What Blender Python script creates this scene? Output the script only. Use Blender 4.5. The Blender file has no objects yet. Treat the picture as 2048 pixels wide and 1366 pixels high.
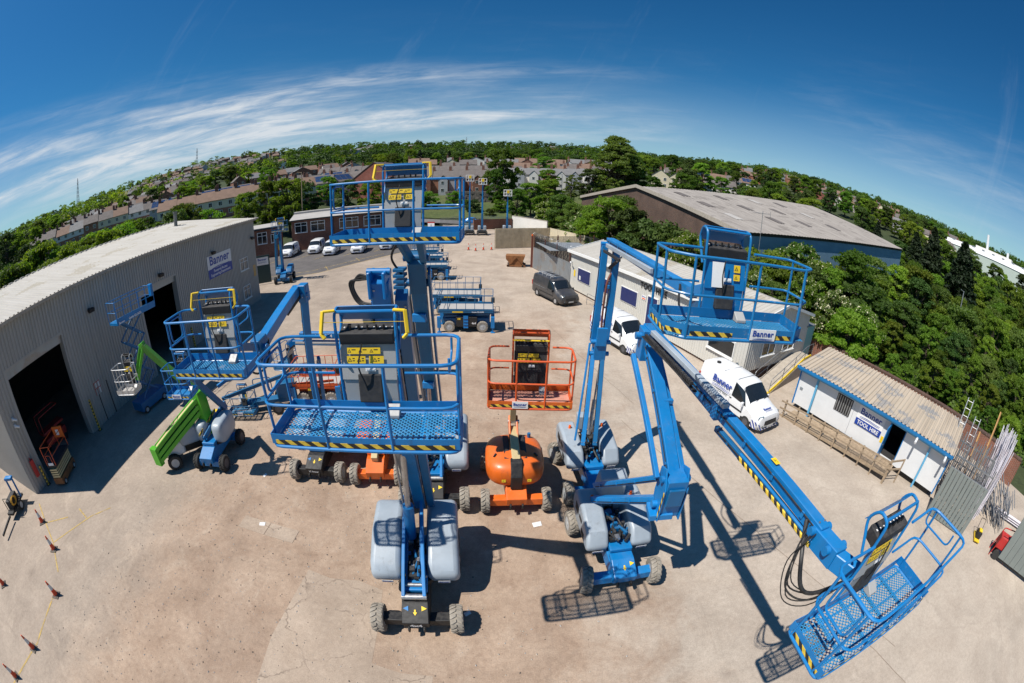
import bpy, bmesh, math, random
import numpy as np
from mathutils import Vector, Matrix
R = math.radians
sin, cos, pi = math.sin, math.cos, math.pi
random.seed(7)
SC = bpy.context.scene
COL = SC.collection
# ------------------------------------------------------------------ camera, sky, sun, exposure
cd = bpy.data.cameras.new('camera')
cd.type = 'PANO'
cd.panorama_type = 'FISHEYE_EQUISOLID'
cd.fisheye_lens = 15.0
cd.fisheye_fov = R(200)
cd.sensor_fit = 'HORIZONTAL'
cd.sensor_width = 36.0
cd.sensor_height = 24.0
cd.clip_start = 0.05
cd.clip_end = 9000
cam = bpy.data.objects.new('camera', cd)
COL.objects.link(cam)
CAMH = 10.5
PITCH, ROLL = R(22.0), R(1.6)
cam.matrix_world = Matrix.Translation((0, 0, CAMH)) @ Matrix.Rotation(R(90) - PITCH, 4, 'X') @ Matrix.Rotation(ROLL, 4, 'Z')
SC.camera = cam
SUN_EL, SUN_AZ = R(58), R(28)      # shadows run towards SUN_AZ (from +X to +Y)
TOSUN = Vector((-cos(SUN_AZ) * cos(SUN_EL), -sin(SUN_AZ) * cos(SUN_EL), sin(SUN_EL)))
ld = bpy.data.lights.new('sun', 'SUN')
ld.energy = 5.0
ld.angle = R(0.53)
ld.color = (1.0, 0.945, 0.86)
lo = bpy.data.objects.new('sun', ld)
COL.objects.link(lo)
lo.rotation_euler = (-TOSUN).to_track_quat('-Z', 'Y').to_euler()
W = bpy.data.worlds.new('World')
SC.world = W
W.use_nodes = True
nt = W.node_tree
for n in list(nt.nodes):
    nt.nodes.remove(n)
def wn(t, **k):
    n = nt.nodes.new(t)
    for a, b in k.items():
        setattr(n, a, b)
    return n
def wmath(op, a, b=None):
    n = wn('ShaderNodeMath', operation=op)
    for i, v in enumerate((a, b)):
        if v is None:
            continue
        if isinstance(v, (int, float)):
            n.inputs[i].default_value = v
        else:
            nt.links.new(v, n.inputs[i])
    return n.outputs[0]
sky = wn('ShaderNodeTexSky', sky_type='NISHITA', sun_disc=False)
sky.sun_elevation = SUN_EL
sky.sun_rotation = math.atan2(TOSUN.x, TOSUN.y)
sky.air_density = 1.0
sky.dust_density = 0.35
sky.ozone_density = 3.0
sky.altitude = 60
tc = wn('ShaderNodeTexCoord')
sep = wn('ShaderNodeSeparateXYZ')
nt.links.new(tc.outputs['Generated'], sep.inputs[0])
az_ = wmath('ARCTAN2', sep.outputs[0], sep.outputs[1])
el_ = wmath('ARCSINE', sep.outputs[2])
cmb = wn('ShaderNodeCombineXYZ')
nt.links.new(az_, cmb.inputs[0]); nt.links.new(el_, cmb.inputs[1])
def cloud(tilt, sx, sy, detail, rough, dist, lo_, hi_, loc=(0, 0, 0)):
    """streaks of high cloud lying along the sky, tilted by a few degrees"""
    mp = wn('ShaderNodeMapping')
    mp.inputs['Rotation'].default_value = (0, 0, R(tilt))
    nt.links.new(cmb.outputs[0], mp.inputs[0])
    m2_ = wn('ShaderNodeMapping')
    m2_.inputs['Scale'].default_value = (sx, sy, 1)
    m2_.inputs['Location'].default_value = loc
    nt.links.new(mp.outputs[0], m2_.inputs[0])
    nz = wn('ShaderNodeTexNoise')
    nz.inputs['Scale'].default_value = 1.0
    nz.inputs['Detail'].default_value = detail
    nz.inputs['Roughness'].default_value = rough
    nz.inputs['Distortion'].default_value = dist
    nt.links.new(m2_.outputs[0], nz.inputs['Vector'])
    mr = wn('ShaderNodeMapRange', interpolation_type='SMOOTHSTEP')
    mr.inputs[1].default_value = lo_; mr.inputs[2].default_value = hi_
    nt.links.new(nz.outputs[0], mr.inputs[0])
    return mr.outputs[0]
def ramp(v, a, b, c=0.0, d=1.0):
    mr = wn('ShaderNodeMapRange', interpolation_type='SMOOTHSTEP')
    for i, q in enumerate((a, b, c, d)):
        mr.inputs[i + 1].default_value = q
    nt.links.new(v, mr.inputs[0])
    return mr.outputs[0]
band = cloud(-2.0, 1.1, 15.0, 4, 0.5, 0.35, 0.40, 0.62, (2.3, 0.6, 0))
fib = cloud(-3.2, 5.0, 42.0, 10, 0.68, 0.5, 0.30, 0.74, (1.3, 5, 0))
veil = cloud(3.0, 1.4, 9.0, 6, 0.6, 0.4, 0.42, 0.80, (7, 1, 0))
wisp = cloud(-64, 1.2, 9.0, 8, 0.66, 0.5, 0.58, 0.86, (3.1, 4.7, 0))
m1 = wmath('MULTIPLY', ramp(el_, R(3.5), R(7.5)), ramp(el_, R(17.5), R(11.5)))
m2 = ramp(az_, R(28), R(-4))
c1 = wmath('MULTIPLY', wmath('MULTIPLY', wmath('ADD', wmath('MULTIPLY', band, 0.8), 0.12), wmath('ADD', wmath('MULTIPLY', fib, 0.85), 0.15)), wmath('MULTIPLY', m1, m2))
c2 = wmath('MULTIPLY', wisp, 0.12)
c3 = wmath('MULTIPLY', wmath('MULTIPLY', veil, fib), wmath('MULTIPLY', ramp(el_, R(26), R(9)), 0.22))
hz_ = ramp(el_, R(17), R(1.0), 0.0, 0.32)
cc = wmath('MINIMUM', wmath('ADD', wmath('ADD', wmath('MULTIPLY', c1, 0.98), c2), wmath('ADD', c3, hz_)), 0.9)
mix = wn('ShaderNodeMixRGB')
nt.links.new(cc, mix.inputs[0])
hs = wn('ShaderNodeHueSaturation')
hs.inputs['Saturation'].default_value = 1.3
hs.inputs['Value'].default_value = 0.80
nt.links.new(sky.outputs[0], hs.inputs['Color'])
tint = wn('ShaderNodeMixRGB', blend_type='MULTIPLY'); tint.inputs[0].default_value = 1.0; tint.inputs[2].default_value = (0.50, 1.01, 1.12, 1)
nt.links.new(hs.outputs[0], tint.inputs[1])
nt.links.new(tint.outputs[0], mix.inputs[1])
mix.inputs[2].default_value = (7.6, 8.0, 8.4, 1)
bg = wn('ShaderNodeBackground')
bg.inputs[1].default_value = 0.078
nt.links.new(mix.outputs[0], bg.inputs[0])
out = wn('ShaderNodeOutputWorld')
nt.links.new(bg.outputs[0], out.inputs[0])
SC.view_settings.view_transform = 'Standard'
SC.view_settings.look = 'None'
SC.view_settings.exposure = 0.30
SC.view_settings.gamma = 1.0
SC.view_settings.use_curve_mapping = False
SC.render.engine = 'CYCLES'
SC.cycles.use_denoising = True
SC.cycles.max_bounces = 6
SC.cycles.diffuse_bounces = 3
SC.cycles.glossy_bounces = 3
SC.cycles.transmission_bounces = 4
SC.cycles.transparent_max_bounces = 8

# ------------------------------------------------------------------ materials
MATS = {}
class NT:
    def __init__(s, m):
        s.t = m.node_tree
    def n(s, t, **k):
        n = s.t.nodes.new(t)
        for a, b in k.items():
            setattr(n, a, b)
        return n
    def l(s, a, b):
        s.t.links.new(a, b)
    def math(s, op, a, b=None, c=None):
        n = s.n('ShaderNodeMath', operation=op)
        for i, v in enumerate((a, b, c)):
            if v is None:
                continue
            if isinstance(v, (int, float)):
                n.inputs[i].default_value = v
            else:
                s.l(v, n.inputs[i])
        return n.outputs[0]
    def noise(s, vec, scale, detail=4, rough=0.55, dist=0):
        n = s.n('ShaderNodeTexNoise')
        n.inputs['Scale'].default_value = scale
        n.inputs['Detail'].default_value = detail
        n.inputs['Roughness'].default_value = rough
        n.inputs['Distortion'].default_value = dist
        if vec is not None:
            s.l(vec, n.inputs['Vector'])
        return n.outputs[0]
    def rng(s, v, a, b, c=0.0, d=1.0):
        n = s.n('ShaderNodeMapRange')
        for i, q in enumerate((a, b, c, d)):
            n.inputs[i + 1].default_value = q
        s.l(v, n.inputs[0])
        return n.outputs[0]
    def mix(s, f, a, b, mode='MIX'):
        n = s.n('ShaderNodeMixRGB', blend_type=mode)
        for i, v in enumerate((f, a, b)):
            if isinstance(v, (int, float)):
                n.inputs[i].default_value = v
            elif isinstance(v, (tuple, list)):
                n.inputs[i].default_value = (*v, 1) if len(v) == 3 else v
            else:
                s.l(v, n.inputs[i])
        return n.outputs[0]
    def mapping(s, vec, scale=(1, 1, 1), rot=(0, 0, 0), loc=(0, 0, 0)):
        n = s.n('ShaderNodeMapping')
        n.inputs['Scale'].default_value = scale
        n.inputs['Rotation'].default_value = rot
        n.inputs['Location'].default_value = loc
        s.l(vec, n.inputs[0])
        return n.outputs[0]
    def bump(s, h, strength=0.3, dist=0.02):
        n = s.n('ShaderNodeBump')
        n.inputs['Strength'].default_value = strength
        n.inputs['Distance'].default_value = dist
        s.l(h, n.inputs['Height'])
        return n.outputs[0]
def newmat(name):
    m = bpy.data.materials.new(name)
    m.use_nodes = True
    MATS[name] = m
    b = m.node_tree.nodes['Principled BSDF']
    return m, NT(m), b
def mat(name, col, rough=0.5, metal=0.0, var=0.12, scale=3.0, dirt=0.0, dirtcol=(0.30, 0.24, 0.19), bump=0.0, bscale=30, coat=0.0, spec=0.5):
    m, t, b = newmat(name)
    co = t.n('ShaderNodeTexCoord').outputs['Object']
    nz = t.noise(co, scale, 6, 0.6)
    hi = tuple(min(1, c * (1 + var)) for c in col)
    lo_ = tuple(c * (1 - var) for c in col)
    c = t.mix(t.rng(nz, 0.3, 0.7), lo_, hi)
    if dirt:
        geo = t.n('ShaderNodeNewGeometry')
        sp = t.n('ShaderNodeSeparateXYZ'); t.l(geo.outputs['Normal'], sp.inputs[0])
        up = t.rng(sp.outputs[2], -0.2, 0.9, 0.35, 1.0)
        d1 = t.rng(t.noise(co, scale * 2.3, 8, 0.65), 0.42, 0.72)
        c = t.mix(t.math('MULTIPLY', t.math('MULTIPLY', d1, up), dirt), c, dirtcol)
        t.l(t.rng(d1, 0, 1, rough, min(1, rough + 0.35)), b.inputs['Roughness'])
    else:
        t.l(t.rng(nz, 0.2, 0.8, max(0.02, rough - 0.06), min(1, rough + 0.08)), b.inputs['Roughness'])
    t.l(c, b.inputs['Base Color'])
    b.inputs['Metallic'].default_value = metal
    b.inputs['Specular IOR Level'].default_value = spec
    if coat:
        b.inputs['Coat Weight'].default_value = coat
        b.inputs['Coat Roughness'].default_value = 0.08
    if bump:
        t.l(t.bump(t.noise(co, bscale, 5, 0.6), bump, 0.02), b.inputs['Normal'])
    return m
def paintmat(name, col, rough=0.4, wear=0.5, scuff=(0.33, 0.36, 0.39), grime=(0.05, 0.045, 0.04), coat=0.1, rust=0.4):
    """used machine paint: sun-faded areas, scuffs, grease runs, a little rust"""
    m, t, b = newmat(name)
    co = t.n('ShaderNodeTexCoord').outputs['Object']
    oi = t.n('ShaderNodeObjectInfo').outputs['Random']
    big = t.noise(co, 0.9, 4, 0.6)
    c = t.mix(t.rng(big, 0.3, 0.7), tuple(x * 0.84 for x in col), tuple(min(1, x * 1.10 + 0.002) for x in col))
    sc = t.math('MULTIPLY', t.rng(t.noise(co, 7, 10, 0.78), 0.585, 0.66), t.rng(t.noise(co, 1.3, 4, 0.6), 0.45, 0.6))
    c = t.mix(t.math('MULTIPLY', sc, wear), c, scuff)
    v = t.mapping(co, (9, 9, 0.9))
    gr = t.math('MULTIPLY', t.rng(t.noise(v, 1.0, 8, 0.7), 0.52, 0.74), t.rng(t.noise(co, 1.1, 3, 0.6), 0.42, 0.6))
    c = t.mix(t.math('MULTIPLY', gr, 0.42), c, grime)
    if rust:
        ru = t.rng(t.noise(co, 16, 6, 0.7), 0.71, 0.76)
        c = t.mix(t.math('MULTIPLY', ru, rust), c, (0.16, 0.06, 0.025))
    geo = t.n('ShaderNodeNewGeometry'); sp = t.n('ShaderNodeSeparateXYZ'); t.l(geo.outputs['Normal'], sp.inputs[0])
    du = t.math('MULTIPLY', t.rng(sp.outputs[2], 0.3, 0.95), t.rng(t.noise(co, 3.1, 7, 0.65), 0.40, 0.75))
    c = t.mix(t.math('MULTIPLY', du, 0.09), c, (0.36, 0.32, 0.28))
    t.l(t.mix(1, c, t.rng(oi, 0, 1, 0.90, 1.08), 'MULTIPLY'), b.inputs['Base Color'])
    t.l(t.math('ADD', t.rng(big, 0.3, 0.7, rough - .05, rough + .12), t.math('MULTIPLY', gr, 0.2)), b.inputs['Roughness'])
    b.inputs['Coat Weight'].default_value = coat; b.inputs['Coat Roughness'].default_value = 0.15
    t.l(t.bump(t.noise(co, 2.2, 3, 0.5), 0.06, 0.02), b.inputs['Normal'])
    return m
paintmat('blue', (0.001, 0.172, 0.46), 0.40, 0.30)
paintmat('blue_dark', (0.001, 0.112, 0.285), 0.42, 0.35, (0.2, 0.24, 0.28))
paintmat('blue_teal', (0.002, 0.108, 0.25), 0.45, 0.35, (0.2, 0.26, 0.3))
paintmat('blue_worn', (0.002, 0.165, 0.42), 0.5, 0.7)
paintmat('floor_mesh_blue', (0.03, 0.25, 0.50), 0.5, 0.8, (0.5, 0.52, 0.54))
paintmat('rail_worn', (0.002, 0.16, 0.40), 0.45, 0.8, (0.42, 0.42, 0.42))
paintmat('orange', (0.72, 0.135, 0.012), 0.36, 0.35, (0.5, 0.32, 0.22))
paintmat('orange_red', (0.62, 0.085, 0.012), 0.45, 0.5, (0.5, 0.36, 0.3))
mat('pink_floor', (0.50, 0.21, 0.15), 0.75, 0, 0.2, 6, 0.5, (0.42, 0.33, 0.27))
paintmat('cream', (0.55, 0.44, 0.23), 0.5, 0.3, (0.6, 0.55, 0.45))
paintmat('cowl', (0.31, 0.36, 0.41), 0.38, 0.4, (0.5, 0.5, 0.5), (0.10, 0.09, 0.08), 0.1, 0.15)
mat('cowl_dark', (0.20, 0.225, 0.25), 0.45, 0, 0.1, 2, 0.3)
paintmat('green', (0.07, 0.37, 0.012), 0.4, 0.35, (0.35, 0.5, 0.25))
paintmat('green_dark', (0.05, 0.19, 0.012), 0.5, 0.3, (0.3, 0.4, 0.2))
mat('black', (0.012, 0.012, 0.013), 0.5, 0, 0.3, 4, 0.25, (0.12, 0.11, 0.1))
mat('black_soft', (0.02, 0.02, 0.022), 0.65, 0, 0.3, 6, 0.35, (0.15, 0.14, 0.13))
mat('rubber', (0.25, 0.225, 0.19), 0.85, 0, 0.25, 5, 0.5, (0.33, 0.28, 0.22))
mat('rubber_dark', (0.022, 0.022, 0.022), 0.8, 0, 0.25, 5, 0.3, (0.15, 0.14, 0.12))
mat('rim_grey', (0.42, 0.44, 0.45), 0.5, 0.2, 0.1, 4, 0.3)
mat('rim_dark', (0.10, 0.10, 0.11), 0.5, 0.3, 0.2, 4, 0.3)
mat('alloy', (0.5, 0.5, 0.51), 0.35, 0.6, 0.1, 4, 0.1)
mat('steel', (0.45, 0.45, 0.45), 0.35, 0.85, 0.12, 6, 0.25)
mat('galv', (0.36, 0.37, 0.38), 0.42, 0.75, 0.2, 5, 0.25)
mat('tube_bright', (0.60, 0.57, 0.61), 0.38, 0.35, 0.15, 4, 0.1)
mat('alu', (0.55, 0.56, 0.57), 0.35, 0.7, 0.1, 4, 0.2)
mat('panel_grey', (0.36, 0.36, 0.355), 0.45, 0.1, 0.06, 3, 0.15)
mat('yellow', (0.78, 0.53, 0.015), 0.45, 0, 0.08, 3, 0.2)
mat('yellow_box', (0.62, 0.34, 0.03), 0.6, 0, 0.1, 3, 0.3)
mat('lamp_orange', (0.8, 0.12, 0.01), 0.25, 0, 0.05, 3)
mat('white_paint', (0.70, 0.71, 0.72), 0.28, 0, 0.02, 1, 0.08, coat=0.5)
mat('grey_paint', (0.055, 0.056, 0.06), 0.3, 0.35, 0.05, 1, 0.12, coat=0.6)
mat('blue_paint', (0.05, 0.15, 0.35), 0.3, 0.3, 0.05, 1, 0.05, coat=0.5)
mat('black_paint', (0.012, 0.013, 0.015), 0.3, 0.2, 0.05, 1, 0.05, coat=0.5)
mat('silver_paint', (0.45, 0.46, 0.48), 0.3, 0.6, 0.05, 1, 0.05, coat=0.5)
mat('logo_blue', (0.008, 0.045, 0.29), 0.45, 0, 0.04, 2)
mat('logo_white', (0.78, 0.78, 0.78), 0.45, 0, 0.04, 2, 0.1)
mat('white_flat', (0.66, 0.67, 0.68), 0.5, 0, 0.04, 1.5, 0.12)
mat('glass_dark', (0.012, 0.016, 0.02), 0.06, 0, 0.2, 1, spec=0.8)
mat('glass_blue', (0.10, 0.14, 0.17), 0.08, 0, 0.3, 1, spec=0.8)
mat('shutter_navy', (0.012, 0.022, 0.11), 0.45, 0, 0.1, 2, 0.1)
mat('frame_white', (0.74, 0.74, 0.72), 0.5, 0, 0.04, 2, 0.1)
mat('timber', (0.30, 0.225, 0.15), 0.85, 0, 0.3, 6, 0.3, bump=0.3, bscale=20)
mat('timber_orange', (0.55, 0.30, 0.11), 0.8, 0, 0.15, 5, 0.15)
mat('fence_beige', (0.46, 0.385, 0.27), 0.8, 0.0, 0.2, 1.2, 0.35, (0.2, 0.15, 0.1), bump=0.2)
mat('rust', (0.22, 0.085, 0.03), 0.85, 0, 0.35, 3, 0.4, (0.36, 0.25, 0.08))
mat('post_brown', (0.13, 0.035, 0.022), 0.7, 0, 0.2, 3, 0.2)
mat('gate_grey', (0.19, 0.215, 0.205), 0.6, 0.1, 0.06, 1.5, 0.2, (0.3, 0.27, 0.22))
mat('mesh_black', (0.015, 0.015, 0.016), 0.6, 0, 0.2, 3)
mat('red', (0.42, 0.02, 0.018), 0.5, 0, 0.1, 3, 0.2)
mat('cone_orange', (0.66, 0.06, 0.012), 0.5, 0, 0.1, 3, 0.25)
mat('cone_white', (0.62, 0.62, 0.6), 0.5, 0, 0.1, 5, 0.3)
mat('cone_base', (0.10, 0.085, 0.07), 0.8, 0, 0.2, 5, 0.4)
mat('conc_block', (0.36, 0.32, 0.27), 0.9, 0, 0.15, 3, 0.3, (0.2, 0.16, 0.12), bump=0.3)
mat('render_white', (0.66, 0.64, 0.60), 0.85, 0, 0.08, 0.4, 0.15, (0.4, 0.36, 0.3))
mat('render_cream', (0.62, 0.55, 0.40), 0.85, 0, 0.08, 0.4, 0.15)
mat('render_grey', (0.36, 0.37, 0.39), 0.85, 0, 0.08, 0.4, 0.15)
mat('slate', (0.115, 0.10, 0.095), 0.75, 0, 0.25, 0.8, 0.3, (0.17, 0.145, 0.12))
mat('slate_grey', (0.15, 0.15, 0.155), 0.7, 0, 0.2, 0.8, 0.3, (0.2, 0.18, 0.16))
mat('tile_brown', (0.17, 0.105, 0.075), 0.8, 0, 0.2, 0.8, 0.3, (0.2, 0.16, 0.12))
mat('solar', (0.035, 0.065, 0.15), 0.12, 0.3, 0.2, 2, spec=0.8)
mat('felt', (0.36, 0.345, 0.33), 0.9, 0, 0.1, 0.6, 0.3, (0.3, 0.26, 0.22))
mat('blue_wall', (0.17, 0.29, 0.40), 0.6, 0, 0.12, 0.3, 0.2, (0.2, 0.24, 0.28))
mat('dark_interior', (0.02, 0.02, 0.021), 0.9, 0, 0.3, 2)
mat('wood_stone', (0.12, 0.105, 0.09), 0.95, 0, 0.35, 1.5, bump=0.4, bscale=4)
mat('bark', (0.09, 0.07, 0.05), 0.9, 0, 0.3, 3, bump=0.4)
mat('flue', (0.2, 0.2, 0.19), 0.5, 0.6, 0.2, 3, 0.3)
def linemat():
    m, t, b = newmat('line_yellow')
    P = t.n('ShaderNodeNewGeometry').outputs['Position']
    nz = t.rng(t.noise(P, 2.2, 8, 0.75), 0.34, 0.56)
    b.inputs['Base Color'].default_value = (0.50, 0.35, 0.11, 1)
    b.inputs['Roughness'].default_value = 0.85
    tr = t.n('ShaderNodeBsdfTransparent'); ms = t.n('ShaderNodeMixShader')
    t.l(t.math('MULTIPLY', nz, 0.9), ms.inputs[0]); t.l(tr.outputs[0], ms.inputs[1]); t.l(b.outputs[0], ms.inputs[2])
    t.l(ms.outputs[0], t.t.nodes['Material Output'].inputs[0])
linemat()
def brickmat(name, c1, c2, mortar, scale=1.0, axis='Object'):
    m, t, b = newmat(name)
    co = t.n('ShaderNodeTexCoord').outputs['Object']
    geo = t.n('ShaderNodeNewGeometry')
    # walls of any direction: u = horizontal distance along the wall, v = height
    sx = t.n('ShaderNodeSeparateXYZ'); t.l(co, sx.inputs[0])
    u = t.math('ADD', sx.outputs[0], sx.outputs[1])
    cb = t.n('ShaderNodeCombineXYZ'); t.l(u, cb.inputs[0]); t.l(sx.outputs[2], cb.inputs[1])
    br = t.n('ShaderNodeTexBrick')
    br.inputs['Scale'].default_value = 1.0
    br.inputs['Brick Width'].default_value = 0.225 * scale
    br.inputs['Row Height'].default_value = 0.075 * scale
    br.inputs['Mortar Size'].default_value = 0.008 * scale
    br.inputs['Color1'].default_value = (*c1, 1)
    br.inputs['Color2'].default_value = (*c2, 1)
    br.inputs['Mortar'].default_value = (*mortar, 1)
    t.l(cb.outputs[0], br.inputs['Vector'])
    nz = t.rng(t.noise(co, 0.5, 5, 0.6), 0.3, 0.7, 0.75, 1.2)
    c = t.mix(1.0, br.outputs['Color'], nz, 'MULTIPLY')
    t.l(c, b.inputs['Base Color'])
    b.inputs['Roughness'].default_value = 0.9
    t.l(t.bump(br.outputs['Fac'], -0.3, 0.01), b.inputs['Normal'])
    return m
brickmat('brick_red', (0.22, 0.065, 0.035), (0.16, 0.05, 0.03), (0.24, 0.2, 0.16))
brickmat('brick_orange', (0.34, 0.12, 0.055), (0.26, 0.09, 0.045), (0.3, 0.24, 0.19))
brickmat('brick_dark', (0.105, 0.055, 0.038), (0.075, 0.042, 0.032), (0.15, 0.12, 0.1), 1.6)
brickmat('brick_hall', (0.30, 0.07, 0.045), (0.25, 0.06, 0.04), (0.3, 0.2, 0.16))
def sheetmat(name, col, rough, metal, streak, streakcol, patch=0.0, patchcol=(0.2, 0.17, 0.13), thr=0.57, ps=0.55):
    """profiled metal or cement sheet: weathering runs along the slope (object Y)"""
    m, t, b = newmat(name)
    co = t.n('ShaderNodeTexCoord').outputs['Object']
    v = t.mapping(co, (2.2, 0.22, 0.22))
    n1 = t.rng(t.noise(v, 1.0, 7, 0.62), 0.38, 0.72)
    c = t.mix(t.math('MULTIPLY', n1, streak), col, streakcol)
    if patch:
        n2 = t.rng(t.noise(t.mapping(co, (0.6, 0.9, 0.9)), ps, 5, 0.6, 0.4), thr, thr + 0.05)
        n3 = t.rng(t.noise(co, 9, 5, 0.6), 0.3, 0.6, 0.4, 1.0)
        c = t.mix(t.math('MULTIPLY', t.math('MULTIPLY', n2, n3), patch), c, patchcol)
    t.l(c, b.inputs['Base Color'])
    b.inputs['Roughness'].default_value = rough
    b.inputs['Metallic'].default_value = metal
    return m
sheetmat('clad_grey', (0.345, 0.34, 0.325), 0.5, 0.0, 0.5, (0.25, 0.24, 0.225))
sheetmat('clad_white', (0.56, 0.55, 0.51), 0.5, 0.0, 0.35, (0.48, 0.46, 0.41))
sheetmat('roof_white', (0.43, 0.41, 0.375), 0.7, 0.0, 0.6, (0.31, 0.285, 0.245), 0.85, (0.30, 0.265, 0.20))
sheetmat('roof_cream', (0.42, 0.355, 0.28), 0.85, 0.0, 0.7, (0.29, 0.24, 0.185), 0.9, (0.20, 0.21, 0.225), 0.55, 1.1)
sheetmat('roof_cement', (0.30, 0.275, 0.25), 0.9, 0.0, 0.75, (0.15, 0.13, 0.12), 0.6, (0.13, 0.115, 0.105))
sheetmat('galv_sheet', (0.33, 0.36, 0.38), 0.45, 0.5, 0.5, (0.24, 0.25, 0.26), 0.4, (0.3, 0.2, 0.12))
def hazmat(name, c1, c2, k, slope):
    m, t, b = newmat(name)
    co = t.n('ShaderNodeTexCoord').outputs['Object']
    sx = t.n('ShaderNodeSeparateXYZ'); t.l(co, sx.inputs[0])
    q = t.math('ADD', t.math('SUBTRACT', sx.outputs[0], sx.outputs[1]), t.math('MULTIPLY', sx.outputs[2], slope))
    fr = t.math('FRACT', t.math('MULTIPLY', q, k))
    nz = t.rng(t.noise(co, 14, 5, 0.6), 0.35, 0.7, 0.7, 1.1)
    c = t.mix(t.math('GREATER_THAN', fr, 0.5), c1, c2)
    t.l(t.mix(1, c, nz, 'MULTIPLY'), b.inputs['Base Color'])
    b.inputs['Roughness'].default_value = 0.5
hazmat('hazard', (0.02, 0.02, 0.02), (0.80, 0.56, 0.06), 5.2, 1.2)
hazmat('hazard_bar', (0.02, 0.02, 0.02), (0.80, 0.56, 0.06), 6.0, 0.8)
hazmat('chevron', (0.012, 0.045, 0.28), (0.78, 0.78, 0.78), 4.2, 0.9)
def leafmat(name, c1, c2, trans=0.48):
    m, t, b = newmat(name)
    oi = t.n('ShaderNodeObjectInfo')
    co = t.n('ShaderNodeTexCoord').outputs['Object']
    nz = t.rng(t.noise(co, 0.8, 4, 0.6), 0.3, 0.7)
    c = t.mix(nz, c1, c2)
    hsn = t.n('ShaderNodeHueSaturation')
    t.l(t.rng(oi.outputs['Random'], 0, 1, 0.468, 0.515), hsn.inputs['Hue'])
    rv = t.math('FRACT', t.math('MULTIPLY', oi.outputs['Random'], 7.31))
    t.l(t.rng(rv, 0, 1, 0.62, 1.35), hsn.inputs['Value'])
    t.l(c, hsn.inputs['Color'])
    t.l(hsn.outputs[0], b.inputs['Base Color'])
    b.inputs['Roughness'].default_value = 0.6
    b.inputs['Specular IOR Level'].default_value = 0.25
    tr = t.n('ShaderNodeBsdfTranslucent')
    tc_ = t.mix(1, hsn.outputs[0], (1.5, 1.6, 0.5), 'MULTIPLY')
    t.l(tc_, tr.inputs[0])
    ms = t.n('ShaderNodeMixShader'); ms.inputs[0].default_value = trans
    t.l(b.outputs[0], ms.inputs[1]); t.l(tr.outputs[0], ms.inputs[2])
    t.l(ms.outputs[0], t.t.nodes['Material Output'].inputs[0])
leafmat('leaf_mid', (0.072, 0.144, 0.015), (0.140, 0.231, 0.028))
leafmat('leaf_bright', (0.109, 0.201, 0.018), (0.190, 0.275, 0.034))
leafmat('leaf_dark', (0.031, 0.072, 0.013), (0.064, 0.110, 0.019), 0.2)
leafmat('leaf_olive', (0.066, 0.119, 0.022), (0.118, 0.177, 0.040))
leafmat('leaf_conifer', (0.010, 0.022, 0.008), (0.020, 0.034, 0.012), 0.12)
leafmat('leaf_lime', (0.14, 0.19, 0.012), (0.20, 0.24, 0.018))
leafmat('blossom', (0.46, 0.44, 0.28), (0.56, 0.54, 0.38), 0.2)
M = MATS
def noisy_grass(name, c1, c2):
    m, t, b = newmat(name)
    co = t.n('ShaderNodeTexCoord').outputs['Object']
    n1 = t.rng(t.noise(co, 0.05, 6, 0.65), 0.35, 0.65)
    n2 = t.rng(t.noise(co, 1.2, 6, 0.7), 0.3, 0.7, 0.7, 1.3)
    t.l(t.mix(1, t.mix(n1, c1, c2), n2, 'MULTIPLY'), b.inputs['Base Color'])
    b.inputs['Roughness'].default_value = 0.95
    t.l(t.bump(t.noise(co, 3, 6, 0.7), 0.7, 0.3), b.inputs['Normal'])
noisy_grass('terrain_green', (0.024, 0.040, 0.011), (0.045, 0.058, 0.018))
noisy_grass('grass_bank', (0.045, 0.075, 0.016), (0.095, 0.105, 0.032))
noisy_grass('hill_grass', (0.11, 0.12, 0.04), (0.15, 0.13, 0.06))

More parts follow.
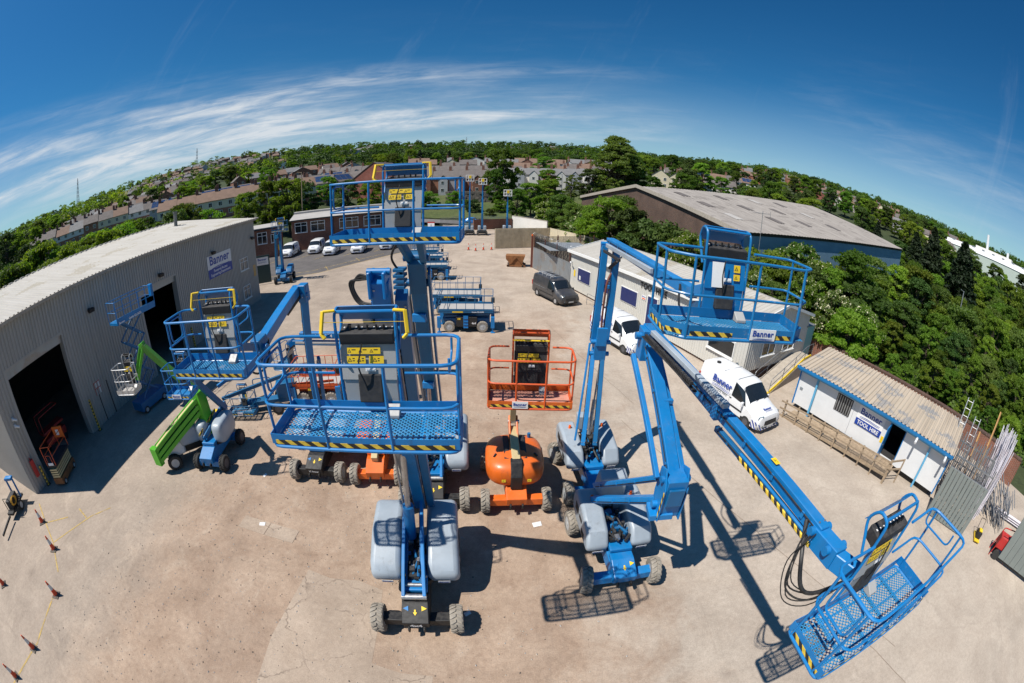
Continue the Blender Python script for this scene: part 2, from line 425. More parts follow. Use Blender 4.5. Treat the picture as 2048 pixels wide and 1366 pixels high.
# ------------------------------------------------------------------ mesh helpers
class MB:
    """collects shapes; build() links them as ONE mesh object"""
    def __init__(s):
        s.v = []; s.f = []; s.mi = []; s.k = 0
    def m(s, k):
        s.k = k; return s
    def add(s, vs, fs, X=None):
        o = len(s.v)
        if X is not None:
            vs = [X @ Vector(v) for v in vs]
        s.v.extend([tuple(v) for v in vs])
        for f in fs:
            s.f.append(tuple(i + o for i in f)); s.mi.append(s.k)
        return s
    def bx(s, x0, x1, y0, y1, z0, z1, X=None):
        return s.add([(x0, y0, z0), (x1, y0, z0), (x1, y1, z0), (x0, y1, z0), (x0, y0, z1), (x1, y0, z1), (x1, y1, z1), (x0, y1, z1)],
                     [(0, 3, 2, 1), (4, 5, 6, 7), (0, 1, 5, 4), (1, 2, 6, 5), (2, 3, 7, 6), (3, 0, 4, 7)], X)
    def box(s, c, d, X=None):
        return s.bx(c[0] - d[0] / 2, c[0] + d[0] / 2, c[1] - d[1] / 2, c[1] + d[1] / 2, c[2] - d[2] / 2, c[2] + d[2] / 2, X)
    def beam(s, a, b, w, h, w2=None, h2=None, up=(0, 0, 1)):
        a, b = Vector(a), Vector(b)
        d = (b - a).normalized(); u = Vector(up)
        if abs(d.dot(u)) > 0.98:
            u = Vector((0, 1, 0))
        x = d.cross(u).normalized(); u = x.cross(d)
        w2 = w if w2 is None else w2; h2 = h if h2 is None else h2
        vs = []
        for p, ww, hh in ((a, w, h), (b, w2, h2)):
            for i, j in ((-1, -1), (1, -1), (1, 1), (-1, 1)):
                vs.append(p + x * (i * ww / 2) + u * (j * hh / 2))
        return s.add(vs, [(0, 1, 2, 3), (7, 6, 5, 4), (0, 4, 5, 1), (1, 5, 6, 2), (2, 6, 7, 3), (3, 7, 4, 0)])
    def cyl(s, a, b, r, n=12, r2=None, caps=True):
        a, b = Vector(a), Vector(b); r2 = r if r2 is None else r2
        d = (b - a).normalized()
        x = d.orthogonal().normalized(); y = d.cross(x)
        vs = []
        for p, rr in ((a, r), (b, r2)):
            for i in range(n):
                t = 2 * pi * i / n
                vs.append(p + x * (rr * cos(t)) + y * (rr * sin(t)))
        fs = [(i, (i + 1) % n, n + (i + 1) % n, n + i) for i in range(n)]
        if caps:
            fs += [tuple(range(n - 1, -1, -1)), tuple(range(n, 2 * n))]
        return s.add(vs, fs)
    def tube(s, pts, r, n=6, closed=False, fil=0.0, fs_=3):
        P = [Vector(p) for p in pts]
        if fil:
            Q = []
            L = len(P)
            for i, p in enumerate(P):
                if not closed and i in (0, L - 1):
                    Q.append(p); continue
                a, b = P[i - 1] - p, P[(i + 1) % L] - p
                la, lb = a.length, b.length
                k = min(fil, la * 0.45, lb * 0.45)
                p0, p1 = p + a * (k / la), p + b * (k / lb)
                for j in range(fs_ + 1):
                    t = j / fs_
                    Q.append(p0 * (1 - t) ** 2 + p * 2 * t * (1 - t) + p1 * t * t)
            P = Q
        L = len(P); rings = []
        nrm = None
        for i in range(L):
            if closed:
                d = (P[(i + 1) % L] - P[i - 1])
            else:
                d = P[min(i + 1, L - 1)] - P[max(i - 1, 0)]
            if d.length < 1e-9:
                d = Vector((0, 0, 1))
            d.normalize()
            if nrm is None:
                nrm = d.orthogonal().normalized()
            nrm = (nrm - d * nrm.dot(d))
            nrm = nrm.normalized() if nrm.length > 1e-6 else d.orthogonal().normalized()
            bi = d.cross(nrm)
            rings.append([P[i] + nrm * (r * cos(2 * pi * j / n)) + bi * (r * sin(2 * pi * j / n)) for j in range(n)])
        vs = [v for rg in rings for v in rg]
        fs = []
        for i in range(L if closed else L - 1):
            a, b = i * n, ((i + 1) % L) * n
            if closed and i == L - 1:
                # best twist match
                k = min(range(n), key=lambda q: (rings[0][q] - rings[-1][0]).length)
            else:
                k = 0
            for j in range(n):
                fs.append((a + j, a + (j + 1) % n, b + (j + 1 + k) % n, b + (j + k) % n))
        if not closed:
            fs += [tuple(range(n - 1, -1, -1)), tuple(range((L - 1) * n, L * n))]
        return s.add(vs, fs)
    def prism(s, poly, ax, a0, a1, X=None):
        """2D polygon extruded along axis ax ('x','y','z')"""
        def P(p, a):
            return {'x': (a, p[0], p[1]), 'y': (p[0], a, p[1]), 'z': (p[0], p[1], a)}[ax]
        n = len(poly)
        vs = [P(p, a0) for p in poly] + [P(p, a1) for p in poly]
        fs = [(i, (i + 1) % n, n + (i + 1) % n, n + i) for i in range(n)] + [tuple(range(n - 1, -1, -1)), tuple(range(n, 2 * n))]
        return s.add(vs, fs, X)
    def dome(s, c, r, e=0.55, nu=28, nv=16):
        """rounded-box (superellipsoid) shell"""
        f = lambda v: (abs(v) ** e) * (1 if v >= 0 else -1)
        o = len(s.v)
        for j in range(nv + 1):
            ph = -pi / 2 + pi * j / nv
            for i in range(nu):
                th = 2 * pi * i / nu
                s.v.append((c[0] + r[0] * f(cos(ph)) * f(cos(th)), c[1] + r[1] * f(cos(ph)) * f(sin(th)), c[2] + r[2] * f(sin(ph))))
        for j in range(nv):
            for i in range(nu):
                a, b = o + j * nu + i, o + j * nu + (i + 1) % nu
                s.f.append((a, b, b + nu, a + nu)); s.mi.append(s.k)
        return s
    def quad(s, a, b, c, d):
        return s.add([a, b, c, d], [(0, 1, 2, 3)])
    def mesh(s, name, mats):
        me = bpy.data.meshes.new(name)
        me.from_pydata(s.v, [], s.f)
        for q in (mats if isinstance(mats, (list, tuple)) else [mats]):
            me.materials.append(M[q] if isinstance(q, str) else q)
        if any(s.mi):
            me.polygons.foreach_set('material_index', s.mi)
        bm = bmesh.new(); bm.from_mesh(me)
        bmesh.ops.recalc_face_normals(bm, faces=bm.faces)
        bm.to_mesh(me); bm.free()
        return me
    def build(s, name, mats, parent=None, smooth=35, bevel=0.0, seg=2, inv=None):
        if inv is not None:
            s.v = [tuple(inv @ Vector(v)) for v in s.v]
        me = s.mesh(name, mats)
        return link(name, me, parent, smooth, bevel, seg)
def link(name, me, parent=None, smooth=35, bevel=0.0, seg=2):
    if smooth:
        me.polygons.foreach_set('use_smooth', [True] * len(me.polygons))
        me.set_sharp_from_angle(angle=R(smooth))
    o = bpy.data.objects.new(name, me)
    COL.objects.link(o)
    if parent is not None:
        o.parent = parent
    if bevel:
        md = o.modifiers.new('bevel', 'BEVEL')
        md.width = bevel; md.segments = seg; md.limit_method = 'ANGLE'; md.angle_limit = R(40)
        md.harden_normals = False
    return o
def tag(o, label=None, cat=None, group=None, kind=None):
    if label: o['label'] = label
    if cat: o['category'] = cat
    if group: o['group'] = group
    if kind: o['kind'] = kind
    return o
def thing(name, label, cat, loc=(0, 0, 0), rz=0.0, group=None):
    o = bpy.data.objects.new(name, None)
    o.empty_display_size = 0.2
    COL.objects.link(o)
    o.location = loc; o.rotation_euler = (0, 0, rz)
    return tag(o, label, cat, group)
def inv_of(o):
    return (Matrix.Translation(o.location) @ Matrix.Rotation(o.rotation_euler[2], 4, 'Z')).inverted()
def copy_tree(o, parent=None):
    c = o.copy(); COL.objects.link(c); c.parent = parent
    for ch in list(o.children):
        copy_tree(ch, c)
    return c
_TXT = {}
def text_mesh(st, offset=0.0, spacing=1.0, shear=0.0):
    k = (st, offset, spacing, shear)
    if k in _TXT:
        return _TXT[k]
    c = bpy.data.curves.new('text', 'FONT')
    c.body = st; c.size = 1.0; c.extrude = 0.004; c.offset = offset; c.space_character = spacing; c.shear = shear
    c.align_x = 'CENTER'; c.align_y = 'CENTER'; c.resolution_u = 3
    o = bpy.data.objects.new('text', c); COL.objects.link(o)
    dg = bpy.context.evaluated_depsgraph_get()
    me = bpy.data.meshes.new_from_object(o.evaluated_get(dg))
    v = np.array([x.co[:] for x in me.vertices])
    bpy.data.objects.remove(o)
    w = v[:, 0].max() - v[:, 0].min(); h = v[:, 1].max() - v[:, 1].min()
    cx = (v[:, 0].max() + v[:, 0].min()) / 2; cy = (v[:, 1].max() + v[:, 1].min()) / 2
    _TXT[k] = (v - [cx, cy, 0], [tuple(p.vertices) for p in me.polygons], w, h)
    return _TXT[k]
def frame_mx(o, xd, up):
    x = Vector(xd).normalized(); u = Vector(up); n = x.cross(u).normalized(); u = n.cross(x)
    return Matrix(((x.x, u.x, n.x, o[0]), (x.y, u.y, n.y, o[1]), (x.z, u.z, n.z, o[2]), (0, 0, 0, 1)))
def put_text(mb, st, X, w=None, h=None, offset=0.0, spacing=1.0, dx=0, dy=0, dz=0.004, shear=0.0):
    v, f, tw, th = text_mesh(st, offset, spacing, shear)
    k = w / tw if w else h / th
    ky = (h / th) if (w and h) else k
    vs = [(a * k + dx, b * ky + dy, c * 0.3 + dz) for a, b, c in v]
    mb.add(vs, f, X)
def swoosh(mb, X, w, y0, t, amp, dz=0.004, n=12):
    for off, sc in ((0, 1.0), (-t * 2.0, 0.97)):
        vs = []; fs = []
        for i in range(n + 1):
            u = i / n
            x = (u - 0.5) * w * sc
            y = y0 + off + amp * (u - 0.5) * 2 * 0.35 + amp * 0.5 * sin((u - 0.15) * 2.2 * pi)
            tt = t * (0.45 + 0.55 * sin(pi * u) ** 0.5)
            vs += [(x, y, dz), (x, y + tt, dz)]
        for i in range(n):
            fs.append((2 * i, 2 * i + 2, 2 * i + 3, 2 * i + 1))
        mb.add(vs, fs, X)
def banner_logo(parent, X, w, name='logo', dz=0.006, m='logo_blue'):
    """bold word with a double wave under it"""
    b = MB()
    put_text(b, 'Banner', X, w=w, h=w * .235, offset=0.024, dz=dz, spacing=1.04)
    o = b.build(name, m, parent, smooth=0)
    b = MB()
    swoosh(b, X, w * 0.98, -w * 0.21, w * 0.022, w * 0.02, dz=dz)
    tag(b.build('wave_underline', m, parent, smooth=0), kind='stuff')
    return o
# ------------------------------------------------------------------ terrain
AZT = [-180, -110, -90, -75, -60, -40, -25, -10, 5, 20, 35, 50, 65, 80, 100, 180]
RT = [0, 74, 95, 130, 170, 260, 420, 700, 1100, 3200]
ZT = {
    74: [0, 0, 0, 0, 0, 0, 0, 0, 0, -.5, -1, -1, -1, -1, 0, 0],
    95: [0, 0, 1.5, 2, 2, 2, 1, 0, 0, 0, -1, -1.5, -1.5, -1, 0, 0],
    130: [0, 2, 4, 5, 6, 6, 6, 3.6, 4.8, 5, 2, -1, -1.5, -1, 0, 0],
    170: [2, 4, 6, 8, 9, 9, 8.2, 7.8, 8, 11, 9, 5, 4, 4, 3, 2],
    260: [4, 8, 10, 12, 14, 16, 16, 16, 16, 20, 23, 17, 13, 12, 8, 4],
    420: [6, 14, 17, 20, 24, 32, 30, 28, 28, 32, 39, 33, 25, 24, 14, 6],
    700: [10, 30, 42, 46, 52, 70, 66, 62, 62, 57, 64, 55, 43, 44, 30, 10],
    1100: [10, 34, 46, 50, 56, 76, 74, 70, 70, 62, 66, 57, 46, 46, 34, 10],
    3200: [0, 20, 30, 30, 30, 40, 40, 40, 40, 40, 40, 30, 30, 30, 20, 0],
}
def ter(x, y):
    r = math.hypot(x, y); a = math.degrees(math.atan2(x, y))
    def za(rr):
        return 0.0 if rr == 0 else float(np.interp(a, AZT, ZT[rr]))
    if r <= 74:
        k = max(0.0, (r - 55) / 19)
        return za(74) * k
    for i in range(1, len(RT) - 1):
        if r <= RT[i + 1]:
            t = (r - RT[i]) / (RT[i + 1] - RT[i])
            t = t * t * (3 - 2 * t) * 0.4 + t * 0.6
            return za(RT[i]) * (1 - t) + za(RT[i + 1]) * t
    return za(RT[-1])
rad = [0, 20, 40, 55, 62, 68, 74, 79, 84, 89, 95, 102, 109, 116, 123, 130, 138, 146, 154, 162, 170, 190, 215, 240, 260, 300, 340, 380, 420, 480, 540, 600, 650, 700, 770, 850, 950, 1100, 1500, 2200, 3200]
b = MB()
nA = 144
b.v.append((0, 0, -0.07))
for r_ in rad[1:]:
    for i in range(nA):
        a = 2 * pi * i / nA
        x, y = r_ * sin(a), r_ * cos(a)
        b.v.append((x, y, ter(x, y) - 0.07))
for i in range(nA):
    b.f.append((0, 1 + (i + 1) % nA, 1 + i)); b.mi.append(0)
for k in range(len(rad) - 2):
    o0, o1 = 1 + k * nA, 1 + (k + 1) * nA
    for i in range(nA):
        j = (i + 1) % nA
        b.f.append((o0 + i, o0 + j, o1 + j, o1 + i)); b.mi.append(0)
o = b.build('terrain', 'terrain_green', None, smooth=60)
tag(o, 'green rolling ground rising to the hills all round', kind='structure')

# ------------------------------------------------------------------ yard surfaces
def yardmat():
    m, t, bs = newmat('yard')
    geo = t.n('ShaderNodeNewGeometry'); P = geo.outputs['Position']
    sp = t.n('ShaderNodeSeparateXYZ'); t.l(P, sp.inputs[0])
    X, Y = sp.outputs[0], sp.outputs[1]
    big = t.noise(P, 0.11, 5, 0.6, 0.6)
    mid = t.noise(P, 0.55, 7, 0.65, 0.4)
    fine = t.noise(P, 6, 8, 0.7)
    grit = t.noise(P, 26, 4, 0.7)
    # compacted dirt in the middle, swept concrete to the right and at the far left
    wob = t.math('MULTIPLY', t.math('SUBTRACT', mid, 0.5), 7.0)
    xr = t.math('ADD', X, wob)
    conc_r = t.rng(xr, 2.0, 5.2)
    conc_l = t.rng(xr, -11.0, -14.5)
    far = t.rng(t.math('ADD', Y, wob), 22, 34)
    conc = t.math('MAXIMUM', t.math('MAXIMUM', conc_r, conc_l), t.math('MULTIPLY', far, 0.75))
    dirt = t.mix(t.rng(mid, 0.35, 0.68), (0.335, 0.240, 0.175), (0.455, 0.345, 0.26))
    dirt = t.mix(t.math('MULTIPLY', t.rng(big, 0.5, 0.72), 0.55), dirt, (0.23, 0.165, 0.125))
    cc_ = t.mix(t.rng(mid, 0.3, 0.7), (0.385, 0.320, 0.26), (0.47, 0.402, 0.333))
    cc_ = t.mix(t.math('MULTIPLY', t.rng(big, 0.52, 0.7), 0.5), cc_, (0.50, 0.435, 0.365))
    cl_ = t.mix(t.rng(mid, 0.3, 0.7), (0.315, 0.258, 0.21), (0.40, 0.33, 0.268))
    cc2 = t.mix(conc_l, cc_, cl_)
    c = t.mix(conc, dirt, cc2)
    # tyre runs: long soft dark streaks
    st = t.rng(t.noise(t.mapping(P, (1.1, 0.09, 1), (0, 0, R(9))), 1.0, 5, 0.6), 0.55, 0.72)
    c = t.mix(t.math('MULTIPLY', st, 0.20), c, (0.25, 0.185, 0.14))
    clod = t.rng(t.noise(P, 2.1, 10, 0.75, 0.5), 0.50, 0.66)
    c = t.mix(t.math('MULTIPLY', t.math('MULTIPLY', clod, t.rng(conc, 0, 1, 1.0, 0.2)), 0.40), c, (0.25, 0.168, 0.118))
    dust = t.rng(t.noise(P, 0.8, 8, 0.7, 0.8), 0.54, 0.70)
    c = t.mix(t.math('MULTIPLY', dust, 0.42), c, (0.50, 0.41, 0.325))
    tr = t.n('ShaderNodeTexWave', wave_type='BANDS', bands_direction='Y'); tr.inputs['Scale'].default_value = 1.9; tr.inputs['Distortion'].default_value = 2.5; tr.inputs['Detail'].default_value = 3
    t.l(t.mapping(P, (1, 1, 1), (0, 0, R(24))), tr.inputs['Vector'])
    lane = t.rng(t.noise(t.mapping(P, (0.75, 0.10, 1), (0, 0, R(-12))), 1.0, 4, 0.6), 0.60, 0.66)
    c = t.mix(t.math('MULTIPLY', t.math('MULTIPLY', lane, tr.outputs['Fac']), 0.16), c, (0.16, 0.12, 0.09))
    # oil spots
    vo = t.n('ShaderNodeTexVoronoi'); vo.inputs['Scale'].default_value = 0.33
    t.l(P, vo.inputs['Vector'])
    sp_ = t.rng(t.math('ADD', vo.outputs['Distance'], t.math('MULTIPLY', mid, 0.25)), 0.13, 0.24, 1, 0)
    c = t.mix(t.math('MULTIPLY', sp_, 0.32), c, (0.16, 0.125, 0.10))
    # brown spill by the right hand side
    dx = t.math('SUBTRACT', X, 17.9); dy = t.math('SUBTRACT', Y, -0.4)
    dd = t.math('ADD', t.math('MULTIPLY', dx, dx), t.math('MULTIPLY', t.math('MULTIPLY', dy, dy), 0.35))
    spill = t.rng(t.math('ADD', dd, t.math('MULTIPLY', mid, 2.2)), 1.2, 2.0, 0.6, 0)
    c = t.mix(spill, c, (0.22, 0.155, 0.095))
    c = t.mix(1, c, t.rng(fine, 0.3, 0.75, 0.83, 1.12), 'MULTIPLY')
    c = t.mix(1, c, t.rng(grit, 0.32, 0.62, 0.82, 1.07), 'MULTIPLY')
    broad = t.noise(P, 0.23, 6, 0.62, 1.0)
    c = t.mix(1, c, t.rng(broad, 0.34, 0.66, 0.84, 1.07), 'MULTIPLY')
    skid = t.rng(t.noise(t.mapping(P, (2.6, 0.12, 1), (0, 0, R(-17))), 1.0, 5, 0.6, 0.3), 0.62, 0.74)
    skid2 = t.rng(t.noise(t.mapping(P, (0.12, 2.2, 1), (0, 0, R(21)), (4, 2, 0)), 1.0, 5, 0.6, 0.3), 0.64, 0.76)
    c = t.mix(t.math('MULTIPLY', t.math('MAXIMUM', skid, skid2), 0.24), c, (0.17, 0.135, 0.11))
    t.l(c, bs.inputs['Base Color'])
    bs.inputs['Roughness'].default_value = 0.93
    bs.inputs['Specular IOR Level'].default_value = 0.2
    h = t.math('ADD', t.math('MULTIPLY', fine, 0.6), t.math('MULTIPLY', grit, 0.35))
    hb = t.math('MULTIPLY', h, t.rng(conc, 0, 1, 1.0, 0.3))
    t.l(t.bump(hb, 0.6, 0.06), bs.inputs['Normal'])
yardmat()
def slabmat(name, c1, c2, crack, cscale, ccol):
    m, t, bs = newmat(name)
    P = t.n('ShaderNodeNewGeometry').outputs['Position']
    mid = t.noise(P, 0.7, 7, 0.65, 0.3); fine = t.noise(P, 7, 8, 0.7); grit = t.noise(P, 34, 4, 0.7)
    c = t.mix(t.rng(mid, 0.3, 0.7), c1, c2)
    if crack:
        wp = t.n('ShaderNodeVectorMath', operation='ADD')
        nz = t.n('ShaderNodeTexNoise'); nz.inputs['Scale'].default_value = 1.4; nz.inputs['Detail'].default_value = 6
        t.l(P, nz.inputs['Vector']); t.l(P, wp.inputs[0]); t.l(nz.outputs['Color'], wp.inputs[1])
        vo = t.n('ShaderNodeTexVoronoi', feature='DISTANCE_TO_EDGE'); vo.inputs['Scale'].default_value = cscale
        t.l(wp.outputs[0], vo.inputs['Vector'])
        cr = t.math('MULTIPLY', t.rng(vo.outputs['Distance'], 0.004, 0.016, 1, 0), t.rng(mid, 0.42, 0.56))
        c = t.mix(t.math('MULTIPLY', cr, crack), c, ccol)
    broad = t.noise(P, 0.23, 6, 0.62, 1.0)
    c = t.mix(1, c, t.rng(broad, 0.34, 0.66, 0.84, 1.07), 'MULTIPLY')
    c = t.mix(1, c, t.rng(fine, 0.3, 0.75, 0.85, 1.11), 'MULTIPLY')
    c = t.mix(1, c, t.rng(grit, 0.32, 0.65, 0.82, 1.08), 'MULTIPLY')
    t.l(c, bs.inputs['Base Color'])
    bs.inputs['Roughness'].default_value = 0.92
    bs.inputs['Specular IOR Level'].default_value = 0.2
    t.l(t.bump(t.math('ADD', fine, t.math('MULTIPLY', grit, 0.6)), 0.35, 0.03), bs.inputs['Normal'])
slabmat('slab', (0.345, 0.268, 0.206), (0.435, 0.35, 0.277), 0.6, 0.55, (0.15, 0.115, 0.09))
slabmat('slab_right', (0.39, 0.326, 0.266), (0.475, 0.408, 0.338), 0.18, 0.16, (0.2, 0.16, 0.13))
slabmat('asphalt', (0.105, 0.098, 0.098), (0.15, 0.138, 0.132), 0.4, 0.3, (0.06, 0.055, 0.05))
slabmat('road_far', (0.15, 0.145, 0.15), (0.19, 0.18, 0.18), 0, 1, (0, 0, 0))
def sheet(name, pts, z, m, label):
    b = MB(); b.add([(p[0], p[1], z) for p in pts], [tuple(range(len(pts)))])
    return tag(b.build(name, m, None, 0), label, kind='structure')
sheet('yard', [(-70, -14), (26, -14), (32, 0), (30, 8), (24, 22), (16, 38), (12, 58), (12, 82), (-12, 88), (-70, 78)], 0.0, 'yard', 'dusty concrete and dirt yard')
sheet('car_park', [(-44, 44), (-30, 42.2), (-23.6, 46.4), (-16.3, 58.6), (-11.6, 70), (-11.5, 84), (-44, 70)], 0.004, 'asphalt', 'dark asphalt car park in front of the brick office')
sheet('concrete_pad', [(-6.0, 6.95), (-5.2, 6.8), (-4.3, 6.92), (-3.5, 6.7), (-3.35, 5.3), (-3.3, 4.15), (-2.5, 4.0), (-1.7, 4.05), (-1.62, 2.2), (-1.55, 0.5), (-1.4, -12), (-6.6, -12), (-6.35, -2), (-6.2, 2.0), (-6.3, 4.2)], 0.004, 'slab', 'cracked concrete pad in the yard')
sheet('concrete_lane', [(30, -13), (13.2, -13), (12.2, -1), (10.4, 4.2), (12.6, 8.4), (13.4, 15.0), (17.5, 15.5), (22, 4), (29.5, 4)], 0.004, 'slab_right', 'smooth pale concrete lane by the site cabin')
b = MB()
for k in range(2):
    b.bx(k * 1.22, k * 1.22 + 1.2, 0, 0.62, 0, 0.014)
o = b.build('paving_strip', 'slab', None, 0, 0.008)
o.location = (-9.4, 8.0, 0.0); o.rotation_euler = (0, 0, R(-3)); tag(o, 'two flush concrete paving slabs in the dirt', kind='structure')
def strip(pts, w, z=0.008):
    b = MB()
    for a, c in zip(pts, pts[1:]):
        a, c = Vector((*a, 0)), Vector((*c, 0)); n = (c - a).normalized().cross(Vector((0, 0, 1))) * (w / 2)
        b.add([(*(a - n).xy, z), (*(c - n).xy, z), (*(c + n).xy, z), (*(a + n).xy, z)], [(0, 1, 2, 3)])
    return b
def yline(pts, w=0.1, nm='painted_line', lab='worn yellow painted line on the yard'):
    tag(strip(pts, w).build(nm, 'line_yellow', None, 0), lab, kind='structure')
yline([(-21.9, 4.1), (-18.3, 2.9), (-16.6, 1.9)], 0.08)
yline([(-15.9, 0.7), (-15.3, -1.6), (-15.6, -4.6)], 0.1)
yline([(-20.2, 3.3), (-18.7, 4.6)], 0.08); yline([(-18.3, 2.9), (-17.2, 5.4), (-16.4, 6.4)], 0.08); yline([(-17.4, 5.2), (-18.4, 5.4)], 0.08)
yline([(-30.5, 42), (-23.4, 46.4), (-16.2, 58.6), (-11.9, 68.5)], 0.14)
yline([(-31, 44.5), (-25, 47.6), (-18.6, 58.0)], 0.12)
for q in ((-29.5, 43), (-26.3, 45), (-23.0, 48), (-20.5, 53)):
    yline([q, (q[0] - 1.4, q[1] + 2.2)], 0.1)
for q in ((-36, 53), (-32.4, 55), (-28.6, 55), (-24.6, 57), (-20.8, 60)):
    yline([q, (q[0] + 1.4, q[1] + 6)], 0.1, 'bay_line', 'faded parking bay line on the asphalt')
mat('joint_dark', (0.2, 0.155, 0.12), .95, 0, .3, 3)
for i, pts in enumerate(([(-1.45, 3.9), (-1.5, 1.0), (-1.35, -3)], [(10.4, 4.2), (12.2, -1), (13.2, -12)], [(5.2, 16.5), (8.6, 9.2), (12.4, 1.0)], [(2.5, 30), (4.2, 24), (6.4, 17.5)])):
    rj = random.Random(i); P_ = []
    for a, c in zip(pts, pts[1:]):
        for k in range(12):
            f = k / 12; P_.append((a[0] + (c[0] - a[0]) * f + rj.uniform(-.03, .03), a[1] + (c[1] - a[1]) * f + rj.uniform(-.03, .03)))
    tag(strip(P_, .022, .009).build('concrete_joint', 'joint_dark', None, 0), 'dark joint line between concrete bays', kind='structure')
mat('oil_stain', (0.085, 0.07, 0.06), .6, 0, .3, 3)
# road past the gate
b = MB()
RP = [(-95, 96), (-60, 97), (-30, 97), (-8, 96), (14, 97), (40, 104), (70, 118)]
for a, c in zip(RP, RP[1:]):
    b.add([(a[0], a[1] - 3.6, ter(*a) + 0.05), (c[0], c[1] - 3.6, ter(*c) + 0.05), (c[0], c[1] + 3.6, ter(*c) + 0.05), (a[0], a[1] + 3.6, ter(*a) + 0.05)], [(0, 1, 2, 3)])
tag(b.build('road', 'road_far', None, 0), 'grey road passing the yard gate', kind='structure')
b = MB()
for a, c in zip([(-12, 82), (-12, 94)], [(-12, 94)]):
    b.add([(-14.5, 78, 0.02), (-8.5, 78, 0.02), (-7.0, 94, 0.09), (-16.0, 94, 0.09)], [(0, 1, 2, 3)])
tag(b.build('entrance_drive', 'slab_right', None, 0), 'concrete drive from the yard to the road', kind='structure')
b = MB()
b.add([(-78, 97, ter(-78, 97) + .06), (-66, 100, ter(-66, 100) + .06), (-52, 118, ter(-52, 118) + .3), (-58, 132, ter(-58, 132) + .3), (-66, 126, ter(-66, 126) + .3)], [(0, 1, 2, 3, 4)])
# grass bank above the road
b2 = MB()
G = [(x, y) for y in np.linspace(101, 140, 9) for x in np.linspace(-34, 26, 13)]
for (x, y) in G:
    b2.v.append((x, y, ter(x, y) + 0.12 + 0.25 * sin(x * 0.7) * sin(y * 0.9)))
for r_ in range(8):
    for c_ in range(12):
        q = r_ * 13 + c_
        b2.f.append((q, q + 1, q + 14, q + 13)); b2.mi.append(0)
tag(b2.build('grass_bank', 'grass_bank', None, 60), 'sloping grass bank above the road', kind='structure')
b3 = MB()
for i in range(9):
    for j in range(5):
        az = R(-63 + i * 1.5); rr = 560 + j * 22
        x, y = rr * sin(az), rr * cos(az)
        b3.v.append((x, y, ter(x, y) + 0.8))
for i in range(8):
    for j in range(4):
        q = i * 5 + j
        b3.f.append((q, q + 5, q + 6, q + 1)); b3.mi.append(0)
tag(b3.build('hill_meadow', 'hill_grass', None, 60), 'dry grass meadow on the left hill', kind='structure')
# loose stones on the dirt
rnd = random.Random(3)
b = MB()
for i in range(5200):
    x = rnd.gauss(-7.5, 5.5); y = rnd.uniform(-1, 17)
    if not (-15 < x < 3.5):
        continue
    s_ = 0.012 + 0.032 * rnd.random() ** 3
    a = rnd.random() * pi
    vs = [(x + s_ * cos(a + q * pi / 2) * (1 if q % 2 else .7), y + s_ * sin(a + q * pi / 2) * (1 if q % 2 else .7), 0.003) for q in range(4)] + [(x, y, s_ * 0.9)]
    b.m(i % 3); b.add(vs, [(0, 1, 4), (1, 2, 4), (2, 3, 4), (3, 0, 4)])
tag(b.build('loose_stones', ['conc_block', 'wood_stone', 'felt'], None, 0), 'loose stones scattered on the dirt', 'gravel', kind='stuff')

# ------------------------------------------------------------------ buildings
def corr(mb, p0, p1, z0, z1, n, pitch=0.2, depth=0.03, ztop=None):
    """profiled wall sheet from p0 to p1 (local xy), outward normal n; ztop(t) gives a sloping top"""
    p0, p1 = Vector(p0), Vector(p1); L = (p1 - p0).length; d = (p1 - p0) / L; n = Vector(n)
    k = max(1, int(round(L / pitch))); pt = L / k
    cols = []
    for i in range(k):
        for f, e in ((0, 0), (0.30, 0), (0.42, 1), (0.88, 1)):
            cols.append((i * pt + f * pt, e))
    cols.append((L, 0))
    o = len(mb.v)
    for u, e in cols:
        q = p0 + d * u + n * (depth * e)
        zt = z1 if ztop is None else ztop(u / L)
        mb.v.append((q.x, q.y, z0)); mb.v.append((q.x, q.y, zt))
    for i in range(len(cols) - 1):
        a = o + 2 * i
        mb.f.append((a, a + 2, a + 3, a + 1)); mb.mi.append(mb.k)
    return mb
def corr_roof(mb, x0, x1, ya, za, yb, zb, pitch=0.33, depth=0.04, xs=0.0):
    """profiled roof slope: ribs run from (ya,za) to (yb,zb)"""
    L = x1 - x0; k = max(1, int(round(L / pitch))); pt = L / k
    o = len(mb.v); c = 0
    for i in range(k + 1):
        for f, e in ((0, 0), (0.5, 0), (0.62, 1), (0.88, 1)):
            if i == k and f > 0:
                break
            x = x0 + (i + f) * pt
            mb.v.append((x, ya, za + depth * e)); mb.v.append((x, yb, zb + depth * e)); c += 1
    for i in range(c - 1):
        a = o + 2 * i
        mb.f.append((a, a + 2, a + 3, a + 1)); mb.mi.append(mb.k)
    return mb
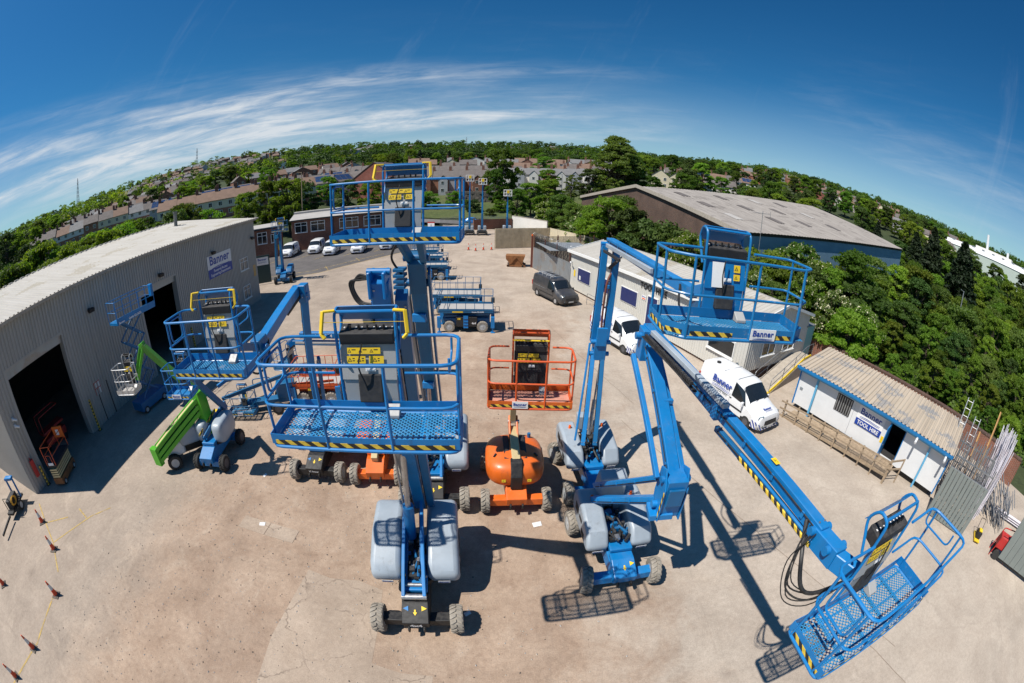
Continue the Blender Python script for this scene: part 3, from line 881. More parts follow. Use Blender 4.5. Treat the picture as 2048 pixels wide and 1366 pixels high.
def window(parent, X, w, h, bars=(1, 1), fm='frame_white', gm='glass_dark', depth=0.06, name='window', fr=0.05):
    """frame with glazing bars, its pane a sub-part; X maps (x right, y up, z out)"""
    b = MB()
    b.bx(-w / 2, w / 2, -h / 2, -h / 2 + fr, 0, depth, X); b.bx(-w / 2, w / 2, h / 2 - fr, h / 2, 0, depth, X)
    b.bx(-w / 2, -w / 2 + fr, -h / 2 + fr, h / 2 - fr, 0, depth, X); b.bx(w / 2 - fr, w / 2, -h / 2 + fr, h / 2 - fr, 0, depth, X)
    for i in range(1, bars[0] + 1):
        if bars[0] > 0:
            x = -w / 2 + w * i / (bars[0] + 1)
            b.bx(x - fr * .4, x + fr * .4, -h / 2 + fr, h / 2 - fr, 0.004, depth - 0.006, X)
    if bars[1]:
        y = h / 2 - h * 0.32
        b.bx(-w / 2 + fr, w / 2 - fr, y - fr * .4, y + fr * .4, 0.004, depth - 0.01, X)
    o = b.build(name, fm, parent, 0)
    g_ = MB(); g_.bx(-w / 2 + fr * .8, w / 2 - fr * .8, -h / 2 + fr * .8, h / 2 - fr * .8, 0.006, 0.02, X)
    g_.build('pane', gm, o, 0)
    s_ = MB(); s_.bx(-w / 2 - .05, w / 2 + .05, -h / 2 - .06, -h / 2 - .002, 0, depth + .06, X)
    s_.build('sill', fm, o, 0)
    return o
def wallX(u, z, off=0.0):
    """frame on a building's front (local y=0 plane, outside is -y)"""
    return Matrix(((1, 0, 0, u), (0, 0, -1, -off), (0, 1, 0, z), (0, 0, 0, 1)))

# ---- workshop on the left
WS = thing('workshop', 'long grey profiled-steel workshop with two tall open doorways and white roof', 'building', (-22.8, 4.5, 0), math.atan2(31, -2.5))
WL, WD, WE, WR_ = 31.1, 10.6, 8.15, 9.15
# local: x along the wall away from the camera, +y into the building; outside is -y
b = MB()
for a, c, z0, z1 in ((0, 1.2, 0, WE), (1.2, 6.1, 6.08, WE), (6.1, 13.65, 0, WE), (13.65, 18.1, 5.95, WE), (18.1, WL, 0, WE)):
    corr(b, (a, 0), (c, 0), z0, z1, (0, -1), 0.25, 0.055)
b.build('front_wall', 'clad_grey', WS, 0)
b = MB()
top = lambda t: WE + (WR_ - WE) * (t * 2 if t < .5 else 2 - 2 * t)
corr(b, (0, 0.03), (0, 2 * WD), 0, WE, (-1, 0), 0.2, 0.03, top)
b.build('near_gable', 'clad_grey', WS, 0)
b = MB()
corr(b, (WL, 0.03), (WL, 2 * WD), 0, WE, (1, 0), 0.2, 0.03, top)
b.build('far_gable', 'clad_grey', WS, 0)
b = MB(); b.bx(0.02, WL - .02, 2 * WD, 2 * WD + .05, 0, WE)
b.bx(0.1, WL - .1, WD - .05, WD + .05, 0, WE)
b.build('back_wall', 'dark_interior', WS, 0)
b = MB()
corr_roof(b, -0.12, WL + .12, -0.22, WE + 0.02, WD, WR_ + 0.03)
b.build('roof', 'roof_white', WS, 0)
b = MB()
corr_roof(b, -0.12, WL + .12, 2 * WD + .2, WE + .02, WD, WR_ + .03)
b.build('roof', 'roof_white', WS, 0)
b = MB()
for i in range(int(WL / 0.66)):
    b.bx(i * 0.66, i * 0.66 + 0.34, WD - 0.2, WD + 0.2, WR_ + 0.05, WR_ + 0.13)
tag(b.build('ridge_cap', 'roof_white', WS, 0), kind='stuff')
b = MB(); b.bx(-.14, WL + .14, -0.36, -0.2, WE - .16, WE + .02); b.bx(-.14, WL + .14, -.2, -.035, WE - .1, WE - .06)
b.build('gutter', 'conc_block', WS, 0, 0.015)
for (a, c, h) in ((1.2, 6.1, 6.08), (13.65, 18.1, 5.95)):
    b = MB()
    b.bx(a - .02, a + .08, -.04, .5, 0, h); b.bx(c - .08, c + .02, -.04, .5, 0, h); b.bx(a + .08, c - .08, -.04, .5, h - .14, h - .0)
    b.build('door_frame', 'clad_grey', WS, 0)
    b = MB(); b.bx(a + .1, c - .1, 0.15, 0.5, h - .55, h - .15)
    b.build('shutter_box', 'galv_sheet', WS, 0)
sgX = wallX(24.36, 5.2, 0.05)
b = MB(); b.bx(-1.95, 1.95, -.93, .93, 0, .05, sgX)
sg = b.build('sign_board', 'white_flat', WS, 0); sg['label'] = 'white and navy company sign on the workshop wall'
b = MB(); b.bx(-1.95, 1.95, -.95, -.18, .052, .06, sgX); b.build('sign_panel', 'logo_blue', sg, 0)
banner_logo(sg, sgX @ Matrix.Translation((0, .5, .052)), 3.2, 'lettering')
for st, w_, dy_ in (('Powered Access', 2.2, -.4), ('Engineering Department', 3.2, -.74)):
    b = MB(); put_text(b, st, sgX, w=w_, dy=dy_, dz=.066, offset=.01); b.build('lettering', 'logo_white', sg, 0)
window(WS, wallX(28.5, 4.2, .03), 1.5, 1.15, (1, 1), depth=.08)
window(WS, wallX(28.5, 1.5, .03), 1.4, 1.25, (1, 1), depth=.08)
for u in (8.7, 16.05, 23.26, 30.3):
    b = MB(); X = wallX(u, 6.4, .03)
    b.bx(-.06, .06, -.06, .06, 0, .2, X); b.add([(-.24, -.12, .16), (.24, -.12, .16), (.24, .06, .16), (-.24, .06, .16), (-.24, -.2, .34), (.24, -.2, .34), (.24, .0, .42), (-.24, .0, .42)], [(0, 3, 2, 1), (4, 5, 6, 7), (0, 1, 5, 4), (1, 2, 6, 5), (2, 3, 7, 6), (3, 0, 4, 7)], X)
    b.build('floodlight', 'black', WS, 0)
b = MB(); b.bx(-.22, .22, -.55, .55, 0, .02, wallX(30.5, 3.1, .035)); b.build('notice', 'yellow_box', WS, 0)
b = MB(); b.bx(-.28, .28, -.38, .38, 0, .012, wallX(7.72, 2.05, .035)); o = b.build('notice', 'white_flat', WS, 0)
b = MB()
for q in (-.27, .0, .27):
    b.bx(q - .02, q + .02, -.38, .38, .014, .02, wallX(7.72, 2.05, .035))
b.bx(-.28, .28, -.02, .02, .021, .025, wallX(7.72, 2.05, .035)); b.bx(-.28, .28, .34, .38, .021, .025, wallX(7.72, 2.05, .035))
b.build('border', 'red', o, 0)
b = MB(); b.bx(-.035, .035, 0, 2.1, 0, .03, wallX(8.6, 0, .035)); b.bx(-.98, -.93, 0, 2.1, 0, .02, wallX(8.6, 0, .035))
b.build('fire_door_edge', 'black', WS, 0)
b = MB(); b.cyl((18, 7.6, 8.9), (18, 7.6, 10.2), .2, 14); b.cyl((18, 7.6, 10.2), (18, 7.6, 10.36), .26, 14); b.bx(17.6, 18.4, 7.2, 8.0, 8.85, 8.95)
fl = b.build('flue', 'flue', WS, 40); fl.location.x = 9.3
b = MB(); b.bx(-.03, .03, 0, 1.05, 0, .1, wallX(.62, .75, .035)); b.bx(-.14, .14, .0, .95, .1, .3, wallX(.62, .75, .035))
b.build('extinguisher_cabinet', 'red', WS, 0, .03)
b = MB()
for z in (3.9, 3.55):
    b.bx(-.07, .07, -.07, .07, 0, .16, wallX(.62, z, .035)); b.cyl((.62, -.2, z), (.80, -.42, z - .1), .06, 10)
b.build('security_camera', 'white_flat', WS, 30)
b = MB(); b.cyl((.7, -.04, 0), (.7, -.04, 3.3), .025, 6); b.build('conduit', 'galv', WS, 30)
# guard posts at the doors
def bollard(name, label, loc, h=1.1, r=.08):
    t = thing(name, label, 'bollard', loc, 0, 'yellow and black guard posts at the workshop doors')
    b = MB(); b.cyl((0, 0, 0), (0, 0, h), r, 12); b.cyl((0, 0, h), (0, 0, h + .03), r * .8, 12)
    b.build('post', 'hazard_bar', t, 35)
    b = MB(); b.bx(-.14, .14, -.14, .14, 0, .02); b.build('base_plate', 'black', t, 0)
u_ = Vector((-2.5, 31, 0)).normalized(); n_ = Vector((31, 2.5, 0)).normalized()
def ws(u, out, z=0):
    p = Vector((-22.8, 4.5, 0)) + u_ * u + n_ * out; return (p.x, p.y, z)
bollard('guard_post', 'guard post right of the nearest workshop doorway', ws(6.5, .35), 1.9)
bollard('guard_post', 'guard post left of the nearest workshop doorway beside red cabinet', ws(1.0, .3), 1.1)
bollard('guard_post', 'guard post right of the far workshop doorway', ws(18.5, .35), 1.6)
# machines dimly seen inside the first doorway
t = thing('parked_lift', 'dim red scissor lift parked inside the dark workshop', 'lift', ws(4.2, -2.6), R(95))
b = MB(); b.bx(-1, 1, -.4, .4, .35, .8); b.build('base', 'red', t, 0, .03)
b = MB(); b.bx(-1, 1, -.42, .42, 1.1, 1.25); b.build('platform', 'red', t, 0, .02)
b = MB(); b.tube([(-.95, -.4, 1.25), (-.95, -.4, 2.2), (.95, -.4, 2.2), (.95, .4, 2.2), (-.95, .4, 2.2), (-.95, .4, 1.25)], .025, 6, fil=.1); b.build('rail', 'red', t)
for x in (-.7, .7):
    b = MB(); b.cyl((x, -.45, .2), (x, .45, .2), .2, 14); b.build('axle', 'rubber_dark', t)

# ---- brick office
OF = thing('brick_office', 'single-storey red brick office with pale flat roof and white-framed windows', 'building', (-37, 63.5, 0), math.atan2(8.5, 20))
OL = 21.7
b = MB(); b.bx(0, OL, 0, 9, -.3, 5.0); b.build('wall', 'brick_red', OF, 0)
b = MB(); b.bx(-.35, OL + .35, -.45, 9.3, 5.02, 5.24); b.build('fascia', 'black_soft', OF, 0)
b = MB(); b.add([(-.3, -.4, 5.25), (OL + .3, -.4, 5.25), (OL + .3, 7.2, 5.75), (-.3, 7.2, 5.75)], [(0, 1, 2, 3)]); b.bx(-.3, OL + .3, 7.2, 9.2, 5.25, 6.1); b.build('roof', 'felt', OF, 0)
for (u0, u1) in ((.6, 2.8), (3.4, 5.9), (8.4, 11.7), (12.6, 15.6), (16.4, 19.4)):
    window(OF, wallX((u0 + u1) / 2, 3.85, .0), u1 - u0, 1.75, (1 if u1 - u0 < 2.6 else 2, 1), depth=.1, fr=.09)
window(OF, wallX(20.6, 3.85, 0), 1.0, 1.6, (0, 1), depth=.1, fr=.08)
for u in (7.4, 16.0):
    b = MB(); b.cyl((u, -.08, 0), (u, -.08, 5), .05, 8); b.build('downpipe', 'black', OF)
OW = thing('office_wing', 'lower red brick office wing beside the workshop corner', 'building', (-42.6, 57.0, 0), math.atan2(3.2, 5.6))
b = MB(); b.bx(0, 6.3, 0, 8, -.3, 4.6); b.build('wall', 'brick_red', OW, 0)
b = MB(); b.bx(-.3, 6.6, -.4, 8.2, 4.62, 4.84); b.build('fascia', 'black_soft', OW, 0)
b = MB(); b.bx(-.25, 6.55, -.35, 8.1, 4.86, 4.95); b.build('roof', 'felt', OW, 0)
window(OW, wallX(3.0, 3.3, 0), 1.7, 1.9, (1, 1), depth=.1, fr=.09)
window(OW, wallX(5.0, 3.0, 0), 1.0, 1.4, (1, 0), depth=.1, fr=.08)
b = MB(); b.bx(-.3, .3, 0, .9, 0, .25, wallX(5.9, 1.0, 0)); b.build('meter_box', 'yellow_box', OW, 0, .02)

# ---- tool hire building, right of centre
TH = thing('tool_hire_building', 'low white profiled-steel tool hire building with navy shutters', 'building', (5.5, 40.3, 0), math.atan2(-20.1, 8.2))
TL, TD, TE, TRd = 21.7, 7.6, 3.85, 4.75
b = MB()
corr(b, (0, 0), (TL, 0), 0.16, TE, (0, -1), 0.22, 0.03)
b.build('front_wall', 'clad_white', TH, 0)
topf = lambda t: TE + (TRd - TE) * (t * 2 if t < .5 else 2 - 2 * t)
b = MB(); corr(b, (TL, .03), (TL, TD), .75, TE, (1, 0), .22, .03, topf); b.build('end_wall', 'clad_white', TH, 0)
b = MB(); corr(b, (0, .03), (0, TD), .16, TE, (-1, 0), .22, .03, topf); b.bx(.03, TL - .03, TD - .05, TD, 0, TE); b.build('back_wall', 'clad_white', TH, 0)
b = MB(); b.bx(.05, TL - .05, .05, TD - .1, -.2, .76); b.build('plinth', 'brick_dark', TH, 0)
b = MB(); corr_roof(b, -.2, TL + .2, -.28, TE - .02, TD / 2, TRd); b.build('roof', 'roof_white', TH, 0)
b = MB(); corr_roof(b, -.2, TL + .2, TD + .25, TE - .02, TD / 2, TRd); b.build('roof', 'roof_white', TH, 0)
b = MB(); b.bx(-.25, TL + .25, -.36, -.26, TE - .2, TE + .04); b.beam((-.23, -.3, TE - .05), (-.23, TD / 2, TRd), .06, .2); b.beam((TL + .23, -.3, TE - .05), (TL + .23, TD / 2, TRd), .06, .2); b.beam((TL + .23, TD + .3, TE - .05), (TL + .23, TD / 2, TRd), .06, .2)
b.build('fascia', 'frame_white', TH, 0)
for (u0, u1, z0, z1) in ((1.53, 3.66, 1.25, 2.4), (5.0, 7.15, 1.3, 2.42), (8.5, 10.6, 1.35, 2.45)):
    b = MB(); X = wallX((u0 + u1) / 2, (z0 + z1) / 2, .02); w_, h_ = u1 - u0, z1 - z0
    b.bx(-w_ / 2 - .06, w_ / 2 + .06, -h_ / 2 - .06, h_ / 2 + .06, 0, .05, X); o = b.build('window', 'frame_white', TH, 0)
    b = MB(); b.bx(-w_ / 2, w_ / 2, -h_ / 2, h_ / 2, .052, .075, X); b.build('shutter', 'shutter_navy', o, 0)
for u in (1.8, 5.25):
    b = MB(); b.bx(-.14, .14, -.18, .18, .08, .086, wallX(u + .15, 1.55, .02)); b.build('notice', 'white_flat', TH, 0)
b = MB(); b.bx(-.55, .55, 0, 2.15, 0, .06, wallX(12.5, .45, .02)); o = b.build('door', 'shutter_navy', TH, 0)
b = MB(); b.bx(-.62, -.55, 0, 2.2, 0, .09, wallX(12.5, .45, .02)); b.bx(.55, .62, 0, 2.2, 0, .09, wallX(12.5, .45, .02)); b.bx(-.62, .62, 2.16, 2.23, 0, .09, wallX(12.5, .45, .02)); b.build('door_frame', 'frame_white', o, 0)
b = MB(); b.cyl((12.9, -.1, 1.4), (12.9, -.1, 1.6), .02, 8); b.build('handle', 'steel', o)
window(TH, wallX(19.6, 1.75, .02), 2.3, 1.1, (0, 0), depth=.09, fr=.07)
EX = Matrix(((0, 0, 1, TL + .02), (1, 0, 0, 0), (0, 1, 0, 0), (0, 0, 0, 1)))
for y in (2.3, 4.9):
    window(TH, EX @ Matrix.Translation((y, 2.2, 0.03)), 1.6, 1.2, (1, 0), depth=.08)
b = MB(); put_text(b, 'TOOL HIRE', wallX(12.4, 3.22, .05), w=3.1, h=.46, dz=.02, spacing=1.08, offset=.035)
o = b.build('lettering', 'black', TH, 0); o['label'] = 'dark TOOL HIRE letters under the eaves'
b = MB(); b.bx(-.14, .14, -.3, .3, 0, .02, wallX(.85, 1.75, .035)); b.build('notice', 'yellow', TH, 0)
b = MB(); b.bx(-.25, .25, -.17, .17, 0, .02, wallX(11.4, 2.32, .035)); o = b.build('notice', 'logo_white', TH, 0)
b = MB(); put_text(b, 'Banner', wallX(11.4, 2.4, .058), w=.4, offset=.02); b.build('lettering', 'logo_blue', o, 0)
b = MB(); b.bx(-.2, .2, -.12, -.03, 0, .003, wallX(11.4, 2.32, .058)); b.build('band', 'lamp_orange', o, 0)
b = MB(); b.cyl((TL - .5, -.04, 1.05), (TL - .5, -.055, 1.05), .15, 18); b.cyl((TL - .5, -.056, 1.05), (TL - .5, -.06, 1.05), .09, 18); b.build('notice', 'glass_blue', TH, 0)
b = MB(); b.bx(-.05, .05, -.05, .05, 0, .25, wallX(.35, 2.75, .03)); b.cyl((.35, -.3, 2.75), (.7, -.42, 2.7), .06, 10); b.build('security_camera', 'white_flat', TH, 30)
# rail along the frontage and disabled ramp at its end
rl = thing('guard_rail', 'thin galvanised hand rail in front of the tool hire windows', 'railing', (5.5, 40.3, 0), math.atan2(-20.1, 8.2))
for u0, u1 in ((5.2, 8.4), (8.9, 12.0)):
    b = MB(); b.tube([(u0, -1.2, 0), (u0, -1.2, 1.0), (u1, -1.2, 1.0), (u1, -1.2, 0)], .025, 6, fil=.15); b.tube([(u0, -1.2, .5), (u1, -1.2, .5)], .02, 6); b.build('rail', 'galv', rl)
st_ = thing('timber_step', 'timber step below the tool hire door', 'step', TH.matrix_world.to_translation() if 0 else (10.9, 28.3, 0), math.atan2(-20.1, 8.2))
b = MB()
for k in range(4):
    b.bx(-1.0, 1.0, -.5 + k * .25, -.28 + k * .25, .24, .28)
b.build('tread', 'timber', st_, 0)
for x in (-.95, .85):
    b = MB(); b.bx(x, x + .1, -.5, .45, 0, .238); b.build('stringer', 'timber', st_, 0)
rp = thing('concrete_ramp', 'concrete access ramp with yellow painted edge beside tool hire building', 'ramp', (15.05, 18.75, 0), math.atan2(3.3, 6.0))
b = MB(); b.prism([(0, 0), (6.6, 0), (6.6, 1.15), (5.2, 1.15)], 'y', 0, 1.35); b.build('ramp_slab', 'conc_block', rp, 0)
b = MB(); b.beam((0.05, .08, .06), (5.2, .08, 1.2), .12, .1); b.beam((5.2, .08, 1.2), (6.6, .08, 1.2), .12, .1); b.build('edge_strip', 'yellow', rp, 0)
for q, zz_ in ((0.06, 0), (1.29, 0)):
    b = MB()
    b.tube([(.1, q, 0), (.1, q, .95), (5.2, q, 2.1), (6.55, q, 2.1), (6.55, q, 1.15)], .022, 6, fil=.15); b.tube([(.1, q, .5), (5.2, q, 1.65), (6.55, q, 1.65)], .018, 6)
    for x in (1.8, 3.5, 5.2):
        b.cyl((x, q, x * .22), (x, q, x * .22 + .95), .02, 6)
    b.build('hand_rail', 'galv', rp)
tk = thing('storage_tank', 'pale turquoise steel cabinet behind the concrete ramp', 'cabinet', (20.9, 24.1, 0), math.atan2(-20.1, 8.2))
b = MB(); b.bx(-.9, .9, -.7, .7, .1, 2.9); b.build('body', M['glass_blue'] if 0 else mat('turquoise', (0.17, 0.40, 0.43), .5, 0, .1, 1, .2), tk, 0, .03)
b = MB(); b.bx(-.92, .92, -.72, .72, 0, .1); b.build('base_frame', 'galv', tk, 0)
b = MB(); b.bx(-.95, .95, -.75, .75, 2.9, 2.96); b.build('lid', 'galv', tk, 0)

# ---- site cabin on the right
CB = thing('site_cabin', 'white site cabin with blue trim and cream corrugated roof', 'cabin', (15.91, 17.24, 0), math.atan2(-9.76, 4.17))
CL, CDp, CE = 10.62, 3.2, 2.62
DOOR0, DOOR1 = 6.5, 7.5
for i, (a, c) in enumerate(((0, 1.3), (1.3, 4.0), (4.0, DOOR0), (DOOR1, 9.25), (9.25, CL))):
    b = MB(); b.bx(a + .006, c - .006, 0, .06, .35, CE - .1); b.build('wall_panel', 'white_flat', CB, 0, .006)
for za, zb in ((2.4, CE - .1), (.35, .5)):
    b = MB(); b.bx(DOOR0, DOOR1, 0, .06, za, zb); b.build('wall_panel', 'white_flat', CB, 0)
for a, c, m_ in ((0, .06, 'white_flat'), (CL - .06, CL, 'shutter_navy')):
    b = MB(); b.bx(a, c, .06, CDp, .35, CE); b.build('end_wall', m_, CB, 0)
b = MB(); b.bx(.06, CL - .06, CDp - .06, CDp, .35, CE); b.bx(.06, CL - .06, .06, CDp - .06, .35, .48); b.build('shell', 'dark_interior', CB, 0)
b = MB(); b.bx(.3, CL - .3, .2, CDp - .2, 0, .34); b.build('skid', 'black', CB, 0)
b = MB(); corr_roof(b, -.15, CL + .15, -.45, CE + .06, CDp + .5, CE + .5, .26, .06); b.build('roof', 'roof_cream', CB, 0)
b = MB(); b.bx(-.15, CL + .15, -.47, -.4, CE - .1, CE + .06); b.bx(-.02, CL + .02, -.08, -.0, CE - .1, CE); b.build('fascia', 'blue_worn', CB, 0)
b = MB(); b.bx(-.1, CL + .1, -.4, -.25, CE - .22, CE - .1); b.build('gutter', mat('blue_pale', (0.10, 0.36, 0.58), .45, 0, .08, 2, .2), CB, 0, .03)
for u in (1.3, 9.24):
    b = MB(); b.bx(u - .06, u + .06, -.16, -.04, .02, CE - .12); b.build('blue_post', 'blue_pale', CB, 0, .01)
for x in (-.03, CL - .05):
    b = MB(); b.bx(x, x + .08, -.05, 0, .3, CE); b.build('corner_trim', 'blue', CB, 0)
X = wallX(3.28, 1.75, .0)
b = MB(); b.bx(-.55, .55, -.48, .48, 0, .03, X); wo = b.build('window', 'black', CB, 0, .03)
for k in range(7):
    b = MB(); b.bx(-.5 + k * .155, -.47 + k * .155 + .03, -.45, .45, .032, .06, X); b.build('bar', 'galv', wo, 0)
X = wallX(5.2, 1.72, .005)
b = MB(); b.bx(-.9, .9, -.5, .56, 0, .03, X); sg = b.build('sign_board', 'logo_white', CB, 0); sg['label'] = 'company TOOL HIRE sign on the cabin'
banner_logo(sg, X @ Matrix.Translation((0, .28, .03)), 1.45, 'lettering')
b = MB(); b.bx(-.9, .9, -.52, -.16, .031, .036, X); b.build('sign_panel', 'logo_blue', sg, 0)
b = MB(); put_text(b, 'TOOL HIRE', X, w=1.5, h=.22, dy=-.34, dz=.05, offset=.02); b.build('lettering', 'logo_white', sg, 0)
b = MB(); b.bx(-.09, .09, -.17, .17, 0, .015, wallX(6.28, 1.2, 0)); b.build('notice', 'yellow', CB, 0)
b = MB(); b.bx(-.1, .1, -.07, .07, 0, .03, wallX(.32, 1.35, 0)); b.build('notice', 'cowl_dark', CB, 0)
b = MB(); b.bx(DOOR0 + .02, DOOR0 + .07, -.95, .0, .5, 2.28); dr = b.build('door', 'blue', CB, 0)
b = MB(); b.cyl((DOOR0 + .1, -.85, 1.35), (DOOR0 + .1, -.7, 1.35), .02, 8); b.build('handle', 'steel', dr)
b = MB(); b.bx(DOOR0 - .05, DOOR0, -.02, .08, .5, 2.34); b.bx(DOOR1, DOOR1 + .05, -.02, .08, .5, 2.34); b.bx(DOOR0 - .05, DOOR1 + .05, -.02, .08, 2.341, 2.4); b.build('door_frame', 'blue', CB, 0)
for u, q in ((8.3, .2), (10.35, -.3)):
    b = MB(); b.cyl((u, -.42, CE - .2), (u, -.75, CE - .32), .07, 10); b.bx(u - .05, u + .05, -.45, -.35, CE - .3, CE - .1); b.build('security_camera', 'white_flat', CB, 30)
# timber access ramp in front of the cabin
tr_ = thing('timber_ramp', 'weathered timber ramp with post-and-rail fence along the white cabin', 'ramp', (15.91, 17.24, 0), math.atan2(-9.76, 4.17))
for k in range(26):
    u = .4 + k * .28
    z = min(.46, .06 + .4 * k / 20)
    b = MB(); b.bx(u, u + .265, -1.55, -.2, z - .035, z); b.build('deck_board', 'timber', tr_, 0)
for k in range(9):
    u = .35 + k * .9
    b = MB(); b.bx(u, u + .08, -1.66, -1.57, 0, 1.05 + .02 * k); b.build('post', 'timber', tr_, 0)
for z, z2 in ((.5, .92), (.9, 1.22)):
    b = MB(); b.beam((.1, -1.70, z), (7.7, -1.70, z2), .04, .09); b.build('rail', 'timber', tr_, 0)
b = MB(); b.beam((.1, -1.54, .0), (7.7, -1.54, .42), .06, .14); b.build('joist', 'timber', tr_, 0)
b = MB(); b.beam((7.55, -1.62, 1.2), (8.2, -.75, 1.3), .05, .09); b.build('rail', 'timber', tr_, 0)
b = MB(); b.beam((7.55, -1.62, .75), (8.2, -.75, .8), .05, .09); b.build('rail', 'timber', tr_, 0)
for (x, y) in ((8.15, -.78), (7.6, -1.62)):
    b = MB(); b.bx(x, x + .08, y - .05, y + .05, 0, 1.35); b.build('post', 'timber', tr_, 0)

# ---- big brick shed behind the bushes
SA, SB = Vector((23.0, 39.9, 0)), Vector((13.3, 86.5, 0))      # gable: right eave corner, left eave corner
SU = (SB - SA).normalized(); SN = Vector((SU.y, -SU.x, 0))       # SN runs along the long side, to the right
SLn, SW_ = 43.0, (SB - SA).length
SH = thing('brick_shed', 'huge dark brick shed with mossy grey cement roof and blue side wall', 'building', tuple(SA), math.atan2(SN.y, SN.x))
# local: x along the long side, y across towards the left eave
ZE, ZR, TILT = 7.35, 10.6, 0.052
def shz(x, z):
    return z + x * TILT
b = MB(); b.add([(0, 0, -2), (0, SW_, -2), (0, SW_, ZE), (0, SW_ / 2, ZR - .1), (0, 0, ZE)], [(0, 1, 2, 3, 4)])
b.add([(0.25, 0, -2), (0.25, SW_, -2), (0.25, SW_, ZE), (0.25, SW_ / 2, ZR - .1), (0.25, 0, ZE)], [(0, 1, 2, 3, 4)]); b.bx(0, .5, -.05, .25, -2, ZE - .1)
b.build('gable_wall', 'brick_dark', SH, 0)
b = MB(); b.add([(.5, 0, -2), (SLn, 0, -2), (SLn, 0, shz(SLn, ZE) - .35), (.5, 0, ZE - .3)], [(0, 1, 2, 3)]); b.add([(.5, .2, -2), (SLn, .2, -2), (SLn, .2, shz(SLn, ZE) - .35), (.5, .2, ZE - .3)], [(0, 1, 2, 3)])
b.build('side_wall', 'blue_wall', SH, 0)
b = MB(); b.add([(.5, -.06, ZE - .35), (SLn, -.06, shz(SLn, ZE) - .35), (SLn, -.06, shz(SLn, ZE)), (.5, -.06, ZE)], [(0, 1, 2, 3)]); b.add([(.5, -.3, ZE - .06), (SLn, -.3, shz(SLn, ZE) - .06), (SLn, .1, shz(SLn, ZE) - .04), (.5, .1, ZE - .04)], [(0, 1, 2, 3)])
b.build('eaves_board', 'black', SH, 0)
for s_ in (0, 1):
    b = MB()
    k = 150; ya, yb = (-.3, SW_ / 2) if s_ == 0 else (SW_ + .3, SW_ / 2)
    for i in range(k + 1):
        x = -.25 + (SLn + .25) * i / k
        e = .05 if i % 2 else 0
        b.v.append((x, ya, shz(max(x, 0), ZE) + e)); b.v.append((x, yb, shz(max(x, 0), ZR) + e))
    for i in range(k):
        a = 2 * i; b.f.append((a, a + 2, a + 3, a + 1)); b.mi.append(0)
    rf_ = b.build('roof', 'roof_cement', SH, 0)
    if s_ == 0:
        rr = random.Random(5)
        for i in range(4):
            for j in range(3):
                x = 4 + i * 7.5 + rr.uniform(-.5, .5); y = 5 + j * 6.2
                zt = lambda yy, xx=x: shz(xx, ZE) + (ZR - ZE) * (yy + .3) / (SW_ / 2 + .3) + .07
                b = MB(); b.add([(x, y, zt(y)), (x + 1.3, y, zt(y) + 1.3 * TILT), (x + 1.3, y + 3.0, zt(y + 3.0) + 1.3 * TILT), (x, y + 3.0, zt(y + 3.0))], [(0, 1, 2, 3)])
                b.build('roof_light', 'slate' if (i + j) % 4 else 'felt', rf_, 0)
b = MB(); b.beam((-.3, -.2, ZE + .05), (-.3, SW_ / 2, ZR + .05), .12, .5); b.beam((-.3, SW_ + .2, ZE + .05), (-.3, SW_ / 2, ZR + .05), .12, .5)
b.beam((0, -.2, ZE + .12), (0, SW_ / 2, ZR + .12), .6, .08); b.beam((0, SW_ + .2, ZE + .12), (0, SW_ / 2, ZR + .12), .6, .08)
b.build('barge_board', 'conc_block', SH, 0)
an = thing('roof_aerial', 'thin television aerial on a pole beside the shed roof', 'aerial', (25.6, 39.2, 0), 0)
b = MB(); b.cyl((0, 0, 0), (0, 0, 10.0), .035, 6); b.build('pole', 'galv', an)
b = MB(); b.cyl((-1.4, 0, 9.7), (1.1, .2, 9.8), .02, 5)
for k in range(12):
    x = -1.35 + k * .2
    b.cyl((x, -.25, 9.7), (x, .25, 9.7), .012, 4)
b.cyl((1.05, 0, 9.4), (1.05, 0, 10.1), .02, 4)
b.build('antenna', 'galv', an)

# ---- walls and fences
bw = thing('boundary_wall', 'long red brick boundary wall behind the white cabin', 'wall', (17.6, 33.0, 0), 0)
WP = [Vector(p) for p in ((0, 0, 0), (5.6, -10.4, 0), (10.1, -20.9, 0), (12.6, -28.0, 0))]
b = MB()
for a, c in zip(WP, WP[1:]):
    b.beam(a + Vector((0, 0, .85)), c + Vector((0, 0, .85)), .34, 1.9)
b.build('brickwork', 'brick_red', bw, 0)
for a, c in zip(WP, WP[1:]):
    L_ = (c - a).length; n = int(L_ / .6)
    for i in range(n):
        p, q = a + (c - a) * (i / n), a + (c - a) * ((i + .97) / n)
        b = MB(); b.beam(p + Vector((0, 0, 1.84)), q + Vector((0, 0, 1.84)), .42, .08); b.build('coping_stone', 'brick_dark', bw, 0)
def panel_fence(name, label, cat, pts, h, m, panel=2.0, pm='fence_beige', z=0, pitch=.2):
    o_ = Vector((*pts[0], z))
    t = thing(name, label, cat, tuple(o_))
    for a, c in zip(pts, pts[1:]):
        a, c = Vector((*a, z)) - o_, Vector((*c, z)) - o_; L_ = (c - a).length; n = max(1, int(round(L_ / panel)))
        d = (c - a) / L_; nn = Vector((d.y, -d.x, 0))
        for i in range(n):
            p, q = a + d * (L_ * i / n + .02), a + d * (L_ * (i + 1) / n - .02)
            b = MB(); corr(b, p.xy.to_3d(), q.xy.to_3d(), .05, h, nn, pitch, .04); b.build('panel', m, t, 0)
            b = MB(); b.beam(p + Vector((0, 0, .0)) - d * .02 - nn * .05, p + Vector((0, 0, h + .06)) - d * .02 - nn * .05, .08, .08); b.build('post', pm, t, 0)
        b = MB(); b.beam(a + Vector((0, 0, h)) - nn * .04, c + Vector((0, 0, h)) - nn * .04, .06, .07); b.build('top_rail', pm, t, 0)
    return t
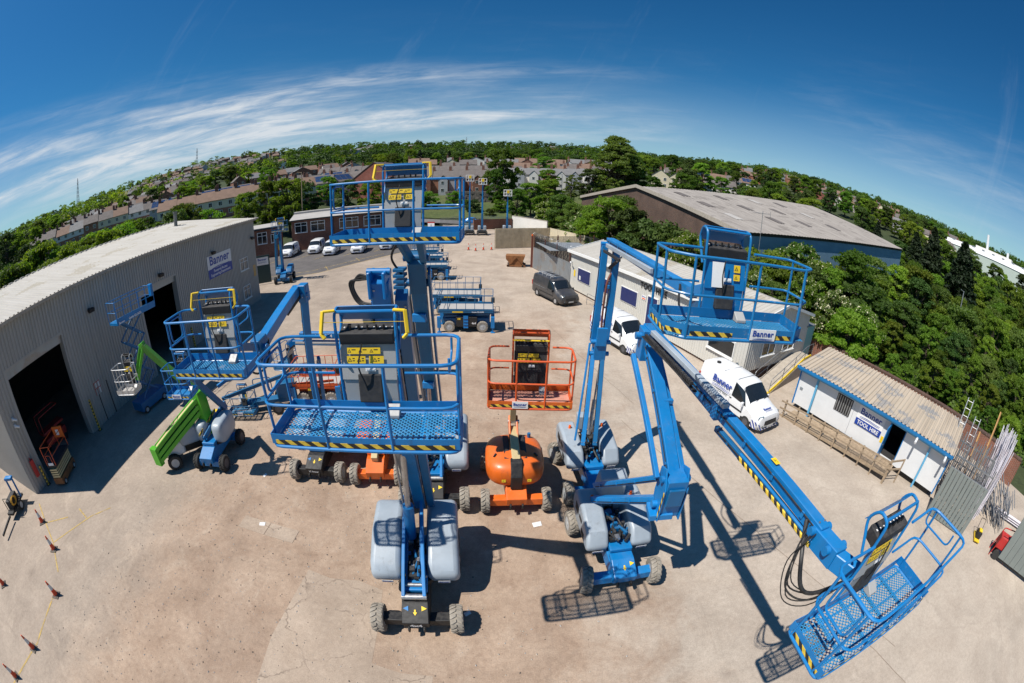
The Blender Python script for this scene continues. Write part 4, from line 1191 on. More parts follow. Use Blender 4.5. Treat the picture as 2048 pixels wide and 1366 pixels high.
panel_fence('sheet_fence', 'beige profiled sheet fence at the far end of the yard', 'fence', [(-2.9, 62.2), (5.3, 65.2)], 3.0, 'fence_beige')
panel_fence('sheet_fence', 'sunlit cream sheet fence running away behind the mesh compound', 'fence', [(5.35, 65.3), (10.5, 56.2)], 3.0, 'render_cream')
panel_fence('compound_fence', 'grey sheet fence joining the tool hire building', 'fence', [(2.2, 49.4), (5.5, 40.5)], 2.45, 'galv_sheet', 2.4, 'galv', pitch=.3)
pt = thing('gate_post', 'dark red steel post at the compound corner', 'post', (2.05, 49.6, 0))
b = MB(); b.bx(-.13, .13, -.13, .13, 0, 3.8); b.build('shaft', 'post_brown', pt, 0); b = MB(); b.cyl((0, 0, 3.8), (0, 0, 4.0), .1, 10); b.build('beacon', 'lamp_orange', pt)
mf = thing('mesh_compound', 'black mesh security fence with razor wire around compound', 'fence', (2.2, 49.4, 0))
for (a, c) in (((.1, -.05), (3.5, -9.2)), ((.1, .2), (7.6, 2.8)), ((7.6, 2.8), (8.8, -6.0))):
    a, c = Vector((*a, 0)), Vector((*c, 0)); L_ = (c - a).length; d = (c - a) / L_; nx = int(L_ / .16)
    z0, z1 = (2.5, 3.75) if a.y < 0 else (.1, 3.75)
    b = MB()
    for i in range(nx + 1):
        p = a + d * (L_ * i / nx); b.beam(p + Vector((0, 0, z0)), p + Vector((0, 0, z1)), .045, .02)
    for k in range(int((z1 - z0) / .14)):
        zz_ = z0 + .07 + k * .14; b.beam(a + Vector((0, 0, zz_)), c + Vector((0, 0, zz_)), .02, .045)
    tag(b.build('mesh_panel', 'mesh_black', mf, 0), kind='stuff')
    for i in range(int(L_ / 3) + 1):
        p = a + d * min(L_, i * 3.0); b = MB(); b.beam(p, p + Vector((0, 0, 3.9)), .1, .1); b.build('post', 'post_brown', mf, 0)
b = MB()
p0, p1 = Vector((.1, -.05, 3.95)), Vector((3.5, -9.2, 3.95)); d = (p1 - p0); nn = Vector((d.y, -d.x, 0)).normalized(); pts = []
for i in range(400):
    u = i / 399; a = u * 22 * 2 * pi
    pts.append(p0 + d * u + nn * (.28 * cos(a)) + Vector((0, 0, .28 * sin(a))))
b.tube(pts, .012, 3); b.build('razor_wire', 'galv', mf, 0)
b = MB(); b.bx(-.4, .4, -.3, .3, 0, .03, frame_mx((1.35, -3.55, 1.95), (.357, -.934, 0), (0, 0, 1))); o = b.build('sign', 'logo_white', mf, 0)
b = MB(); put_text(b, 'Banner', frame_mx((1.35, -3.55, 2.05), (.357, -.934, 0), (0, 0, 1)), w=.6, offset=.02, dz=.034); b.build('lettering', 'cowl_dark', o, 0); b = MB(); put_text(b, 'Tool Hire', frame_mx((1.35, -3.55, 1.82), (.357, -.934, 0), (0, 0, 1)), w=.5, dz=.034); b.build('lettering', 'cowl_dark', o, 0)
b = MB(); b.bx(0, 7.4, 0, 8, 3.2, 3.25); ro = b.build('canopy', 'cowl_dark', mf, 0); ro.location = (1.4, -6.5, 0); ro.rotation_euler = (0, 0, R(12)); ro.scale = (.7, .7, 1)
tag(strip([(6.2, 79.6), (0.2, 88.6)], .25).build('x', 'render_white', None, 0)); bpy.data.objects.remove(bpy.data.objects['x'])
ww = thing('white_wall', 'white rendered wall under the trees by the entrance', 'wall', (-.6, 89.0, 0))
b = MB(); b.beam((0, 0, 1.3), (6.6, -9.2, 1.3), .25, 2.6); b.build('render', 'render_white', ww, 0); b = MB(); b.beam((0, 0, 2.64), (6.6, -9.2, 2.64), .32, .08); b.build('coping', 'conc_block', ww, 0)
lw = thing('low_brick_wall', 'low red brick wall behind the mast lifts', 'wall', (-8.3, 84.5, 0))
b = MB(); b.beam((0, 0, 1.0), (7.6, 4.2, 1.0), .3, 2.0); b.build('brickwork', 'brick_red', lw, 0); b = MB(); b.beam((0, 0, 2.04), (7.6, 4.2, 2.04), .36, .08); b.build('coping', 'brick_dark', lw, 0)
def palisade(label, a, c, h=2.2, m='gate_grey', z=0, name='palisade_fence'):
    a, c = Vector((*a, z)), Vector((*c, z)); t = thing(name, label, 'fence', tuple(a)); L_ = (c - a).length; d = (c - a) / L_
    n = int(L_ / .3)
    proto_ = None
    for i in range(n):
        p = d * (i * .3)
        if proto_ is None:
            b = MB(); b.bx(-.035, .035, -.015, .015, .05, h); b.add([(-.035, 0, h), (.035, 0, h), (0, 0, h + .1)], [(0, 1, 2)]); proto_ = b.build('pale', m, t, 0); q = proto_
        else:
            q = proto_.copy(); COL.objects.link(q); q.parent = t
        q.location = p; q.rotation_euler = (0, 0, math.atan2(d.y, d.x))
    for zz_ in (.4, h - .35):
        b = MB(); b.beam(Vector((0, 0, zz_)), d * L_ + Vector((0, 0, zz_)), .04, .06); b.build('rail', m, t, 0)
palisade('grey palisade fence along the road behind the mast lifts', (-9.0, 91.2), (5.5, 91.8), 2.3)
palisade('short palisade gate standing open at the drive', (-15.6, 88), (-11.6, 91.5), 2.2, name='palisade_gate')
tg = thing('mesh_gate', 'teal mesh gate panel left of the mast lifts', 'gate', (-9.6, 76.2, 0), R(68))
b = MB()
for k in range(20):
    b.cyl((k * .18, 0, .1), (k * .18, 0, 2.2), .018, 4)
for zz_ in (.1, .8, 1.5, 2.2):
    b.cyl((0, 0, zz_), (3.5, 0, zz_), .022, 4)
b.build('mesh', mat('teal', (0.03, 0.20, 0.24), .5), tg, 0); b = MB(); b.cyl((0, 0, 0), (0, 0, 2.4), .05, 8); b.build('post', 'teal', tg); b = MB(); b.cyl((3.5, 0, 0), (3.5, 0, 2.4), .05, 8); b.build('post', 'red', tg)
sn = thing('gate_sign', 'small white arrow sign on brown posts beside the drive', 'sign', (-13.2, 66.2, 0), R(-8))
b = MB(); b.bx(-.55, .55, -.03, .03, 2.3, 3.4); o = b.build('board', 'logo_white', sn, 0)
b = MB(); b.bx(-.05, .05, -.04, -.034, 2.75, 3.2); b.add([(-.16, -.036, 2.78), (.16, -.036, 2.78), (0, -.036, 2.5)], [(0, 1, 2)]); b.build('arrow', 'black', o, 0)
b = MB(); b.bx(-.6, .6, -.035, .035, 3.4, 3.6); b.build('header', 'red', o, 0)
for x in (-.4, .4):
    b = MB(); b.cyl((x, .06, 0), (x, .06, 3.5), .05, 8); b.build('post', 'post_brown', sn)
nb = thing('notice_board', 'dark green notice board at the workshop corner', 'sign', (-28.6, 41.4, 0), R(30))
b = MB(); b.bx(-.9, .9, -.06, .06, .2, 3.4); b.build('panel', mat('board_green', (0.02, 0.05, 0.05), .6), nb, 0)
b = MB(); b.bx(-.75, .75, -.075, -.065, 2.3, 3.2); o = b.build('poster', 'logo_white', nb, 0)
b = MB(); put_text(b, 'Banner', frame_mx((0, -.078, 2.95), (1, 0, 0), (0, 0, 1)), w=1.1, offset=.02); b.build('lettering', 'logo_blue', o, 0); b = MB(); put_text(b, 'RECEPTION', frame_mx((0, -.078, 2.6), (1, 0, 0), (0, 0, 1)), w=1.0); b.build('lettering', 'logo_blue', o, 0)

# ---- scaffold store on the right
gp = thing('sheet_gate', 'grey slatted steel gate panel standing beside the cabin', 'gate', (18.87, 6.76, 0), math.atan2(-2.45, 1.25))
GL, GH = 2.75, 2.6
for k in range(11):
    w_ = GL / 11
    b = MB(); b.prism([(k * w_ + .01, 0), (k * w_ + .03, -.035), ((k + 1) * w_ - .03, -.035), ((k + 1) * w_ - .01, 0)], 'z', .06, GH); b.build('slat', 'gate_grey', gp, 0)
b = MB(); b.bx(0, GL, .0, .05, GH - .06, GH + .02); b.bx(0, GL, .002, .05, .04, .12); b.bx(0, .06, .002, .06, 0, GH - .06); b.bx(GL - .06, GL, .002, .06, 0, GH - .06); b.build('frame', 'galv', gp, 0)
gp2 = thing('steel_hoarding', 'dark grey steel sheet hoarding at the right edge of the yard', 'hoarding', (21.65, 1.65, 0), math.atan2(-2.5, 1.3))
for k in range(8):
    b = MB(); b.bx(k * .5 + .01, k * .5 + .49, -.02, .02, .25, 2.7); b.build('sheet', 'gate_grey', gp2, 0)
for z in (.1, 2.55):
    b = MB(); b.bx(0, 4.0, .03, .1, z, z + .15); b.build('frame_rail', 'black', gp2, 0)
rnd = random.Random(11)
def scaf(label, grp, base, top, r, m, name='scaffold_tube'):
    a, c = Vector(base), Vector(top)
    t = MB(); t.cyl((0, 0, 0), c - a, r, 7); o = t.build(name, m, None, 40); o.location = a
    tag(o, label, 'tube', grp)
for i in range(60):
    bx_, by_ = 22.3 + rnd.uniform(0, 1.1), 5.2 + rnd.uniform(-.5, .5)
    scaf('bright scaffold tube leaning in the white bundle by the wall', 'bright scaffold tubes leaning in a bundle', (bx_, by_, 0.0), (bx_ + rnd.uniform(1.7, 2.6), by_ + rnd.uniform(.1, .9), rnd.uniform(3.2, 4.3)), .027, 'tube_bright')
rk = thing('scaffold_rack', 'steel rack holding dull scaffold frames behind the grey gate', 'rack', (20.2, 7.2, 0), math.atan2(-2.45, 1.25))
for x in (0, 1.4, 2.8):
    for y in (.1, 2.2):
        b = MB(); b.bx(x, x + .07, y, y + .07, 0, 3.0); b.build('upright', 'galv', rk, 0)
for zz_ in (.5, 1.5, 2.6):
    b = MB(); b.bx(0, 2.87, .1, .16, zz_, zz_ + .07); b.bx(0, 2.87, 2.2, 2.26, zz_, zz_ + .07); b.build('beam', 'galv', rk, 0)
LF = inv_of(rk).inverted()
for i in range(48):
    x = .05 + (i % 16) * .175 + rnd.uniform(-.03, .03); y = .35 + (i // 16) * .62
    a = LF @ Vector((x, y, .05)); c = LF @ Vector((x + rnd.uniform(-.1, .1), y + rnd.uniform(.2, .5), rnd.uniform(2.9, 3.5)))
    scaf('dull galvanised scaffold upright standing in the rack behind grey gate', 'dull scaffold uprights in the rack', tuple(a), tuple(c), .028, 'galv', 'scaffold_upright')
b = None
for i, (dx, dy, tz) in enumerate(((0, 0, 3.2), (.5, -.8, 3.0))):
    ld_ = thing('ladder', ['long aluminium ladder leaning behind the scaffold rack', 'shorter aluminium ladder leaning beside the planks'][i], 'ladder', (22.0 + dx, 8.3 + dy, 0), R(-60))
    top_ = 4.6 - i * .7
    for s_ in (-.2, .2):
        b = MB(); b.beam((s_, 0, 0), (s_, .9, top_), .05, .09); b.build('stile', 'alu', ld_, 0)
    for k in range(12 - i * 2):
        f = (k + .6) / (12 - i * 2); b = MB(); b.cyl((-.2, .9 * f, top_ * f), (.2, .9 * f, top_ * f), .018, 6); b.build('rung', 'alu', ld_)
for i, (bx_, by_, L_) in enumerate(((21.9, 6.0, 4.9), (21.6, 6.6, 3.6))):
    pl = MB(); pl.beam((0, 0, 0), (1.5 - .5 * i, .6, L_), .24, .05, up=(0, 1, 0)); o = pl.build('scaffold_plank', 'timber_orange', None, 0); o.location = (bx_, by_, 0)
    tag(o, ['long orange timber plank leaning against the scaffold', 'shorter orange timber plank behind the long one'][i], 'plank')
for i in range(70):
    x0 = 23.2 + rnd.uniform(0, 1.6); y0 = 3.0 + rnd.uniform(-.3, 1.8); z = .1 + rnd.uniform(0, 1.5)
    scaf('short dull scaffold ledger in the heap by the dark panel', 'heap of short scaffold ledgers', (x0, y0, z), (x0 + rnd.uniform(.6, 1.3), y0 + rnd.uniform(.4, 1.1), z + rnd.uniform(.1, .5)), .028, 'galv', 'scaffold_ledger')
for i in range(9):
    z = .15 + (i % 3) * .12
    scaf('bright scaffold tube lying flat behind the heap of ledgers', 'bright scaffold tubes lying flat', (25.2, 4.3 - (i // 3) * .2, z), (27.6, 0.2 - (i // 3) * .2, z), .03, 'tube_bright')
pk = thing('plate_compactor', 'small yellow and black plate compactor on the concrete', 'machine', (21.3, 3.62, 0), R(35))
b = MB(); b.prism([(-.35, .05), (-.45, .15), (.45, .15), (.35, .05)], 'y', -.2, .2); b.build('base_plate', 'yellow', pk, 0)
b = MB(); b.bx(-.22, .22, -.17, .17, .18, .5); b.build('engine', 'black', pk, 0, .03)
b = MB(); b.tube([(.2, -.18, .3), (.55, -.18, .85), (.55, .18, .85), (.2, .18, .3)], .018, 6, fil=.08); b.build('handle', 'black', pk)
b = MB(); b.bx(-.15, .1, -.12, .12, .502, .6); b.build('fuel_tank', 'yellow', pk, 0, .03)
rd = thing('red_mixer', 'dark red site machine behind the grey sheet panel', 'machine', (22.0, 1.9, 0), R(-62))
b = MB(); b.bx(-.5, .6, -.3, .3, .5, 1.15); b.build('body', 'red', rd, 0, .05)
b = MB(); b.tube([(-.6, -.3, 0), (-.4, -.3, 1.3), (.5, -.3, 1.45), (.7, -.3, 0)], .03, 6, fil=.1); b.tube([(-.6, .3, 0), (-.4, .3, 1.3), (.5, .3, 1.45), (.7, .3, 0)], .03, 6, fil=.1); b.build('frame', 'red', rd)
for y in (-.38, .38):
    b = MB(); b.cyl((-.2, y - .06, .25), (-.2, y + .06, .25), .25, 14); b.build('wheel', 'rubber_dark', rd)
# ------------------------------------------------------------------ lifts: shared pieces
_CACHE = {}
def tyre_mesh(r, w, lug=True, m='rubber'):
    k = ('tyre', r, w, lug, m)
    if k in _CACHE:
        return _CACHE[k]
    b = MB()
    n = 28
    prof = [(-w / 2, r * .56), (-w / 2, r * .86), (-w * .40, r * .925), (w * .40, r * .925), (w / 2, r * .86), (w / 2, r * .56)]
    for i in range(n):
        a = 2 * pi * i / n
        for x, q in prof:
            b.v.append((x, q * cos(a), q * sin(a)))
    L = len(prof)
    for i in range(n):
        for j in range(L - 1):
            a, c = i * L + j, ((i + 1) % n) * L + j
            b.f.append((a, a + 1, c + 1, c)); b.mi.append(0)
    if lug:
        k_ = 17
        for i in range(k_):
            for s_ in (-1, 1):
                a0 = 2 * pi * (i + (.5 if s_ > 0 else 0)) / k_
                pts = []
                for u, da, rr in ((.02, 0.0, 1.0), (.30, .13, 1.0), (.50, .22, .93)):
                    for dw in (-.085, .085):
                        t = a0 + da + dw
                        pts.append((s_ * u * w, r * rr * cos(t), r * rr * sin(t)))
                        pts.append((s_ * u * w, r * .86 * cos(t), r * .86 * sin(t)))
                # 4 points per station: (a_out,a_in,b_out,b_in)
                fs = []
                for q in (0, 4):
                    fs += [(q, q + 4, q + 6, q + 2), (q, q + 1, q + 5, q + 4), (q + 2, q + 6, q + 7, q + 3)]
                fs += [(0, 2, 3, 1), (8, 9, 11, 10)]
                b.add(pts, fs)
    me = b.mesh('tyre', m)
    _CACHE[k] = me
    return me
def rim_mesh(r, w, m):
    k = ('rim', r, w, m)
    if k in _CACHE:
        return _CACHE[k]
    b = MB()
    for s_ in (-1, 1):
        b.cyl((s_ * w * .20, 0, 0), (s_ * w * .46, 0, 0), r * .50, 20, r * .58)
        b.cyl((s_ * w * .44, 0, 0), (s_ * w * .5, 0, 0), r * .22, 12, r * .18)
        for i in range(8):
            a = 2 * pi * i / 8
            b.cyl((s_ * w * .46, r * .33 * cos(a), r * .33 * sin(a)), (s_ * w * .49, r * .33 * cos(a), r * .33 * sin(a)), r * .035, 6)
    b.cyl((-w * .2, 0, 0), (w * .2, 0, 0), r * .57, 18)
    me = b.mesh('rim', m); _CACHE[k] = me
    return me
def wheel(root, x, y, r, w, rim='rim_grey', steer=0.0, lug=True, tm='rubber', ax='x'):
    o = link('wheel', tyre_mesh(r, w, lug, tm), root, 30)
    o.location = (x, y, r); o.rotation_euler = (0, 0, steer + (0 if ax == 'x' else pi / 2))
    q = link('rim', rim_mesh(r, w, rim), o, 30)
    return o
def expanded(w, d, px_=.07, py_=.034, st=.0125):
    k = ('exp', w, d, px_)
    if k in _CACHE:
        return _CACHE[k]
    b = MB(); ny = int(d / py_); nx = int(w / px_ * 2)
    for j in range(ny):
        y = -d / 2 + py_ * (j + .5); s_ = 1 if j % 2 else -1
        P = [(-w / 2 + px_ / 2 * i, y + (py_ * .5 if (i % 2) else -py_ * .5) * s_) for i in range(nx + 1)]
        for (x0, y0), (x1, y1) in zip(P, P[1:]):
            dx, dy = x1 - x0, y1 - y0; L = math.hypot(dx, dy); ox, oy = -dy / L * st / 2, dx / L * st / 2
            b.add([(x0 - ox, y0 - oy, 0), (x1 - ox, y1 - oy, 0), (x1 + ox, y1 + oy, 0), (x0 + ox, y0 + oy, 0), (x0 - ox, y0 - oy, -.008), (x1 - ox, y1 - oy, -.008), (x1 + ox, y1 + oy, -.008), (x0 + ox, y0 + oy, -.008)], [(0, 1, 2, 3), (0, 4, 5, 1), (3, 2, 6, 7)])
    me = b.mesh('floor', 'floor_mesh_blue'); _CACHE[k] = me
    return me
def sticker(parent, X, w, h, tri=2, lines=2):
    b = MB()
    b.m(0); b.bx(-w / 2, w / 2, -h / 2, h / 2, 0, .002, X)
    b.m(1)
    s_ = h * .62
    for i in range(tri):
        cx = -w / 2 + (i + .5) * w / max(tri, 1) - w * .1
        for (a, c, z) in ((s_ / 2, s_ * .5, .003),):
            b.add([(cx - a, -c * .8, z), (cx + a, -c * .8, z), (cx, c, z)], [(0, 1, 2)], X)
        b.m(0); b.add([(cx - s_ * .27, -s_ * .29, .0035), (cx + s_ * .27, -s_ * .29, .0035), (cx, s_ * .25, .0035)], [(0, 1, 2)], X); b.m(1)
        b.bx(cx - s_ * .03, cx + s_ * .03, -s_ * .24, s_ * .06, .0036, .004, X)
        for j in range(lines):
            b.bx(cx + s_ * .62, cx + s_ * .62 + w * .12, h * (.18 - .3 * j) - .006, h * (.18 - .3 * j) + .006, .003, .0036, X)
    return b.build('warning_sticker', ['yellow', 'black'], parent, 0)
def platform(root, loc, yaw, w=2.44, d=.86, railm='blue', floorm=None, toe='blue', guard=True, panel='panel_grey', logo=None, cham=0.0, hood='blue', tilt=0.0, rail_h=1.1, solid=None, cw=.41, hazard=True, stickers=True, gate=True, yellow_bar=False, rr=.022):
    inv = inv_of(root)
    e = bpy.data.objects.new('platform', None); COL.objects.link(e); e.parent = root; e.empty_display_size = .2
    Mx = inv @ Matrix.Translation(loc) @ Matrix.Rotation(yaw, 4, 'Z') @ Matrix.Rotation(tilt, 4, 'X')
    e.matrix_basis = Mx
    hw, hd = w / 2, d / 2
    if cham:
        lo_ = [(-hw, hd), (-hw, -hd + cham * .75), (-hw + cham, -hd), (hw - cham, -hd), (hw, -hd + cham * .75), (hw, hd)]
    else:
        lo_ = [(-hw, hd), (-hw, -hd), (hw, -hd), (hw, hd)]
    fil = .12 if not cham else .05
    b = MB(); b.tube([(x, y, -.035) for x, y in lo_], .028, 8, True, fil)
    for k in range(1, 5):
        x = -hw + w * k / 5; b.bx(x - .02, x + .02, -hd, hd, -.05, -.012)
    for y in (-.33 * d, 0, .33 * d):
        b.bx(-hw, hw, y - .018, y + .018, -.045, -.014)
    b.build('floor_frame', railm, e)
    if solid:
        b = MB(); b.bx(-hw + .02, hw - .02, -hd + .02, hd - .02, -.012, .0); b.build('floor', solid, e, 0)
    else:
        o = link('floor', expanded(round(w - .06, 2), round(d - .06, 2)), e, 0); o['kind'] = 'stuff'
    b = MB()
    for (a, c) in zip(lo_, lo_[1:] + lo_[:1]):
        b.beam((*a, .075), (*c, .075), .008, .15)
    b.build('toe_board', toe, e, 0)
    if hazard:
        segs = [(lo_[1], lo_[2])] if not cham else [(lo_[1], lo_[2]), (lo_[2], (lo_[2][0] * .1 + lo_[3][0] * .0 - .05, lo_[2][1])), ((lo_[3][0] - .75, lo_[3][1]), lo_[3])]
        for a, c in segs:
            a, c = Vector((*a, .035)), Vector((*c, .035)); dd = (c - a).normalized(); nn = Vector((dd.y, -dd.x, 0)) * .008
            b = MB(); b.beam(a + dd * .06 + nn, c - dd * .06 + nn, .004, .065); b.build('hazard_strip', 'hazard', e, 0)
        b = MB(); b.beam((-hw - .008, -hd + .08, .035), (-hw - .008, hd - .08, .035), .004, .065); b.build('hazard_strip', 'hazard', e, 0)
    z1 = rail_h; zm = rail_h * .52
    lp = [(-cw - .08, hd)] + lo_ + [(cw + .08, hd)]
    b = MB(); b.tube([(x, y, z1) for x, y in lp], rr, 8, False, fil + .05); b.build('top_rail', railm, e)
    b = MB(); b.tube([(x, y, zm) for x, y in lp], rr * .88, 8, False, fil + .05); b.build('mid_rail', railm, e)
    xs = [(-hw, 0.0), (hw, 0.0)]
    fx = [-w * .17, w * .17] if not cham else [-hw + cham, -hw + cham + (w - 2 * cham) * .55, hw - cham]
    posts = [(x, -hd) for x in fx] + [(-hw, -hd + .14 + cham * .75), (hw, -hd + .14 + cham * .75), (-hw, hd - .1), (hw, hd - .1)]
    for (x, y) in posts:
        b = MB(); b.tube([(x, y, -.03), (x, y, z1)], rr * .95, 8); b.build('post', railm, e)
    if gate:
        b = MB(); b.tube([(-hw + .03, -hd + .2, .62), (-hw + .03, -hd + .2, 1.05), (-hw + .03, hd - .18, 1.05), (-hw + .03, hd - .18, .62)], .018, 6, True, .1); b.build('gate_loop', railm, e)
        b = MB(); b.tube([(hw - .1, hd - .02, z1 - .03), (hw - .1, hd - .02, z1 - .22), (hw - .1, -hd + .25, z1 - .22), (hw - .1, -hd + .25, z1 - .03)], .016, 6, False, .1); b.build('hand_loop', railm, e)
    # console on the mounting side
    yb = hd + .02
    for s_ in (-1, 1):
        b = MB(); b.tube([(s_ * cw, yb, .0), (s_ * cw, yb + .02, z1 + .28), (s_ * cw, yb + .20, z1 + .34), (s_ * cw, yb + .34, z1 + .15), (s_ * cw, yb + .12, z1 - .25)], rr, 8, False, .12); b.build('console_hoop', railm, e)
    b = MB(); b.beam((-cw, yb + .27, z1 + .22), (cw, yb + .27, z1 + .22), .012, .30, up=(0, -.6, .8)); b.tube([(-cw, yb + .06, z1 + .3), (cw, yb + .06, z1 + .3)], .024, 8); b.build('console_hood', hood, e)
    b = MB(); b.prism([(yb + .0, z1 + .02), (yb + .25, z1 + .08), (yb + .25, z1 - .10), (yb + .02, z1 - .14)], 'x', -cw + .04, cw - .04); cb_ = b.build('control_box', 'black_soft', e, 0, .012)
    if 'joy' not in _CACHE:
        b = MB(); b.cyl((0, 0, 0), (0, -.01, .07), .016, 7); _CACHE['joy'] = b.mesh('joystick', 'black')
        b = MB(); b.bx(0, .02, 0, .03, 0, .008); _CACHE['swi'] = b.mesh('switch', 'logo_white')
    for x in (-.22, -.1, .02, .14, .24):
        o = link('joystick', _CACHE['joy'], cb_, 35); o.location = (x, yb + .09, z1 + .04)
    for x in np.linspace(-cw + .08, cw - .08, 9):
        o = link('switch', _CACHE['swi'], cb_, 0); o.location = (x, yb + .13, z1 + .052)
    b = MB(); b.add([(-cw + .03, yb - .03, z1 - .62), (cw - .03, yb - .03, z1 - .62), (cw - .03, yb + .06, z1 - .14), (-cw + .03, yb + .06, z1 - .14), (-cw + .03, yb + .0, z1 - .62), (cw - .03, yb + .0, z1 - .62), (cw - .03, yb + .09, z1 - .14), (-cw + .03, yb + .09, z1 - .14)], [(0, 1, 2, 3), (7, 6, 5, 4), (0, 4, 5, 1), (2, 6, 7, 3), (1, 5, 6, 2), (0, 3, 7, 4)])
    pn = b.build('console_panel', panel, e, 0)
    X = frame_mx((0, yb + .012, z1 - .30), (1, 0, 0), (0, .184, 1))
    if stickers:
        sticker(pn, X @ Matrix.Translation((-.05, .075, .006)), .46, .085, 3, 1)
        sticker(pn, X @ Matrix.Translation((-.16, -.045, .006)), .26, .1, 2, 2)
        sticker(pn, X @ Matrix.Translation((.12, -.045, .006)), .20, .1, 1, 2)
    else:
        b = MB(); b.bx(-.26, -.04, -.3, .1, .006, .009, X); b.build('notice', 'logo_white', pn, 0)
        sticker(pn, X @ Matrix.Translation((.2, .02, .006)), .12, .12, 1, 0); sticker(pn, X @ Matrix.Translation((.2, -.12, .006)), .12, .1, 1, 0)
    b = MB(); put_text(b, 'Banner', X @ Matrix.Translation((.03, -.17, .008)), w=.12, offset=.02); b.bx(-.07 + .03, .07 + .03, -.2, -.14, .004, .006, X); b.build('label', ['logo_white'], pn, 0)
    b = MB(); b.prism([(yb - .10, .16), (yb - .03, .56), (yb + .05, .56), (yb + .03, .16)], 'x', -.16, .18); b.build('document_box', 'black_soft', e, 0, .02)
    b = MB(); b.prism([(hd - .22, .0), (hd - .22, .05), (hd - .06, .15), (hd - .06, 0)], 'x', .22, .40); b.build('foot_switch', 'panel_grey', e, 0, .01)
    b = MB(); b.bx(-cw + .04, cw - .04, hd + .005, hd + .04, -.04, .50); b.build('mount_plate', panel if stickers else toe, e, 0)
    b = MB(); b.tube([(-.05, hd - .02, z1 - .1), (-.12, hd - .1, .7), (-.05, hd - .06, .45), (-.02, hd - .02, .2)], .012, 5, fil=.1); b.build('cable', 'black', e)
    if guard:
        for s_ in (-1, 1):
            b = MB()
            b.beam((s_ * (cw - .02), yb + .02, z1 + .33), (s_ * (cw + .14), yb - .02, z1 + .33), .05, .03); b.beam((s_ * (cw + .14), yb - .02, z1 + .34), (s_ * (cw + .17), yb - .10, z1 + .06), .05, .035); b.beam((s_ * (cw + .17), yb - .10, z1 + .06), (s_ * (cw + .11), yb - .12, z1 + .0), .05, .035)
            b.build('guard_bracket', 'yellow', e, 0, .008)
        b = MB(); b.tube([(-cw - .15, yb - .06, z1 + .2), (cw + .15, yb - .06, z1 + .2)], .004, 4); b.build('trip_wire', 'yellow', e, 0)
    if yellow_bar:
        b = MB(); b.tube([(-cw, yb, z1 + .14), (cw, yb, z1 + .14)], .02, 8); b.build('guard_bar', 'yellow', e)
    if logo:
        lw, lx, ly = logo
        X = frame_mx((lx, ly if ly is not None else -hd - .03, .075), (1, 0, 0), (0, 0, 1))
        b = MB(); b.bx(-lw / 2, lw / 2, -.085, .085, -.005, .006, X); lo2 = b.build('sign', 'logo_white', e, 0)
        banner_logo(lo2, X @ Matrix.Translation((0, .02, .006)), lw * .84, 'lettering', .003)
    return e
def seg(root, name, a, c, w, h, m, w2=None, h2=None, bev=.012, up=(0, 0, 1)):
    b = MB(); b.beam(a, c, w, h, w2, h2, up)
    o = b.build(name, m, root, 0, bev, 1, inv_of(root))
    a, c = Vector(a), Vector(c); L = (c - a).length
    if L > 2.0 and any(k in name for k in ('boom', 'mast_bar', 'riser', 'link')) and 'plate' not in name:
        d = (c - a) / L; u = Vector((0, 0, 1)) if abs(d.z) < .95 else Vector((0, -1, 0)); x = d.cross(u).normalized(); u = x.cross(d)
        if u.y > .3:
            u = -u
        s_ = -1 if x.x > 0 else 1
        off = x * (s_ * (w / 2 + .018))
        b = MB(); b.tube([a + off + d * .15 + u * (h * .2), c + off - d * .15 + u * (h * .2)], .013, 5); b.build('hydraulic_pipe', 'black', o, 40, 0, 2, inv_of(root))
        n = max(2, int(L / .8))
        for i in range(n):
            p = a + d * (L * (i + .5) / n)
            b = MB(); b.beam(p + off + u * (h * .05) - d * .03, p + off + u * (h * .05) + d * .03, .02, h * .45, up=u); b.build('pipe_clamp', m, o, 0, 0, 2, inv_of(root))
        for t_ in (.12, L - .12):
            for e_ in (-1, 1):
                p = a + d * t_ + u * (h / 2 + .004) + x * (e_ * w * .3)
                b = MB(); b.cyl(p, p + u * .012, .018, 6); b.build('bolt', 'steel', o, 0, 0, 2, inv_of(root))
    return o
def clutter(root, x0, x1, y0, y1, z0, z1, n, seed):
    """engine bay odds and ends between the cowls"""
    rg = random.Random(seed)
    b = MB()
    for i in range(n):
        x, y, z = rg.uniform(x0, x1), rg.uniform(y0, y1), rg.uniform(z0, z0 + (z1 - z0) * .6); b.m(rg.choice((0, 0, 0, 1, 2, 3)))
        if rg.random() < .5:
            b.box((x, y, z), (rg.uniform(.05, .16), rg.uniform(.06, .2), rg.uniform(.05, .2)))
        else:
            q = Vector((rg.uniform(-.12, .12), rg.uniform(-.25, .25), rg.uniform(-.05, .12))); b.cyl(Vector((x, y, z)) - q, Vector((x, y, z)) + q, rg.uniform(.015, .05), 7)
    tag(b.build('machinery', ['black', 'blue_dark', 'steel', 'black_soft'], root, 30), kind='stuff')
def pins(root, pts, r, half, m='blue', dirx=(1, 0, 0)):
    dx = Vector(dirx)
    for p in pts:
        b = MB(); p = Vector(p); b.cyl(p - dx * half, p + dx * half, r, 14); b.build('pivot_pin', m, root, 35, 0, 2, inv_of(root))
